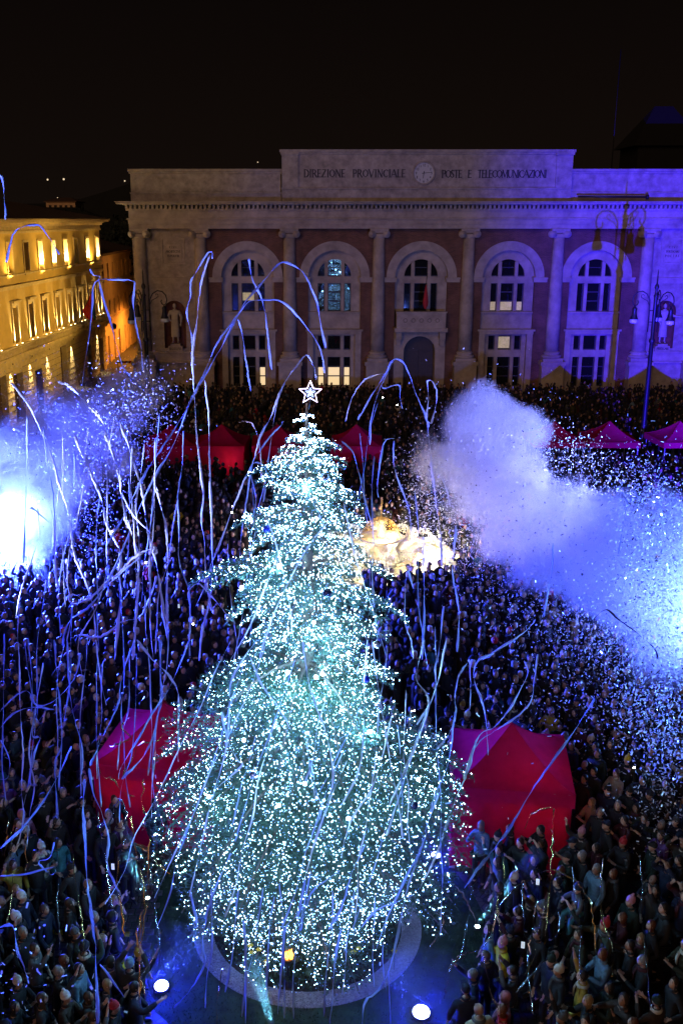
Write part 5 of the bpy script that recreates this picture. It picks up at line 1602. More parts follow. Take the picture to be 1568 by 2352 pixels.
CLOTH = {
 'black': (.008, .008, .010), 'charcoal': (.020, .020, .023), 'navy': (.008, .012, .036), 'dark green': (.010, .021, .014), 'brown': (.036, .021, .013), 'grey': (.075, .078, .085), 'burgundy': (.055, .007, .014),
 'beige': (.34, .27, .19), 'light blue': (.12, .20, .28), 'red': (.40, .02, .03), 'mustard': (.42, .27, .03), 'teal': (.03, .14, .16), 'olive': (.036, .036, .018), 'pink': (.50, .20, .26), 'orange': (.50, .14, .02), 'cream': (.48, .44, .36), 'white': (.62, .62, .62), 'purple': (.12, .04, .17), 'yellow': (.62, .47, .02)}
def cloth(c): return mat('cloth_' + c.replace(' ', '_'), CLOTH[c], .85, var=.28, scale=14, bump=.35, bscale=26)
HAIRC = {'dark': (.012, .009, .008), 'brown': (.045, .026, .016), 'blond': (.26, .17, .08), 'grey': (.20, .195, .19), 'auburn': (.11, .035, .015)}
def hairm(c): return mat('hair_' + c, HAIRC[c], .5, var=.4, scale=40)
HEADWEAR = [('short', 'dark'), ('short', 'brown'), ('short', 'grey'), ('short', 'blond'), ('bob', 'dark'), ('bob', 'brown'), ('bob', 'auburn'), ('long', 'dark'), ('long', 'brown'), ('long', 'blond'), ('bob', 'grey'), ('bald', ''),
            ('beanie', 'grey'), ('beanie', 'black'), ('beanie', 'white'), ('beanie', 'red'), ('beanie', 'dark green'), ('beanie', 'pink'), ('beanie', 'mustard'), ('beanie', 'navy'), ('beanie', 'light blue'), ('beanie', 'cream'), ('hood', ''), ('peak', 'black'), ('peak', 'navy')]
HW_W = [16, 12, 7, 3, 5, 5, 3, 8, 8, 6, 3, 5, 3, 6, 2, 1, 1, .6, .8, 2, 1, 1, 5, 3, 2]
def hw_text(h):
    k, c = h
    if k == 'bald': return 'bald head'
    if k == 'hood': return 'hood up'
    if k == 'beanie': return c + ' bobble beanie'
    if k == 'peak': return c + ' peaked cap'
    return {'short': 'short %s hair', 'bob': 'bobbed %s hair', 'long': 'long %s hair'}[k] % c
JK = ['black'] * 16 + ['navy'] * 9 + ['charcoal'] * 8 + ['dark green'] * 4 + ['brown'] * 4 + ['grey'] * 2 + ['burgundy'] * 2 + ['olive'] * 3 + ['beige'] * 1 + ['light blue'] * 1 + ['teal'] * 1 + ['mustard'] * 1 + ['purple'] * 1
CROWD_GROUP = 'spectators in the square'
def slot(o, mats):
    for i, m in enumerate(mats):
        o.material_slots[i].link = 'OBJECT'
        o.material_slots[i].material = m
def person(x, y, rz, pose, jacket, hw, scale=1.0, slim=0, skin=0, scarf=None, trousers='black', z=0.0):
    t = bpy.data.objects.new('person', None); S.collection.objects.link(t)
    t.location = (x, y, z); t.rotation_euler = (0, 0, rz); t.scale = (scale,) * 3; t.empty_display_size = .3
    t['category'] = 'person'; t['group'] = CROWD_GROUP
    body, jk, hc, HM = PM[pose, slim]
    def add(nm, me, mats):
        o = bpy.data.objects.new(nm, me); S.collection.objects.link(o); o.parent = t; slot(o, mats); return o
    add('body', body, [SKIN_TONES[skin], EYE, LIP])
    add('jacket', jk, [cloth(jacket)])
    add('trousers', TROU, [cloth(trousers)])
    add('shoes', SHOES, [SHOE])
    k, c = hw
    if k != 'bald':
        o = add(CAPS[k].name.split('.')[0], CAPS[k], [cloth(jacket) if k == 'hood' else cloth(c) if k in ('beanie', 'peak') else hairm(c)])
        o.location = hc; o.rotation_euler = HM.to_euler()
        if k == 'beanie':
            p = bpy.data.objects.new('pompom', POM); S.collection.objects.link(p); p.parent = o; slot(p, [cloth(c)])
    if scarf: add('scarf', SCARF, [cloth(scarf)])
    return t

# ---- where people stand
def blocked(x, y, pad=0.0):
    if (x - TREE.x) ** 2 + (y - TREE.y) ** 2 < (LAWN_R + .15 + pad) ** 2: return True
    if (x - FC.x) ** 2 + (y - FC.y) ** 2 < (3.95 + pad) ** 2: return True
    for tx, ty, tr, ts in TENTS:
        dx, dy = x - tx, y - ty
        u, v = dx * math.cos(-tr) - dy * math.sin(-tr), dx * math.sin(-tr) + dy * math.cos(-tr)
        if abs(u) < ts / 2 + .22 + pad and abs(v) < ts / 2 + .22 + pad: return True
    for px, py, pr in ((G(215, 2105).x, G(215, 2105).y, .55), (G(140, 2190).x, G(140, 2190).y, .45), (G(165, 2250).x, G(165, 2250).y, .3), (lb.x, 63, .5), (-10.4, 63.5, .5), (14.5, 28, 1.0), (-13.9, 38.9, .8), (G(372, 2282).x, G(372, 2282).y, .55)):
        if (x - px) ** 2 + (y - py) ** 2 < pr * pr: return True
    if y < 16.6 and -3.2 < x < 2.6: return True
    return False
def in_view(x, y, h=1.6, m=26):
    px, py, z = proj((x, y, h))
    return -m < px < 1568 + m and py < 2352 + 60
crng = random.Random(21)
placed = []
cell = {}
def free(x, y, d):
    ci, cj = int(x // 1), int(y // 1)
    for i in range(ci - 1, ci + 2):
        for j in range(cj - 1, cj + 2):
            for (a, b) in cell.get((i, j), ()):
                if (a - x) ** 2 + (b - y) ** 2 < d * d: return False
    return True
def put(x, y):
    placed.append((x, y)); cell.setdefault((int(x // 1), int(y // 1)), []).append((x, y))
def face(x, y): return math.atan2(TREE.y - y, TREE.x - x) - math.pi / 2
LAND = [('past the big crimson gazebo', TENTS[0][0] + 3.2, TENTS[0][1]), ('before the big crimson gazebo', TENTS[0][0] + .2, TENTS[0][1] - 2.6), ('behind the big crimson gazebo', TENTS[0][0], TENTS[0][1] + 2.8), ('behind the purple lit gazebo', TENTS[1][0], TENTS[1][1] + 2.8),
        ('before the purple lit gazebo', TENTS[1][0] + .2, TENTS[1][1] - 2.4), ('left of the purple lit gazebo', TENTS[1][0] - 3.2, TENTS[1][1]), ('by the yellow cable cover', G(120, 2150).x, G(120, 2150).y), ('near the ground floodlight', G(330, 2330).x, G(330, 2330).y),
        ('by the small white spotlight', G(1130, 2160).x, G(1130, 2160).y), ('under the falling confetti', 9.2, 21.0), ('at the lower right edge', G(1480, 2250, 1).x, G(1480, 2250, 1).y), ('in the lower right crowd', G(1300, 2130, 1).x, G(1300, 2130, 1).y), ('in the lower left crowd', G(110, 2270, 1).x, G(110, 2270, 1).y),
        ('at the left frame edge', G(30, 1950, 1).x, G(30, 1950, 1).y), ('by the bottom right lawn', G(1080, 2290, 1).x, G(1080, 2290, 1).y)]
def land(x, y): return min(LAND, key=lambda l: (l[1] - x) ** 2 + (l[2] - y) ** 2)[0]

# ---- people the photograph singles out: (picture x, y of the head, head height, pose, jacket, headwear, options, label)
SPECIAL = [
 (1122, 2030, 1.66, 'wave', 'black', ('short', 'dark'), dict(rot=-.5), 'man in black top raising one hand beside the small white spotlight'),
 (1181, 2015, 1.60, 'stand', 'black', ('beanie', 'white'), dict(slim=1, rot=-.3), 'smiling person in a fluffy white beanie and black coat behind the man raising one hand'),
 (1370, 1995, 1.66, 'stand', 'light blue', ('short', 'grey'), dict(rot=.1), 'person in a light blue padded jacket beside the child carried on shoulders'),
 (1322, 2080, 1.68, 'cheer', 'dark green', ('short', 'brown'), dict(rot=.3, name='carrier'), 'man in dark green coat carrying a child on his shoulders'),
 (1105, 1895, 1.62, 'film', 'light blue', ('bob', 'grey'), dict(slim=1, rot=.3), 'person in bright light blue jacket filming in front of the big crimson gazebo wall'),
 (1284, 2228, 1.62, 'stand', 'charcoal', ('beanie', 'cream'), dict(slim=1, rot=.2, scarf='grey'), 'person in cream bobble beanie and knitted grey scarf low in the right crowd'),
 (1385, 2190, 1.62, 'clap', 'light blue', ('bob', 'auburn'), dict(slim=1, rot=.3), 'person with auburn hair and pale blue coat with clasped hands, low right crowd'),
 (1274, 2195, 1.64, 'pockets', 'grey', ('bald', ''), dict(rot=.1), 'bald headed person in grey hooded coat behind the cream bobble beanie'),
 (1265, 2205, 1.62, 'stand', 'navy', ('beanie', 'dark green'), dict(rot=.9), 'person in dark green beanie with navy coat at the lower right, seen in profile'),
 (1155, 2165, 1.60, 'film', 'yellow', ('beanie', 'pink'), dict(slim=1, rot=.4), 'person with yellow sleeves and pink bobble beanie lifting a phone near the lawn edge'),
 (1430, 1935, 1.62, 'clap', 'black', ('beanie', 'red'), dict(slim=1, rot=.2), 'person in bright red bobble beanie clapping in the right crowd'),
 (1378, 1865, 1.70, 'stand', 'black', ('short', 'grey'), dict(rot=.4), 'grey haired man in black coat to the right of the big crimson gazebo'),
 (1395, 1815, 1.70, 'pockets', 'navy', ('beanie', 'black'), dict(rot=.1), 'bearded looking man in black beanie gazing up right of the gazebo'),
 (1440, 1745, 1.60, 'stand', 'charcoal', ('beanie', 'yellow'), dict(slim=1), 'person in luminous yellow beanie at the edge of the confetti cloud'),
 (1195, 1735 + 200, 1.66, 'film', 'black', ('short', 'brown'), dict(rot=.2), 'man in black jacket with spectacles look filming before the gazebo wall'),
 (1155, 2320, 1.60, 'stand', 'red', ('bob', 'auburn'), dict(slim=1, rot=.2), 'person in bright red jacket at the bottom edge of the crowd'),
 (1160, 2290, 1.58, 'stand', 'pink', ('hood', ''), dict(slim=1, rot=.3), 'person in pink hooded jacket at the bottom of the right crowd'),
 (50, 1870, 1.62, 'stand', 'pink', ('hood', ''), dict(slim=1, rot=-.2), 'person in pink hooded coat in the left crowd'),
 (95, 1945, 1.62, 'clap', 'cream', ('beanie', 'white'), dict(slim=1, rot=-.2), 'person in white beanie and pale cream coat clapping in the left crowd'),
 (200, 1890, 1.74, 'pockets', 'black', ('short', 'brown'), dict(rot=-.1), 'tall man in black coat with short brown hair in the left crowd, hands down'),
 (242, 1905, 1.72, 'stand', 'black', ('short', 'dark'), dict(rot=-.4), 'bearded looking man in black seen in profile in the left crowd'),
 (185, 1980, 1.62, 'pockets', 'charcoal', ('beanie', 'black'), dict(slim=1, rot=-.4), 'person in black beanie and charcoal puffer looking up in the left crowd'),
 (288, 1935, 1.60, 'film', 'navy', ('beanie', 'grey'), dict(rot=-.6), 'person in grey bobble beanie filming close to the tree, left crowd'),
 (380, 1945, 1.40, 'clap', 'teal', ('beanie', 'light blue'), dict(rot=-.2, scale=.85), 'child in light blue beanie at the edge of the lit tree'),
 (30, 1985, 1.60, 'wave', 'mustard', ('short', 'brown'), dict(rot=-.4), 'person in mustard coat raising one arm at the left frame edge'),
 (215, 2105, 1.68, 'film', 'navy', ('short', 'grey'), dict(rot=-.2), 'man in navy coat checking his phone beside the yellow cable cover'),
 (172, 2142, 1.56, 'stand', 'black', ('beanie', 'grey'), dict(slim=1, rot=-.5), 'person in grey knitted beanie standing by the yellow cable cover'),
 (280, 2200, 1.15, 'clap', 'yellow', ('short', 'dark'), dict(scale=.70, rot=.1), 'child in yellow jacket beside the blazing blue floodlight'),
 (145, 2205, 1.56, 'stand', 'charcoal', ('bob', 'auburn'), dict(slim=1, rot=.3), 'person with curly auburn hair in charcoal coat in the lower left crowd'),
 (180, 2225, 1.70, 'stand', 'light blue', ('short', 'dark'), dict(rot=-.3), 'person in pale blue grey coat with a dark strap, lower left crowd'),
 (40, 2255, 1.58, 'clap', 'black', ('beanie', 'cream'), dict(slim=1, rot=-.5), 'person in cream bobble beanie clapping at the lower left edge'),
 (150, 2290, 1.60, 'clap', 'brown', ('beanie', 'white'), dict(slim=1, rot=-.5), 'person in white beanie and brown coat clapping at the bottom left'),
 (262, 2312, 1.55, 'stand', 'black', ('beanie', 'red'), dict(rot=-.3), 'person in red bobble beanie at the bottom left near the floodlight'),
 (52, 2140, 1.66, 'stand', 'black', ('short', 'grey'), dict(rot=-.6), 'older grey haired person in black by the west end of the cable cover'),
 (405, 1178, 1.62, 'cheer', 'yellow', ('short', 'dark'), dict(), 'person in bright yellow jacket standing out in the dark crowd between streamers'),
]
SPEC_ROOTS = {}
for (px, py, hh, pose, jacket, hw, opt, lab) in SPECIAL:
    p = G(px, py, hh)
    if blocked(p.x, p.y, -.1) and py > 1300:
        # step out of the lawn, tents and lamps but stay as near as possible
        best = None
        for k in range(400):
            a, r = crng.uniform(0, 6.28), crng.uniform(0, 1.2)
            q = (p.x + r * math.cos(a), p.y + r * math.sin(a))
            if not blocked(*q) and free(q[0], q[1], .34) and (best is None or r < best[0]): best = (r, q)
        if best: p = Vector((best[1][0], best[1][1], 0))
    sc = opt.get('scale', hh / 1.665)
    rz = face(p.x, p.y) + opt.get('rot', 0)
    if p.y < TREE.y + 6: rz = rz * .75 + math.pi * .25 if rz > 0 else rz * .75 - math.pi * .25
    t = person(p.x, p.y, rz, pose, jacket, hw, sc, opt.get('slim', 0), crng.randrange(3), opt.get('scarf'))
    t['label'] = lab
    put(p.x, p.y)
    if 'name' in opt: SPEC_ROOTS[opt['name']] = (t, p, rz)
# child riding on the shoulders
t, p, rz = SPEC_ROOTS['carrier']
V_ = Matrix.Rotation(rz, 3, 'Z')
def child_rider():
    V = [(0, -.02, 0), (0, -.02, .16), (0, -.02, .33), (0, -.02, .40), (0, -.01, .45)]; E = [(0, 1), (1, 2), (2, 3), (3, 4)]; Rr = [(.13, .11), (.12, .10), (.125, .10), .06, .05]
    for s in (-1, 1):
        i = len(V); V += [(s * .13, 0, .34), (s * .24, .10, .22), (s * .20, .22, .10), (s * .19, .25, .06)]; E += [(2, i), (i, i + 1), (i + 1, i + 2), (i + 2, i + 3)]; Rr += [.062, .055, .046, .03]
        for q, o_ in enumerate((-.014, 0, .014)):
            k = len(V); V += [(s * .19 + o_, .28, .045), (s * .19 + o_, .305, .02)]; E += [(i + 3, k), (k, k + 1)]; Rr += [.009, .007]
    vs, fs = skin_mesh(V, E, Rr); jk = MB().add(vs, fs, 0, True)
    V, E, Rr = [(0, 0, .0)], [], [(.12, .10)]
    for s in (-1, 1):
        i = len(V); V += [(s * .10, .03, -.02), (s * .12, .21, -.06), (s * .11, .20, -.36), (s * .11, .27, -.40)]; E += [(0, i), (i, i + 1), (i + 1, i + 2), (i + 2, i + 3)]; Rr += [.075, .06, .045, .04]
    vs, fs = skin_mesh(V, E, Rr); tr = MB().add(vs, fs, 0, True)
    hd = MB(); HM = Matrix.Rotation(R(10), 3, 'X'); head_shape(hd, (0, .0, .54), HM)
    return jk, tr, hd, HM
jk, tr, hd, HM = child_rider()
c = thing('person', 'small child in grey padded jacket riding on the shoulders of the man in dark green', 'person', (p.x, p.y, 1.53 * t.scale[0]), rz, CROWD_GROUP)
hd.build('body', [SKIN_TONES[0], EYE, LIP], c); jk.build('jacket', cloth('grey'), c); tr.build('trousers', cloth('teal'), c)
o = bpy.data.objects.new('beanie', CAPS['beanie']); S.collection.objects.link(o); o.parent = c; o.location = (0, 0, .54); o.rotation_euler = HM.to_euler(); slot(o, [cloth('navy')])

# ---- fill: candidates over the whole square, nearest ones become individual people
cand = []
tries = 0
y = 12.8
while y < 84:
    y += .46 if y < 40 else .55
    z = y * CP + 13 * SP
    x0, x1 = (-CX - 190) * z / FPX, (1568 - CX + 30) * z / FPX
    x = x0
    while x < x1:
        x += .50 if y < 40 else .60
        if crng.random() < (.08 if y < 40 else .22): continue
        if y > 62 and crng.random() < .25: continue
        qx, qy = x + crng.uniform(-.22, .22), y + crng.uniform(-.2, .2)
        if y > 46 and qx < -12 - (y - 46) * .12: continue
        if blocked(qx, qy): continue
        ppx, ppy, zz = proj((qx, qy, 1.5))
        if not (-190 < ppx < 1598 and ppy < 2400): continue
        # nobody where the tree crown hides the square
        ht = CAM_H - 18.2 * (CAM_H - 1.6) / qy
        if qy > 20.5:
            ax = qx * 18.6 / qy
            if abs(ax - TREE.x) < crown_r(max(0, CAM_H - (CAM_H - 1.6) * 18.6 / qy)) - .45: continue
        if not free(qx, qy, .37): continue
        put(qx, qy)
        cand.append((zz if ppx > -14 else 999, qx, qy, ppx, ppy))
cand.sort()
NIND = 262
ind, rest = cand[:NIND], cand[NIND:]
print('people', len(SPECIAL), len(ind), 'crowd', len(rest), 'reach', ind[-1][0])
SHORT = {'stand': 'lowered arms', 'pockets': 'looking up', 'clap': 'clapping', 'cheer': 'arms raised', 'wave': 'one hand raised', 'film': 'filming', 'filmhigh': 'phone aloft', 'point': 'reaching forward'}
used = set()
pend = []
for zz, x, y, px, py in ind:
    place = land(x, y)
    for _ in range(40):
        jacket = crng.choice(JK); hw = crng.choices(HEADWEAR, HW_W)[0]; pose = crng.choices(list(POSES), [5, 4, 4, 2, 2, 3, 2, 1])[0]
        if (place, jacket, hw, pose) not in used: break
    used.add((place, jacket, hw, pose))
    slim = 1 if hw[0] in ('long', 'bob') else crng.choice((0, 0, 1))
    rz = face(x, y) + crng.gauss(0, .35)
    if y < TREE.y + 5:      # those level with the tree look up across it, a little towards the camera side
        s = 1 if rz > 0 else -1
        rz += (math.pi * s - rz) * .22 if abs(rz) > .6 else 0
    t = person(x, y, rz, pose, jacket, hw, crng.uniform(.93, 1.05) * (.96 if slim else 1), slim, crng.choice((0, 0, 0, 1, 1, 2)), crng.choice((None, None, None, 'grey', 'burgundy', 'brown', 'black', 'cream')) if crng.random() < .5 else None, crng.choice(('black', 'black', 'navy', 'charcoal', 'brown')))
    lab = 'person in %s coat, %s, %s, %s' % (jacket, hw_text(hw), SHORT[pose], place)
    pend.append((t, lab, px))
seen = {}
for t, lab, px in pend: seen.setdefault(lab, []).append((px, t))
for lab, L in seen.items():
    L.sort(key=lambda q: q[0])
    for k, (px, t) in enumerate(L):
        t['label'] = lab if len(L) == 1 else lab + (' leftmost' if k == 0 else ' rightmost' if k == len(L) - 1 else ' between')

# ---- the rest of the crowd: thousands, one mass of small figures
CROWDC = [cloth(c) for c in ('black', 'black', 'black', 'navy', 'charcoal', 'charcoal', 'brown', 'dark green', 'grey', 'burgundy', 'olive', 'teal', 'beige', 'red', 'white', 'light blue')]
CROWDW = [14, 12, 12, 12, 7, 7, 5, 4, 1.6, 2.4, 3, 1.2, .5, .5, .3, .5]
CM = CROWDC + SKIN_TONES + [hairm(c) for c in ('dark', 'brown', 'blond', 'grey')] + [cloth('white'), cloth('grey'), cloth('red')]
def low_person(v):
    """(verts, tris, kind) kinds: 0 coat, 1 skin, 2 hair"""
    mb = MB()
    w = 1.0 if v % 2 else .9
    mb.lathe([(.14, .1), (.15, .5), (.21 * w, .85), (.18 * w, 1.1), (.22 * w, 1.36), (.15 * w, 1.46), (.06, 1.52)], n=7, mi=0, caps=False, sy=.68)
    mb.sphere((0, .03, 1.66), .095, 7, 5, 1, (.85, 1, 1.25))
    mb.lathe([(.088, 1.60), (.097, 1.68), (.085, 1.76), (.01, 1.80)], (0, -.012, 0), 7, 2, True, False, sx=.95, sy=1.05)
    arms = [((-.22, 0, 1.38), (-.28, .04, 1.14), (-.22, .2, .96)), ((-.22, 0, 1.38), (-.26, .16, 1.16), (-.06, .36, 1.3)), ((-.22, 0, 1.38), (-.30, .12, 1.5), (-.18, .24, 1.76))]
    sel = [(0, 0), (1, 1), (0, 2), (2, 2), (0, 1), (0, 0)][v]
    for k, s in zip(sel, (-1, 1)):
        A = [(-p[0] * s, p[1], p[2]) for p in arms[k]]
        mb.tube(A, [.068, .055, .042], 4, 0, True, caps=False)
        d = (Vector(A[2]) - Vector(A[1])).normalized() * .08
        mb.tube([A[2], Vector(A[2]) + d], [.035, .028], 4, 1, True)
    V = np.array(mb.v); T, K = [], []
    for f, m in zip(mb.f, mb.m):
        for i in range(1, len(f) - 1): T.append((f[0], f[i], f[i + 1])); K.append(m)
    return V, np.array(T), np.array(K)
LOW = [low_person(v) for v in range(6)]
AV, AT, AK = [], [], []
off = 0
for zz, x, y, px, py in rest:
    V, T, K = LOW[crng.choices(range(6), [6, 4, 3, 1, 3, 5])[0]]
    rz = face(x, y) + crng.gauss(0, .4) + (crng.uniform(-2.6, 2.6) if crng.random() < (.45 if y < 50 else .75) else 0); s = crng.uniform(.9, 1.06)
    if crng.random() < .06: s *= .72
    c_, s_ = math.cos(rz), math.sin(rz)
    W_ = np.c_[(V[:, 0] * c_ - V[:, 1] * s_) * s + x, (V[:, 0] * s_ + V[:, 1] * c_) * s + y, V[:, 2] * s]
    co = crng.choices(range(16), CROWDW)[0]; sk = 16 + crng.choice((0, 0, 1, 2)); ha = crng.choices(range(19, 26), [9, 6, 2, 3, 1.5, 2, .7])[0]
    if y > 45:  # far heads darkened by colour, in place of dimmer light
        sk = 18 if crng.random() < .55 else 19
        ha = crng.choice((19, 19, 20))
    AV.append(W_); AT.append(T + off); AK.append(np.choose(K, [co, sk, ha])); off += len(V)
me = np_mesh('crowd', np.concatenate(AV), np.concatenate(AT), CM, np.concatenate(AK), smooth=True)
o = bpy.data.objects.new('crowd', me); S.collection.objects.link(o); o['kind'] = 'stuff'
print('crowd tris', len(me.polygons))
# glowing phones held up here and there
PHONE = mat('phone_body', (.02, .02, .022), .3)
SCREEN = mat('phone_screen', (.6, .7, .8), .3, emit=(.75, .88, 1.0), estr=.6)
TORCH = mat('phone_torch', (1, 1, .95), .3, emit=(1.0, .97, .86), estr=60)
for x, y, tor, lab in ((879, 914, 1, 'phone torch shining in the dark crowd below the arched door'), (912, 931, 1, 'phone torch shining near the drifting smoke below the arched door'), (951, 1634, 1, 'phone torch shining beside the middle of the lit tree'), (1455, 1765, 1, 'bright phone torch in the confetti under the luminous yellow beanie'), (258, 1222, 1, 'phone torch in the blue crowd among the long white streamers'),
    (533, 1165, 1, 'phone torch shining above its twin in the crowd left of the tree top'), (533, 1178, 1, 'phone torch shining below its twin in the crowd left of the tree top'), (336, 1294, 1, 'phone torch near the knotted white streamer'), (317, 1227, 0, 'lit phone screen among white streamers'), (444, 1435, 1, 'phone torch low in the blue crowd near the second tree tier'),
    (411, 1392, 0, 'lit teal phone screen held up in the blue crowd left of the tree'), (466, 1395, 0, 'lit phone screen held up close to the tree'), (1134, 1606, 0, 'lit phone screen raised behind the big crimson gazebo'), (1234, 2025, 0, 'phone with a yellow case raised in front of a face in the right crowd'), (1200, 2170, 0, 'pale phone held up low in the right crowd'), (260, 1990, 0, 'lit phone held up near the tree in the left crowd')):
    p = G(x, y, 1.75)
    t = thing('phone', lab, 'phone', p, crng.uniform(-.3, .3), 'phones held up in the crowd')
    k = max(1.0, min(1.8, p.y / 26))
    mb = MB(); mb.box(-.038, .038, -.005, .005, -.08, .08); mb.build('case', PHONE, t)
    mb = MB()
    if tor: mb.sphere((0, -.008, .03), .020 * k, 8, 6)
    else: mb.add([(-.034, -.0075, -.074), (.034, -.0075, -.074), (.034, -.0075, .074), (-.034, -.0075, .074)], [(0, 1, 2, 3)])
    mb.build('torch' if tor else 'screen', TORCH if tor else SCREEN, t)
# printed mark on the black top
# statues in the niches reuse the body builder
def statue(p, pose, label):
    b, j, hc, HM = build_pose(POSES[pose], 0)
    t = thing('statue', label, 'statue', p, R(180)); t.scale = (1.9,) * 3
    mb = MB(); mb.v, mb.f, mb.m, mb.smooth = b.v, b.f, [0] * len(b.m), b.smooth
    mb.build('body', MARBLE, t)
    j.build('coat', MARBLE, t)
    mb = MB(); mb.lathe([(.20, .30), (.19, .6), (.175, .95), (.15, 1.2)], n=12, caps=False, sy=.75); mb.build('robe', MARBLE, t)
    o = bpy.data.objects.new('hair', CAPS['short']); S.collection.objects.link(o); o.parent = t; o.location = hc; o.rotation_euler = HM.to_euler(); slot(o, [MARBLE])
POSES['statue_a'] = dict(L=((-.30, .02, 1.18), (-.28, .14, .95), (-.27, .18, .87)), R=((.30, .0, 1.18), (.20, .16, 1.05), (.12, .18, 1.02)), pitch=0, yaw=10)
POSES['statue_b'] = dict(L=((-.36, .06, 1.24), (-.55, .16, 1.22), (-.63, .19, 1.22)), R=((.29, .0, 1.17), (.22, .12, .96), (.2, .16, .9)), pitch=0, yaw=0)
statue(ST1, 'statue_a', 'pale marble statue in the red niche above the ROSSINI base')
statue(ST2, 'statue_b', 'marble statue with outstretched arm in the niche above the PERTICARI base')

# ================================================================== STREAMERS
PAPER = mat('white_paper', (0.78, 0.79, 0.82), 0.6, trans=0.40)
PAPERB = mat('blue_lit_paper', (0.42, 0.52, 0.80), 0.6, trans=0.40)  # white paper with the blue light put into its colour
GOLDF = mat('gold_foil', (0.85, 0.58, 0.22), 0.22, metal=0.95)
SILVF = mat('silver_foil', (0.78, 0.80, 0.85), 0.18, metal=0.95)
def catmull(pts, step=4):
    out = []
    n = len(pts)
    for i in range(n - 1):
        p0, p1, p2, p3 = pts[max(0, i - 1)], pts[i], pts[i + 1], pts[min(n - 1, i + 2)]
        for k in range(step):
            t = k / step
            out.append(0.5 * ((2 * p1) + (p2 - p0) * t + (2 * p0 - 5 * p1 + 4 * p2 - p3) * t * t + (3 * p1 - p0 - 3 * p2 + p3) * t ** 3))
    out.append(pts[-1])
    return out
srng = random.Random(5)
def streamer(pts, Y0, Y1, w, m, label, group='paper streamers in the air', wob=.55):
    """a long paper ribbon: picture points taken to real places between depths Y0 (start) and Y1 (end)"""
    n = len(pts)
    Q = []
    for i, (x, y) in enumerate(pts):
        f = i / max(1, n - 1)
        p = P(x, y, Y0 + (Y1 - Y0) * f)
        if p.z < .05: p = G(x, y, .05)
        Q.append(p)
    Q = catmull(Q, 5)
    z = np.mean([proj(p)[2] for p in Q])
    r = w * z / FPX / 2
    for i in range(1, len(Q) - 1):
        Q[i] = Q[i] + Vector((srng.gauss(0, .35), srng.gauss(0, .5), srng.gauss(0, .35))) * r * wob
    rr = [r * (1 + .25 * math.sin(i * .9 + n)) * (.55 if i in (0, len(Q) - 1) else 1) for i in range(len(Q))]
    mb = MB(); mb.tube(Q, rr, 4, 0, True, flat=.14, twist=srng.uniform(.12, .34))
    o = mb.build('streamer', m, None)
    tag(o, label, 'streamer', group)
    return o
def c1(*p): return [(a / 2, 321.5 + b / 2) for a, b in p]
def c2(*p): return [(784 + a / 2, 321.5 + b / 2) for a, b in p]
def c3(*p): return [(a / 2, 872.6 + b / 2) for a, b in p]
def c4(*p): return [(784 + a / 2, 872.6 + b / 2) for a, b in p]
def c5(*p): return [(a / 2, 1469.6 + b / 2) for a, b in p]
def c6(*p): return [(784 + a / 2, 1469.6 + b / 2) for a, b in p]
W_, B_ = PAPER, PAPERB
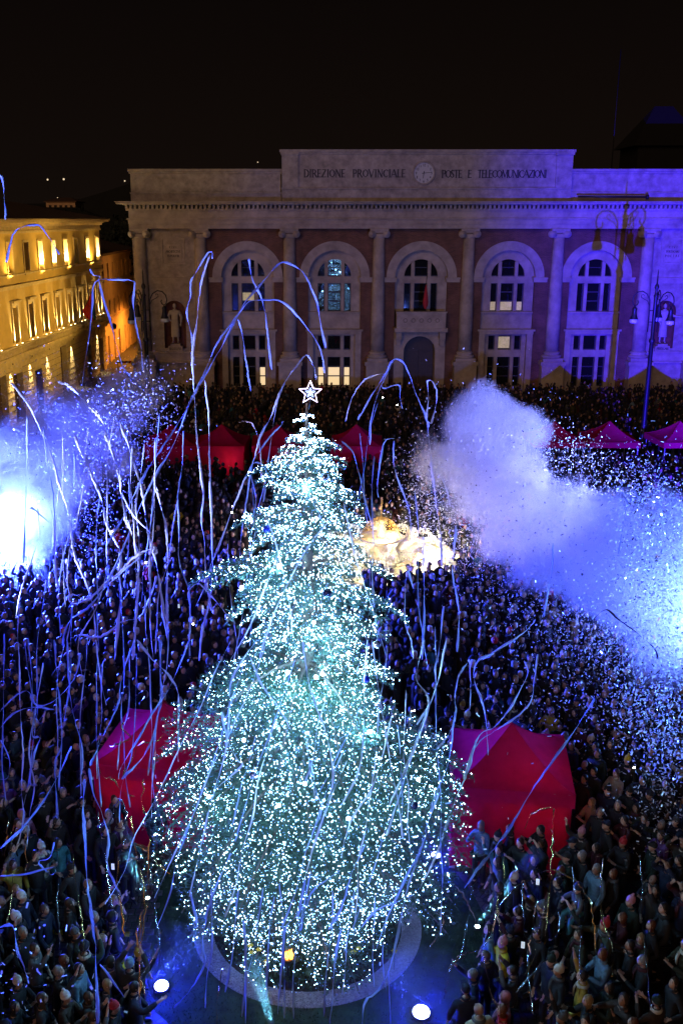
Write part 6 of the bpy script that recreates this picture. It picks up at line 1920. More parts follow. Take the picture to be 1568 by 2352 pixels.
ST = [
 (c1((0, 155), (15, 190), (22, 290), (28, 365)), 30, 30, 5, B_, 'short blue streamer against the black sky above the ochre palazzo'),
 (c1((30, 560), (60, 440), (100, 400), (150, 390), (190, 400), (240, 470), (275, 525)), 44, 44, 5, B_, 'blue streamer arching over the ochre palazzo cornice'),
 (c1((415, 590), (430, 620), (460, 628), (455, 650), (480, 740), (510, 840), (540, 960), (570, 1050), (600, 1090), (650, 1140), (685, 1200)), 42, 42, 5, B_, 'long blue streamer falling from the palazzo corner into the pale smoke'),
 (c1((460, 640), (530, 640), (600, 645), (620, 660), (612, 740), (620, 820), (635, 900), (650, 960), (655, 1060)), 42, 42, 5, B_, 'blue streamer bent level across the side street then dropping by the black lamp post'),
 (c1((460, 640), (430, 670), (425, 760), (410, 900), (390, 1030), (380, 1130)), 43, 43, 4, B_, 'violet streamer hanging before the palazzo windows beside the flags'),
 (c1((975, 545), (975, 520), (955, 520), (900, 610), (878, 650), (875, 720), (858, 780), (862, 820), (880, 900), (885, 970)), 36, 36, 4, B_, 'thin hooked streamer curling off the tall pair by the first column'),
 (c1((965, 525), (930, 640), (915, 730), (905, 830), (895, 900), (885, 1000), (890, 1110)) + c3((893, 60), (905, 260), (920, 400), (935, 540), (925, 650), (940, 740), (945, 870), (960, 990), (975, 1060)), 36, 32, 5.5, W_, 'very long pale streamer dropping straight from the first column down to the crowd'),
 (c1((1145, 545), (1150, 600), (1165, 655), (1190, 700), (1215, 780), (1230, 900), (1248, 1055)), 40, 40, 4.5, B_, 'blue streamer hanging across the first arched window'),
 (c1((1495, 955), (1470, 830), (1450, 730), (1400, 620), (1360, 585), (1300, 562), (1260, 590), (1200, 660), (1130, 740), (1080, 820), (1000, 930), (930, 1090)) + c3((860, 130), (800, 230), (740, 320), (690, 395), (640, 480), (560, 640), (490, 760)), 40, 30, 5, B_, 'highest blue streamer arch in front of the second column, trailing down left'),
 (c1((1490, 1070), (1470, 960), (1400, 850), (1300, 745), (1200, 735), (1140, 745), (1090, 810), (1040, 910), (960, 1050), (880, 1190)) + c3((800, 290), (720, 430), (640, 590), (560, 790), (480, 960)), 40, 30, 5, B_, 'lower blue streamer arch over the first window, trailing down left under the highest arch'),
 (c1((1095, 825), (1110, 880), (1125, 980), (1140, 1080), (1152, 1155)), 40, 40, 4, B_, 'crinkled blue streamer dangling before the lower left window of the first bay'),
 (c1((1452, 1100), (1440, 1040), (1410, 990), (1380, 1015), (1330, 1080), (1290, 1150), (1240, 1280)) + c3((1200, 250), (1160, 380), (1110, 490), (1060, 620), (1000, 780), (970, 850), (945, 940), (900, 1040)), 34, 28, 5, W_, 'pale streamer peaking just left of the glowing star and running down left'),
 (c2((20, 1290), (50, 1180), (110, 1100), (190, 1072)), 36, 36, 4, W_, 'short crinkled streamer right of the glowing star'),
 (c2((75, 1285), (130, 1190), (185, 1100), (235, 1015), (270, 1010), (300, 1050), (340, 1160), (390, 1280), (400, 1320)), 36, 36, 5, B_, 'blue streamer peaking like a tent in front of the arched door'),
 (c2((130, 1400), (135, 1290), (165, 1170), (215, 1060), (235, 1015)), 36, 36, 4, B_, 'blue streamer branching left below the peak by the arched door'),
 (c2((185, 1130), (200, 1140), (265, 1125), (268, 1180), (280, 1235)), 36, 36, 3.5, B_, 'small bent blue streamer under the peak at the arched door'),
 (c2((390, 1285), (400, 1180), (395, 1110), (420, 1110), (438, 1160), (430, 1230), (412, 1300)) + c4((395, 200), (410, 350), (420, 450), (440, 620), (455, 720), (462, 860)), 33, 30, 4.5, W_, 'tall looped streamer rising at the edge of the pale smoke right of the door'),
 (c3((265, 5), (330, 40), (400, 110), (470, 190), (490, 260), (520, 350), (545, 430), (560, 530), (580, 640), (610, 720), (630, 810), (640, 920), (630, 1020), (620, 1150), (610, 1285)), 34, 29, 7, W_, 'thick brilliant white streamer starting over the pale smoke and sweeping down'),
 (c3((550, 190), (580, 270), (610, 370), (650, 490), (665, 590), (680, 700), (700, 770), (720, 850), (735, 940), (750, 1060), (770, 1200)), 34, 28, 6.5, W_, 'thick white streamer crossing the gap between smoke and dark crowd'),
 (c3((345, 250), (370, 330), (405, 400), (440, 480), (470, 560), (490, 660), (530, 740), (555, 800), (550, 900), (560, 1000), (545, 1100), (530, 1285)), 34, 29, 6.5, W_, 'thick white streamer wavering down through the deep blue smoke'),
 (c3((50, 10), (130, 110), (160, 170), (200, 260), (235, 340), (260, 430), (275, 490), (300, 560), (325, 680), (340, 790), (360, 850), (400, 940), (430, 1050), (440, 1180)), 35, 29, 6, W_, 'white streamer starting by the palazzo door and crossing the smoke'),
 (c3((275, 490), (265, 570), (255, 680), (255, 830), (265, 950)), 34, 33, 5, W_, 'white streamer hanging straight over the glaring smoke core'),
 (c3((130, 600), (150, 590), (180, 615), (240, 665)), 34, 34, 5, W_, 'short bent white streamer above the glaring smoke core'),
 (c3((125, 160), (125, 350), (120, 520), (115, 660), (110, 840)), 33, 33, 4, B_, 'thin straight streamer hanging down in front of the smoke near the palazzo'),
 (c3((610, 300), (600, 470), (615, 640), (620, 770), (632, 1000), (618, 1160)), 32, 29, 5, W_, 'white streamer running almost straight down beside the thick crossing one'),
 (c3((715, 270), (712, 430), (710, 560), (705, 700), (690, 830), (690, 990), (690, 1100), (705, 1285)), 31, 28, 5, W_, 'white streamer falling nearly plumb through the knotted streamer'),
 (c3((720, 785), (712, 768), (700, 790), (722, 795), (705, 775), (660, 790), (600, 830), (540, 890), (490, 930), (430, 990), (380, 1020), (330, 1030), (320, 1000), (340, 985), (380, 1005)), 30, 30, 6.5, W_, 'knotted white streamer with a curl at one end, lying across the others'),
 (c3((720, 900), (690, 1000), (640, 1090), (560, 1110), (500, 1160), (440, 1185), (370, 1170), (330, 1185)), 30, 30, 5.5, W_, 'white streamer sagging in a wide curve under the knotted one'),
 (c3((650, 810), (600, 850), (540, 900), (480, 960), (400, 1050), (330, 1100), (300, 1150), (290, 1220)), 29, 29, 5, B_, 'blue white streamer slanting to the lower left below the knotted one'),
 (c3((940, 0), (960, 180), (960, 300), (965, 420), (970, 600), (975, 760), (975, 900), (955, 1050), (930, 1150), (915, 1290)), 33, 28, 5.5, W_, 'long pale streamer falling plumb between the dark gazebo and the tree'),
 (c3((710, 480), (740, 580), (765, 690), (770, 850), (765, 1000), (770, 1200)), 31, 28, 5.5, W_, 'bowed white streamer, outermost of the bright bundle towards the tree'),
 (c3((560, 520), (620, 630), (700, 710)), 31, 30, 4.5, W_, 'short white streamer slanting down right inside the bright bundle'),
 (c3((870, 1200), (875, 1060), (865, 980), (905, 935), (960, 980), (1020, 1050), (1080, 1120)), 26, 25, 4, W_, 'thin streamer peaked like a roof left of the second tree tier'),
 (c3((1150, 430), (1155, 390), (1190, 380), (1220, 410), (1220, 480), (1210, 560)), 24, 23, 4, W_, 'small arch shaped streamer beside the upper tree'),
 (c3((1150, 430), (1175, 540), (1165, 630)), 24, 23, 3.5, W_, 'thin short streamer hanging left of the upper tree below the small arch'),
 (c3((1300, 190), (1290, 210), (1240, 260), (1190, 330), (1160, 380), (1130, 570), (1110, 700), (1095, 900)), 24, 22, 4.5, W_, 'crinkled streamer from the dark gazebo by the tree tip down to the second tier'),
 (c4((0, 280), (50, 330), (80, 430), (110, 560), (140, 680), (150, 760)), 23, 22, 4, W_, 'pale streamer curving off the tree top towards the gold fountain dome'),
 (c4((150, 350), (140, 480), (140, 600), (145, 700), (140, 900), (150, 1050)), 24, 18, 4, W_, 'straight pale streamer hanging past the gold fountain dome'),
 (c4((245, 270), (200, 280), (180, 360), (165, 480), (170, 540)), 28, 28, 4, W_, 'bent streamer at the left edge of the confetti cloud'),
 (c4((240, 280), (240, 390), (270, 490), (310, 600), (320, 740)), 28, 28, 4, W_, 'thin streamer sloping through the confetti left of the beige smoke'),
 (c4((445, 420), (480, 500), (500, 580)), 30, 30, 4, W_, 'short white streamer in front of the beige smoke'),
 (c4((525, 670), (515, 800), (510, 900), (530, 1000), (540, 1100), (530, 1250)), 28, 26, 5, W_, 'tall pale streamer crossing the tip of the lit fountain pool'),
 (c4((375, 720), (378, 900), (380, 1060), (370, 1285)), 28, 24, 4.5, W_, 'straight pale streamer crossing the middle of the lit fountain pool'),
 (c4((970, 750), (965, 880), (945, 980), (930, 1090)), 27, 27, 4, B_, 'faint lilac streamer inside the large smoke cloud'),
 (c4((1270, 800), (1300, 620), (1310, 560), (1285, 520), (1300, 498), (1340, 510), (1370, 560), (1340, 540), (1322, 560)), 30, 30, 4, B_, 'looped lilac streamer over the top edge of the large smoke cloud'),
 (c4((890, 1100), (850, 1150), (760, 1210), (650, 1285)) + c6((700, 65), (640, 85), (610, 130), (610, 190), (640, 270), (660, 350), (672, 530)), 25, 20, 5, W_, 'streamer curling out of the confetti and hanging before the big crimson gazebo roof'),
 (c6((1160, 270), (1060, 430), (950, 580), (850, 730), (760, 880), (700, 960), (620, 1060), (565, 1140)), 22, 16.5, 6.5, B_, 'thick straight blue streamer slanting across the big crimson gazebo'),
 (c6((900, 65), (885, 180), (865, 290), (780, 370), (700, 420), (620, 480), (590, 570), (560, 650), (520, 740), (480, 860), (430, 1000), (360, 1140)), 22, 16, 5, W_, 'long streamer bending over the gazebo ridge and down to the ground floodlight'),
 (c6((840, 100), (855, 150), (820, 230), (770, 320), (700, 400), (640, 430), (600, 510), (560, 640)), 22, 18, 4.5, W_, 'shorter streamer running along the gazebo roof above the long bending one'),
 (c5((630, 0), (700, 90), (780, 170), (820, 250), (820, 380), (820, 560)), 22, 19, 6, W_, 'bright white streamer bending down in front of the purple lit gazebo peak'),
 (c5((250, 0), (265, 180), (280, 340), (285, 480), (255, 560), (260, 700), (265, 820)), 22, 18, 5, B_, 'blue streamer hanging left of the purple lit gazebo, kinked midway'),
 (c5((310, 0), (320, 200), (335, 330), (375, 480), (375, 620)), 22, 19, 5, B_, 'blue streamer ending beside the purple lit gazebo corner'),
 (c5((440, 0), (465, 190), (490, 300)), 23, 22, 4.5, W_, 'short pale streamer above the purple lit gazebo slope'),
 (c5((620, 0), (560, 170), (545, 290), (480, 430), (440, 520), (415, 580)), 22, 18, 5, B_, 'blue streamer sliding down along the purple gazebo slope'),
 (c5((740, 0), (735, 150), (745, 260), (720, 380), (690, 480), (640, 560), (560, 640)), 21, 19, 5.5, B_, 'pale streamer lying over the crimson front of the purple lit gazebo'),
 (c5((870, 0), (790, 200), (700, 340), (640, 450), (560, 580), (545, 640)), 21, 18, 5, B_, 'blue streamer slanting over the crimson gazebo beside the lying one'),
 (c5((410, 590), (430, 700), (470, 800), (500, 920), (495, 1040), (560, 1180)), 17.5, 16, 6, B_, 'thick blue streamer leaning from the purple gazebo corner to the crowd'),
 (c5((390, 640), (385, 750), (390, 900), (400, 1100), (420, 1250), (440, 1450), (450, 1763)), 16.5, 13.5, 8, B_, 'thickest deep blue streamer dropping to the bottom edge through the left crowd'),
 (c5((330, 490), (280, 600), (200, 740), (100, 870), (0, 960)), 19, 15.5, 6, B_, 'blue streamer sloping to the left frame edge above the pink hood'),
 (c5((0, 1085), (120, 1075), (250, 1045), (240, 1080), (200, 1050), (180, 1020), (230, 1000), (250, 930)), 15.5, 15.5, 4.5, B_, 'blue streamer lying level over the white beanie person and curling back'),
 (c5((0, 1320), (60, 1315), (80, 1420), (110, 1500), (135, 1580)), 14.5, 14, 6, B_, 'bent blue streamer at the lower left frame edge'),
 (c5((0, 410), (60, 340), (150, 310), (250, 320)), 22, 22, 4.5, B_, 'arched blue streamer at the left edge over the blue crowd'),
 (c5((0, 330), (70, 260), (130, 235), (170, 300), (250, 280), (340, 180), (370, 60)), 23, 23, 4, B_, 'wriggling blue streamer over the blue crowd at the left'),
 (c5((165, 310), (150, 440), (185, 450), (160, 520), (140, 640), (150, 670), (168, 662)), 20, 19, 5, B_, 'kinked blue streamer ending in a small curl in the left crowd'),
 (c5((5, 460), (45, 550), (40, 630), (0, 640)), 19, 19, 5, B_, 'short blue streamer hooked at the left frame edge'),
 (c5((460, 1490), (500, 1540), (570, 1640)), 14.5, 14.5, 5, B_, 'short pale blue streamer crossing the lower left crowd near the floodlight'),
 (c5((130, 0), (150, 200), (145, 330)), 24, 22, 4, B_, 'thin blue streamer over the darkest blue crowd'),
 (c6((520, 330), (490, 560), (430, 720), (390, 860), (350, 1000), (300, 1150), (270, 1290), (230, 1480), (180, 1600), (110, 1663), (95, 1763)), 18.5, 14, 6, B_, 'very long streamer following the tree skirt from the gazebo down to the gravel'),
 (c6((480, 0), (440, 200), (380, 350), (330, 500), (270, 650), (220, 760)), 17.5, 15, 5, W_, 'pale streamer slanting over the broad tree tier beside the gazebo'),
 (c6((380, 0), (350, 120), (345, 190), (400, 300), (300, 600), (240, 800), (205, 900)), 17.5, 14.8, 5, W_, 'pale streamer bending twice over the lower tree'),
 (c6((230, 350), (180, 560), (130, 700), (60, 800), (20, 900), (0, 1000)), 16.2, 14.4, 5, W_, 'pale streamer sliding down the middle of the broad tree tier'),
 (c6((120, 0), (105, 200), (100, 420), (80, 600), (0, 760)), 17, 15, 4.5, W_, 'thin pale streamer draped down the centre of the tree'),
 (c6((450, 700), (400, 830), (370, 950), (300, 1080), (200, 1300), (160, 1420)), 15.5, 14, 5, B_, 'blue streamer trailing over the tree skirt towards the hedge'),
 (c6((110, 940), (60, 1040), (30, 1130), (0, 1230), (-60, 1330)), 14.6, 14, 6, B_, 'blue streamer hanging over the skirt near the orange flame'),
 (c6((330, 1170), (240, 1210), (160, 1240), (90, 1320)), 14.2, 14, 5, B_, 'blue streamer crossing the skirt sideways above the gravel'),
 (c6((215, 1520), (225, 1763)), 14, 13.6, 3, B_, 'thin straight thread hanging before the gravel ring'),
 (c5((1120, 1290), (1130, 1500), (1128, 1763)), 14.2, 13.6, 7, B_, 'broad straight blue streamer hanging over the gravel ring beside the teal beam'),
 (c5((1260, 1180), (1240, 1300), (1228, 1500), (1222, 1660)), 14.3, 13.8, 5, B_, 'straight blue streamer hanging over the skirt next to the broad one'),
 (c5((1400, 1100), (1370, 1250), (1310, 1330), (1295, 1490), (1275, 1720)), 14.3, 13.8, 6, B_, 'blue streamer passing the orange flame down to the gravel'),
 (c5((1560, 1060), (1440, 1150), (1400, 1240), (1380, 1330), (1370, 1260), (1400, 1210)), 14.5, 14.2, 6, B_, 'tangled blue streamer on the skirt above the orange flame'),
 (c5((1566, 1330), (1540, 1450), (1530, 1600), (1515, 1763)), 14, 13.6, 6, B_, 'blue streamer hanging at the centre of the skirt over the gravel'),
 (c5((870, 1150), (900, 1270), (905, 1320)), 15, 14.5, 6, B_, 'short blue streamer beside the gravel ring on the left'),
 (c5((1060, 980), (1030, 1050), (980, 1160), (945, 1290), (930, 1400), (940, 1490), (880, 1600), (800, 1690)), 15, 13.8, 5, B_, 'blue streamer following the left curve of the gravel ring'),
 (c5((960, 780), (930, 920), (900, 1050), (870, 1180)), 15.6, 14.6, 5, W_, 'pale streamer on the left shoulder of the tree skirt'),
 (c5((1150, 80), (1200, 200), (1280, 310), (1340, 420)), 16, 15.6, 4, W_, 'pale streamer sloping down right across the bright heart of the tree'),
 (c5((1390, 0), (1410, 160), (1450, 300), (1500, 440), (1530, 620), (1500, 760), (1440, 950), (1400, 1090)), 16.5, 14.5, 5, W_, 'long pale streamer running over the centre of the tree from the bright heart'),
 (c5((1180, 0), (1110, 100), (1060, 200), (1050, 380), (1030, 540), (980, 700)), 16.2, 15.4, 5, W_, 'pale streamer falling over the left flank of the tree'),
 (c5((1020, 330), (1040, 440), (1090, 550), (1110, 580), (1000, 680), (970, 740)), 15.8, 15.4, 5, W_, 'pale streamer with a sharp bend on the left flank of the tree'),
 (c3((1340, 590), (1290, 760), (1230, 920), (1150, 1130), (1060, 1285)), 19, 17.5, 4.5, W_, 'pale streamer sliding down the left side of the upper tree'),
 (c3((1420, 530), (1470, 630), (1550, 780)), 18.2, 17.8, 4, W_, 'thin pale streamer on the face of the upper tree'),
 (c3((1560, 590), (1420, 760), (1330, 920), (1240, 1120), (1190, 1285)), 18, 17, 5, W_, 'pale streamer crossing the trunk gap from upper right to lower left'),
 (c3((1230, 640), (1280, 800), (1330, 1030), (1340, 1160)), 18.2, 17.5, 4, W_, 'thin pale streamer hanging by the blue bauble on the upper tree'),
 (c4((10, 560), (60, 800), (150, 1080), (210, 1285)), 18, 17, 4, W_, 'thin pale streamer down the right side of the middle tree'),
 (c4((330, 960), (300, 880), (290, 1100), (320, 1200), (330, 1285)), 20, 18, 4, W_, 'pale streamer hanging at the tree edge below the fountain'),
 (c4((468, 1040), (455, 1180), (440, 1285)) + c6((430, 120), (425, 250), (345, 390)), 22, 18, 4.5, W_, 'pale streamer falling between the tree and the dark crowd behind the gazebo'),
 (c6((585, 90), (575, 110), (540, 160), (520, 260), (525, 330), (500, 420), (440, 500)), 21, 18, 4.5, W_, 'hooked pale streamer behind the corner of the big crimson gazebo'),
 (c6((585, 90), (592, 200), (588, 320)), 22, 21.6, 4, W_, 'short straight streamer hanging from the hook behind the gazebo'),
 (c6((1460, 140), (1400, 190), (1345, 220)), 22, 21.5, 4, mat('dark_streamer', (.015, .015, .03), .5), 'short black streamer drifting in the thick confetti'),
 (c4((1165, 1090), (1215, 1055), (1270, 1100), (1340, 1150), (1400, 1200), (1440, 1240), (1450, 1285)), 23, 22, 4, mat('dark_streamer', (.015, .015, .03), .5), 'black ribbon curling across the blue white confetti cloud'),
]
for a in ST: streamer(*a)
ORD = ['first', 'second', 'third', 'fourth', 'fifth', 'sixth', 'seventh', 'eighth', 'ninth', 'tenth', 'eleventh', 'twelfth', 'thirteenth', 'fourteenth', 'fifteenth', 'sixteenth', 'seventeenth', 'eighteenth']
def spread(n, x0, x1, ya, yb, lean, Ya, Yb, w, mats, label, group='paper streamers in the air', wave=14, wob=.55):
    """a run of loose streamers hanging side by side, counted from the west"""
    L = []
    for k in range(n):
        x = x0 + (x1 - x0) * (k + srng.uniform(.1, .9)) / n
        y = srng.uniform(*ya); y2 = srng.uniform(*yb); m = max(4, int((y2 - y) / 70)); ph = srng.uniform(0, 6.28); le = lean * srng.uniform(-.9, 2.3); aw = wave * srng.uniform(.3, 1.3)
        if m > 40: m = 40
        pts = [(x - le * (y2 - y) * i / m + aw * math.sin(ph + i * srng.uniform(.7, 1.1)) * min(1, .3 + i / m) + srng.gauss(0, 2), y + (y2 - y) * i / m) for i in range(m + 1)]
        L.append((sum(p[0] for p in pts) / len(pts), pts))
    L.sort(key=lambda q: q[0])
    for k, (_, pts) in enumerate(L):
        f = srng.random()
        streamer(pts, Ya[0] + (Ya[1] - Ya[0]) * f, Yb[0] + (Yb[1] - Yb[0]) * f, w * srng.uniform(.55, .95), mats[k % len(mats)], label % ORD[k], group, wob)
spread(16, 5, 400, (1330, 1560), (1650, 1950), .05, (22, 26), (17.5, 21), 4.2, (B_, W_), '%s thin streamer from the west among those hanging over the left crowd')
spread(12, 60, 440, (940, 1180), (1350, 1600), .06, (31, 35), (26, 30), 4.2, (W_, B_), '%s thin streamer from the west among those beside the left smoke', wave=18)
spread(18, 520, 1010, (1420, 1750), (1800, 2150), .24, (15.8, 16.6), (14.3, 15), 4.2, (W_, B_), '%s streamer from the west among those sliding down the front of the tree', wave=9)
spread(9, 470, 930, (2000, 2120), (2250, 2345), .10, (14.4, 14.6), (13.8, 14), 5, (B_,), '%s streamer from the west among those ending over the gravel ring', wave=7)
spread(8, 470, 960, (880, 1250), (1450, 1600), .1, (24, 30), (19.5, 22), 3.6, (W_, B_), '%s thin streamer from the west among those strung beside the upper tree', wave=8)
spread(7, 1030, 1500, (1900, 2080), (2150, 2340), .12, (15.8, 16.6), (14, 14.6), 3.5, (SILVF, GOLDF), '%s foil strand from the west among those tangled over the right crowd', 'foil streamers', 14, 2.4)
spread(6, 20, 380, (1850, 2000), (2080, 2300), -.05, (15.8, 16.6), (14, 14.8), 3.3, (GOLDF, SILVF), '%s foil strand from the west among those tangled over the left crowd', 'foil streamers', 14, 2.4)
FOIL = [
 (c6((840, 870), (870, 800), (965, 765), (975, 800), (968, 860), (965, 950), (960, 1060), (955, 1160), (940, 1290), (930, 1400)), 18, 15.2, 4, GOLDF, 'crinkled gold foil streamer hooked over the gazebo valance into the right crowd'),
 (c6((960, 1055), (1060, 1095), (1130, 1180), (1155, 1290), (1160, 1440)), 16, 15, 4, GOLDF, 'gold foil streamer draped past the child on shoulders'),
 (c6((950, 1060), (860, 1100), (780, 1150), (720, 1230)), 16, 15.5, 4, SILVF, 'silver foil streamer stretched above the man raising one hand'),
 (c6((1000, 1240), (995, 1330), (960, 1430), (900, 1510), (800, 1620)), 15.2, 14, 4, SILVF, 'silver blue foil streamer sagging through the lower right crowd'),
 (c6((905, 1190), (880, 1300), (890, 1340), (870, 1360), (860, 1450)), 15.4, 14.8, 5, SILVF, 'twisted silver foil streamer bunched in the right crowd'),
 (c6((490, 1510), (540, 1460), (640, 1420), (690, 1340), (725, 1230)), 14.8, 15.5, 4, SILVF, 'silver foil streamer lying from the lawn edge up to the right crowd'),
 (c6((470, 1650), (490, 1560), (510, 1490), (560, 1440), (630, 1430)), 14.2, 14.4, 4.5, SILVF, 'silver foil streamer hanging by the lawn at the bottom'),
 (c6((650, 1440), (665, 1520), (690, 1640), (720, 1690)), 14.3, 14, 4, SILVF, 'thin silver foil strand among the lowest right crowd'),
 (c6((520, 1130), (560, 1180), (595, 1240), (620, 1310)), 15.6, 15.4, 4, mat('dull_brown_ribbon', (.20, .13, .09), .5), 'dull brown ribbon curved down to the white spotlight'),
 (c6((430, 1250), (470, 1290), (420, 1390), (400, 1420)), 15, 14.8, 3, SILVF, 'small silver strand sparkling over the dark lawn'),
 (c5((650, 1250), (640, 1400), (645, 1560), (640, 1700)), 14.6, 14, 3.5, GOLDF, 'thin gold strand hanging beside the blue floodlight glow'),
 (c5((545, 1000), (540, 1120), (560, 1230), (570, 1370)), 15.5, 14.8, 4.5, GOLDF, 'sparkling gold foil streamer in the left crowd near the spotlight'),
 (c5((690, 910), (680, 1050), (680, 1200), (640, 1290), (630, 1420)), 15.6, 14.6, 3.5, GOLDF, 'gold foil streamer hanging past the small white spotlight'),
 (c5((620, 940), (680, 975), (735, 1040), (790, 1080)), 15.6, 15.3, 4, GOLDF, 'short gold foil piece near the light blue beanie child'),
 (c5((40, 830), (30, 920), (20, 1000)), 16, 15.7, 4, GOLDF, 'gold foil streamer at the left frame edge'),
 (c5((120, 880), (120, 980), (122, 1060)), 15.8, 15.5, 4, GOLDF, 'gold foil streamer hanging over the mustard coat person'),
 (c5((1030, 1500), (1005, 1590), (995, 1763)), 14, 13.5, 3.5, GOLDF, 'gold foil strand hanging across the gravel ring'),
 (c5((745, 1330), (700, 1470), (650, 1550), (640, 1640)), 14.6, 14.2, 4, SILVF, 'silver foil strand looping towards the blue floodlight'),
 (c5((500, 870), (530, 760), (560, 735), (572, 780), (575, 900), (570, 940)), 18, 16, 5, SILVF, 'silver streamer arched in front of the purple lit gazebo wall'),
 (c5((560, 640), (600, 560), (640, 480), (700, 470), (760, 440)), 20.6, 20.8, 4, GOLDF, 'gold foil streamer wrinkled on the crimson gazebo front'),
 (c5((430, 520), (470, 620), (520, 640), (560, 700), (620, 720)), 20.4, 20.3, 4, GOLDF, 'gold foil streamer zigzagging over the purple lit gazebo eave'),
 (c5((600, 350), (560, 400), (600, 450), (560, 470), (500, 500)), 21.3, 20.9, 4, GOLDF, 'gold foil tangle on the purple lit gazebo roof'),
 (c5((660, 640), (655, 740), (662, 800)), 19.8, 19.5, 5, GOLDF, 'short gold foil strip below the crimson gazebo valance'),
 (c3((1095, 195), (1130, 190), (1165, 210), (1190, 270), (1200, 380), (1205, 460)), 30, 30, 3.5, mat('dull_brown_ribbon', (.20, .13, .09), .5), 'brownish streamer bent over the dark gazebo by the tree tip'),
]
for a in FOIL: streamer(*a, group='foil streamers', wob=2.2)

# ================================================================== CONFETTI
def confetti(name, spec, mats):
    V, MI = [], []
    for (cx, cy, sx, sy, n, y0, y1) in spec:
        if cx > 900: n = int(n * 1.45)
        px = nrg.normal(cx, sx, n); py = nrg.normal(cy, sy, n); YY = nrg.uniform(y0, y1, n)
        d = PITCH + np.arctan((py - CY) / FPX)
        h = CAM_H - YY * np.tan(d)
        z = YY * CP + (CAM_H - h) * SP
        x = (px - CX) * z / FPX
        ok = h > .3
        c = np.c_[x, YY, h][ok]; n = len(c)
        u = nrg.normal(0, 1, (n, 3)); u /= np.linalg.norm(u, axis=1)[:, None]
        w = np.cross(u, nrg.normal(0, 1, (n, 3))); w /= np.linalg.norm(w, axis=1)[:, None]
        a = np.clip(nrg.lognormal(-3.55, .38, n), .010, .05)[:, None]; b = np.clip(nrg.lognormal(-4.3, .3, n), .006, .03)[:, None]
        V.append(np.stack([c - u * a - w * b, c + u * a - w * b, c + u * a + w * b, c - u * a + w * b], 1).reshape(-1, 3))
        MI.append(nrg.choice(len(mats), n, p=[.62, .26, .12]))
    V = np.concatenate(V); MI = np.concatenate(MI)
    o = bpy.data.objects.new(name, np_mesh(name, V, np.arange(len(V)).reshape(-1, 4), mats, MI, quads=True)); S.collection.objects.link(o); o['kind'] = 'stuff'
CONF = [mat('confetti_white', (.80, .82, .86), .5, trans=.3), mat('confetti_silver', (.7, .74, .82), .3, metal=.6), mat('confetti_dark', (.03, .03, .05), .5)]
confetti('confetti', [(1490, 1560, 80, 150, 5600, 23, 33), (1360, 1490, 110, 80, 4200, 28, 37), (1190, 1390, 120, 70, 3600, 34, 42), (1030, 1230, 70, 100, 2300, 38, 44), (985, 1120, 45, 60, 700, 40, 45), (1290, 1060, 70, 40, 900, 39, 44), (1130, 1010, 90, 70, 500, 36, 42),
    (1500, 1250, 50, 90, 3000, 25, 31), (1530, 1750, 55, 130, 2600, 20, 27), (1350, 1640, 130, 80, 1100, 23, 31), (1250, 1260, 150, 100, 1400, 30, 38), (1520, 1950, 40, 70, 400, 19, 23), (1420, 1130, 60, 40, 450, 34, 40), (1180, 1300, 60, 60, 700, 36, 42), (960, 1330, 50, 50, 500, 38, 41),
    (300, 960, 55, 60, 2300, 37, 44), (110, 900, 90, 45, 1600, 44, 60), (220, 1150, 45, 110, 1500, 35, 41), (60, 1400, 50, 50, 700, 36, 41), (120, 1050, 70, 70, 700, 35, 42), (60, 1000, 50, 60, 500, 40, 50), (750, 1750, 380, 300, 260, 15, 26), (60, 2250, 70, 70, 110, 13.5, 15.5)], CONF)

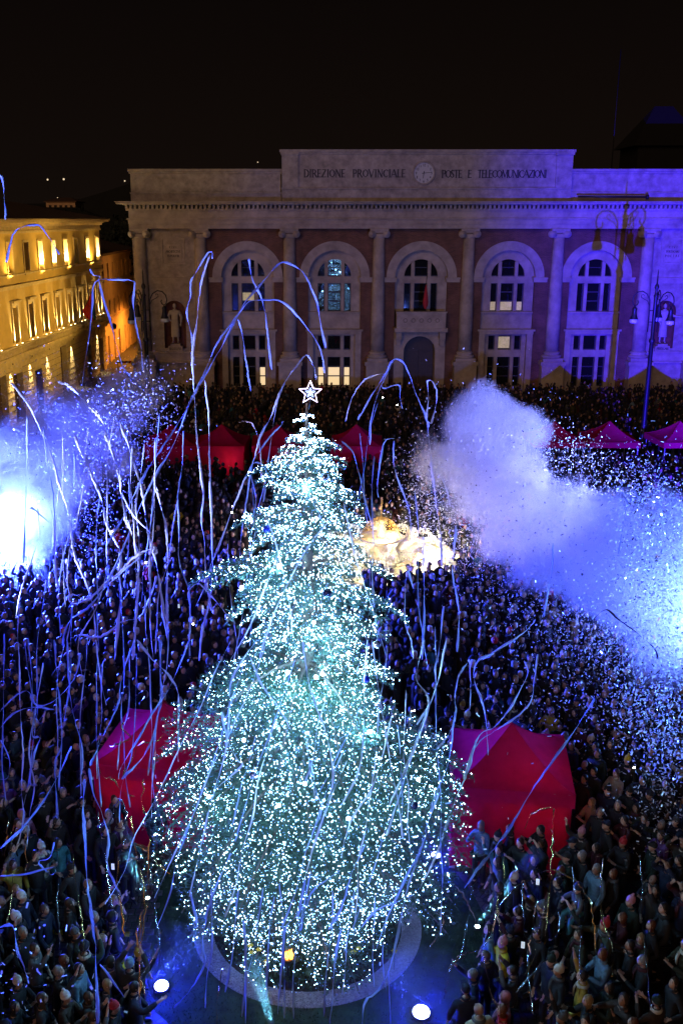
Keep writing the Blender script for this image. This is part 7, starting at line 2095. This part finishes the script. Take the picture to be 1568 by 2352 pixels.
# ================================================================== SMOKE
def smoke_cloud(name, blobs, dens, col, amp=1.8, nscale=.55, sharp=(0.11, .36), aniso=.15):
    """blobs: (picture x, y, depth, radius, weight); the mesh is a lumpy skin round them, the volume thins towards it"""
    C = [(P(x, y, Y), r, w) for x, y, Y, r, w in blobs]
    bm = bmesh.new()
    for c, r, w in C:
        bmesh.ops.create_icosphere(bm, subdivisions=2, radius=r * 1.26, matrix=Matrix.Translation(c))
    me = bpy.data.meshes.new(name); bm.to_mesh(me); bm.free()
    o = bpy.data.objects.new(name, me); S.collection.objects.link(o)
    m = o.modifiers.new('r', 'REMESH'); m.mode = 'VOXEL'; m.voxel_size = .45
    ev = o.evaluated_get(bpy.context.evaluated_depsgraph_get())
    nm = bpy.data.meshes.new_from_object(ev); o.modifiers.clear(); o.data = nm; nm.name = name
    for v in nm.vertices:
        if v.co.z < .03: v.co.z = .03
    mt = bpy.data.materials.new(name + '_volume'); mt.use_nodes = True
    t = mt.node_tree; t.nodes.clear()
    L = t.links.new
    out = t.nodes.new('ShaderNodeOutputMaterial'); pv = t.nodes.new('ShaderNodeVolumePrincipled')
    pv.inputs['Color'].default_value = (*col, 1); pv.inputs['Anisotropy'].default_value = aniso
    L(pv.outputs[0], out.inputs['Volume'])
    ge = t.nodes.new('ShaderNodeTexCoord')
    nz = t.nodes.new('ShaderNodeTexNoise'); nz.inputs['Scale'].default_value = nscale; nz.inputs['Detail'].default_value = 8; nz.inputs['Roughness'].default_value = .68
    L(ge.outputs['Object'], nz.inputs['Vector'])
    sb_ = t.nodes.new('ShaderNodeVectorMath'); sb_.operation = 'SUBTRACT'; L(nz.outputs['Color'], sb_.inputs[0]); sb_.inputs[1].default_value = (.5, .5, .5)
    sc_ = t.nodes.new('ShaderNodeVectorMath'); sc_.operation = 'MULTIPLY_ADD'; L(sb_.outputs[0], sc_.inputs[0]); sc_.inputs[1].default_value = (amp * 2,) * 3; L(ge.outputs['Object'], sc_.inputs[2])
    last = None
    for c, r, w in C:
        d = t.nodes.new('ShaderNodeVectorMath'); d.operation = 'DISTANCE'; L(sc_.outputs[0], d.inputs[0]); d.inputs[1].default_value = c
        q = t.nodes.new('ShaderNodeMath'); q.operation = 'MULTIPLY_ADD'; L(d.outputs['Value'], q.inputs[0]); q.inputs[1].default_value = -w / r; q.inputs[2].default_value = w
        if last is None: last = q
        else:
            mx = t.nodes.new('ShaderNodeMath'); mx.operation = 'MAXIMUM'; L(last.outputs[0], mx.inputs[0]); L(q.outputs[0], mx.inputs[1]); last = mx
    mr = t.nodes.new('ShaderNodeMapRange'); mr.interpolation_type = 'SMOOTHSTEP'
    mr.inputs['From Min'].default_value = sharp[0]; mr.inputs['From Max'].default_value = sharp[1]; mr.inputs['To Min'].default_value = 0; mr.inputs['To Max'].default_value = dens
    L(last.outputs[0], mr.inputs['Value']); L(mr.outputs[0], pv.inputs['Density'])
    nm.materials.clear(); nm.materials.append(mt)
    o['kind'] = 'stuff'
    return o
smoke_cloud('smoke', [(1110, 975, 42, 2.0, 1), (1190, 1000, 42, 1.7, .9), (1010, 1060, 42, 1.6, .9), (1100, 1090, 41, 2.3, 1), (1180, 1130, 40, 2.2, 1), (1180, 1230, 39, 2.2, .9), (1290, 1200, 37, 2.0, 1), (1290, 1300, 36, 2.3, .9), (1390, 1210, 34, 1.8, 1), (1400, 1320, 32, 2.3, .9), (1500, 1240, 30.5, 1.9, 1), (1500, 1370, 30, 2.2, .9), (1580, 1300, 29.5, 1.9, 1), (1560, 1500, 28.5, 1.8, .6)],
            .70, (.90, .90, .91))
smoke_cloud('smoke', [(35, 1320, 39.6, 2.3, 1.1), (-20, 1400, 39, 2.0, 1), (75, 1190, 40.4, 2.3, 1), (130, 1080, 41.5, 2.3, 1), (200, 980, 42, 2.2, .9), (130, 960, 43, 2.0, .8), (290, 920, 43, 1.8, .7), (60, 1050, 42, 2.2, .9), (260, 1040, 42, 1.7, .7), (340, 900, 43.5, 1.4, .6)],
            .70, (.86, .86, .88))
# faint mist cones added in beam shape, so the small spotlights' beams show
BEAM_MIST = bpy.data.materials.new('beam_mist'); BEAM_MIST.use_nodes = True
t = BEAM_MIST.node_tree; t.nodes.clear(); o_ = t.nodes.new('ShaderNodeOutputMaterial'); pv = t.nodes.new('ShaderNodeVolumePrincipled'); pv.inputs['Density'].default_value = .22; pv.inputs['Color'].default_value = (.9, .95, 1, 1); t.links.new(pv.outputs[0], o_.inputs['Volume'])
for c, (ax, ay) in SPOTS:
    e = P(ax, ay, c.y - .25); d = (e - c).normalized(); Ls = (e - c).length
    mb = MB(); q = d.to_track_quat('Z', 'Y').to_matrix(); n = 16; vs = []
    for z, r_ in ((.0, .05), (Ls * .5, .11), (Ls, .18)):
        vs += [c + d * z + q @ Vector((r_ * math.cos(2 * math.pi * k / n), r_ * math.sin(2 * math.pi * k / n), 0)) for k in range(n)]
    mb.add(vs, [(j * n + k, j * n + (k + 1) % n, (j + 1) * n + (k + 1) % n, (j + 1) * n + k) for j in range(2) for k in range(n)] + [tuple(reversed(range(n))), tuple(2 * n + k for k in range(n))])
    o = mb.build('glow_mist', BEAM_MIST, None); o['kind'] = 'stuff'
    lamp('spotlight_beam', 'SPOT', c - d * .02, 1600, (.20, .80, 1.0), .02, target=e, cone=13, blend=.4)

# lit mist domes added to stand in for the floodlights' lens halo
GM = bpy.data.materials.new('flood_halo_mist'); GM.use_nodes = True
t = GM.node_tree; t.nodes.clear(); o_ = t.nodes.new('ShaderNodeOutputMaterial'); pv = t.nodes.new('ShaderNodeVolumePrincipled'); pv.inputs['Density'].default_value = .03; pv.inputs['Color'].default_value = (.9, .92, 1, 1); t.links.new(pv.outputs[0], o_.inputs['Volume'])
for c in GLOWS:
    mb = MB(); mb.sphere((c.x, c.y, .72), 1, 24, 14, 0, (1.05, 1.05, .70)); o = mb.build('glow_mist', GM, None); o['kind'] = 'stuff'
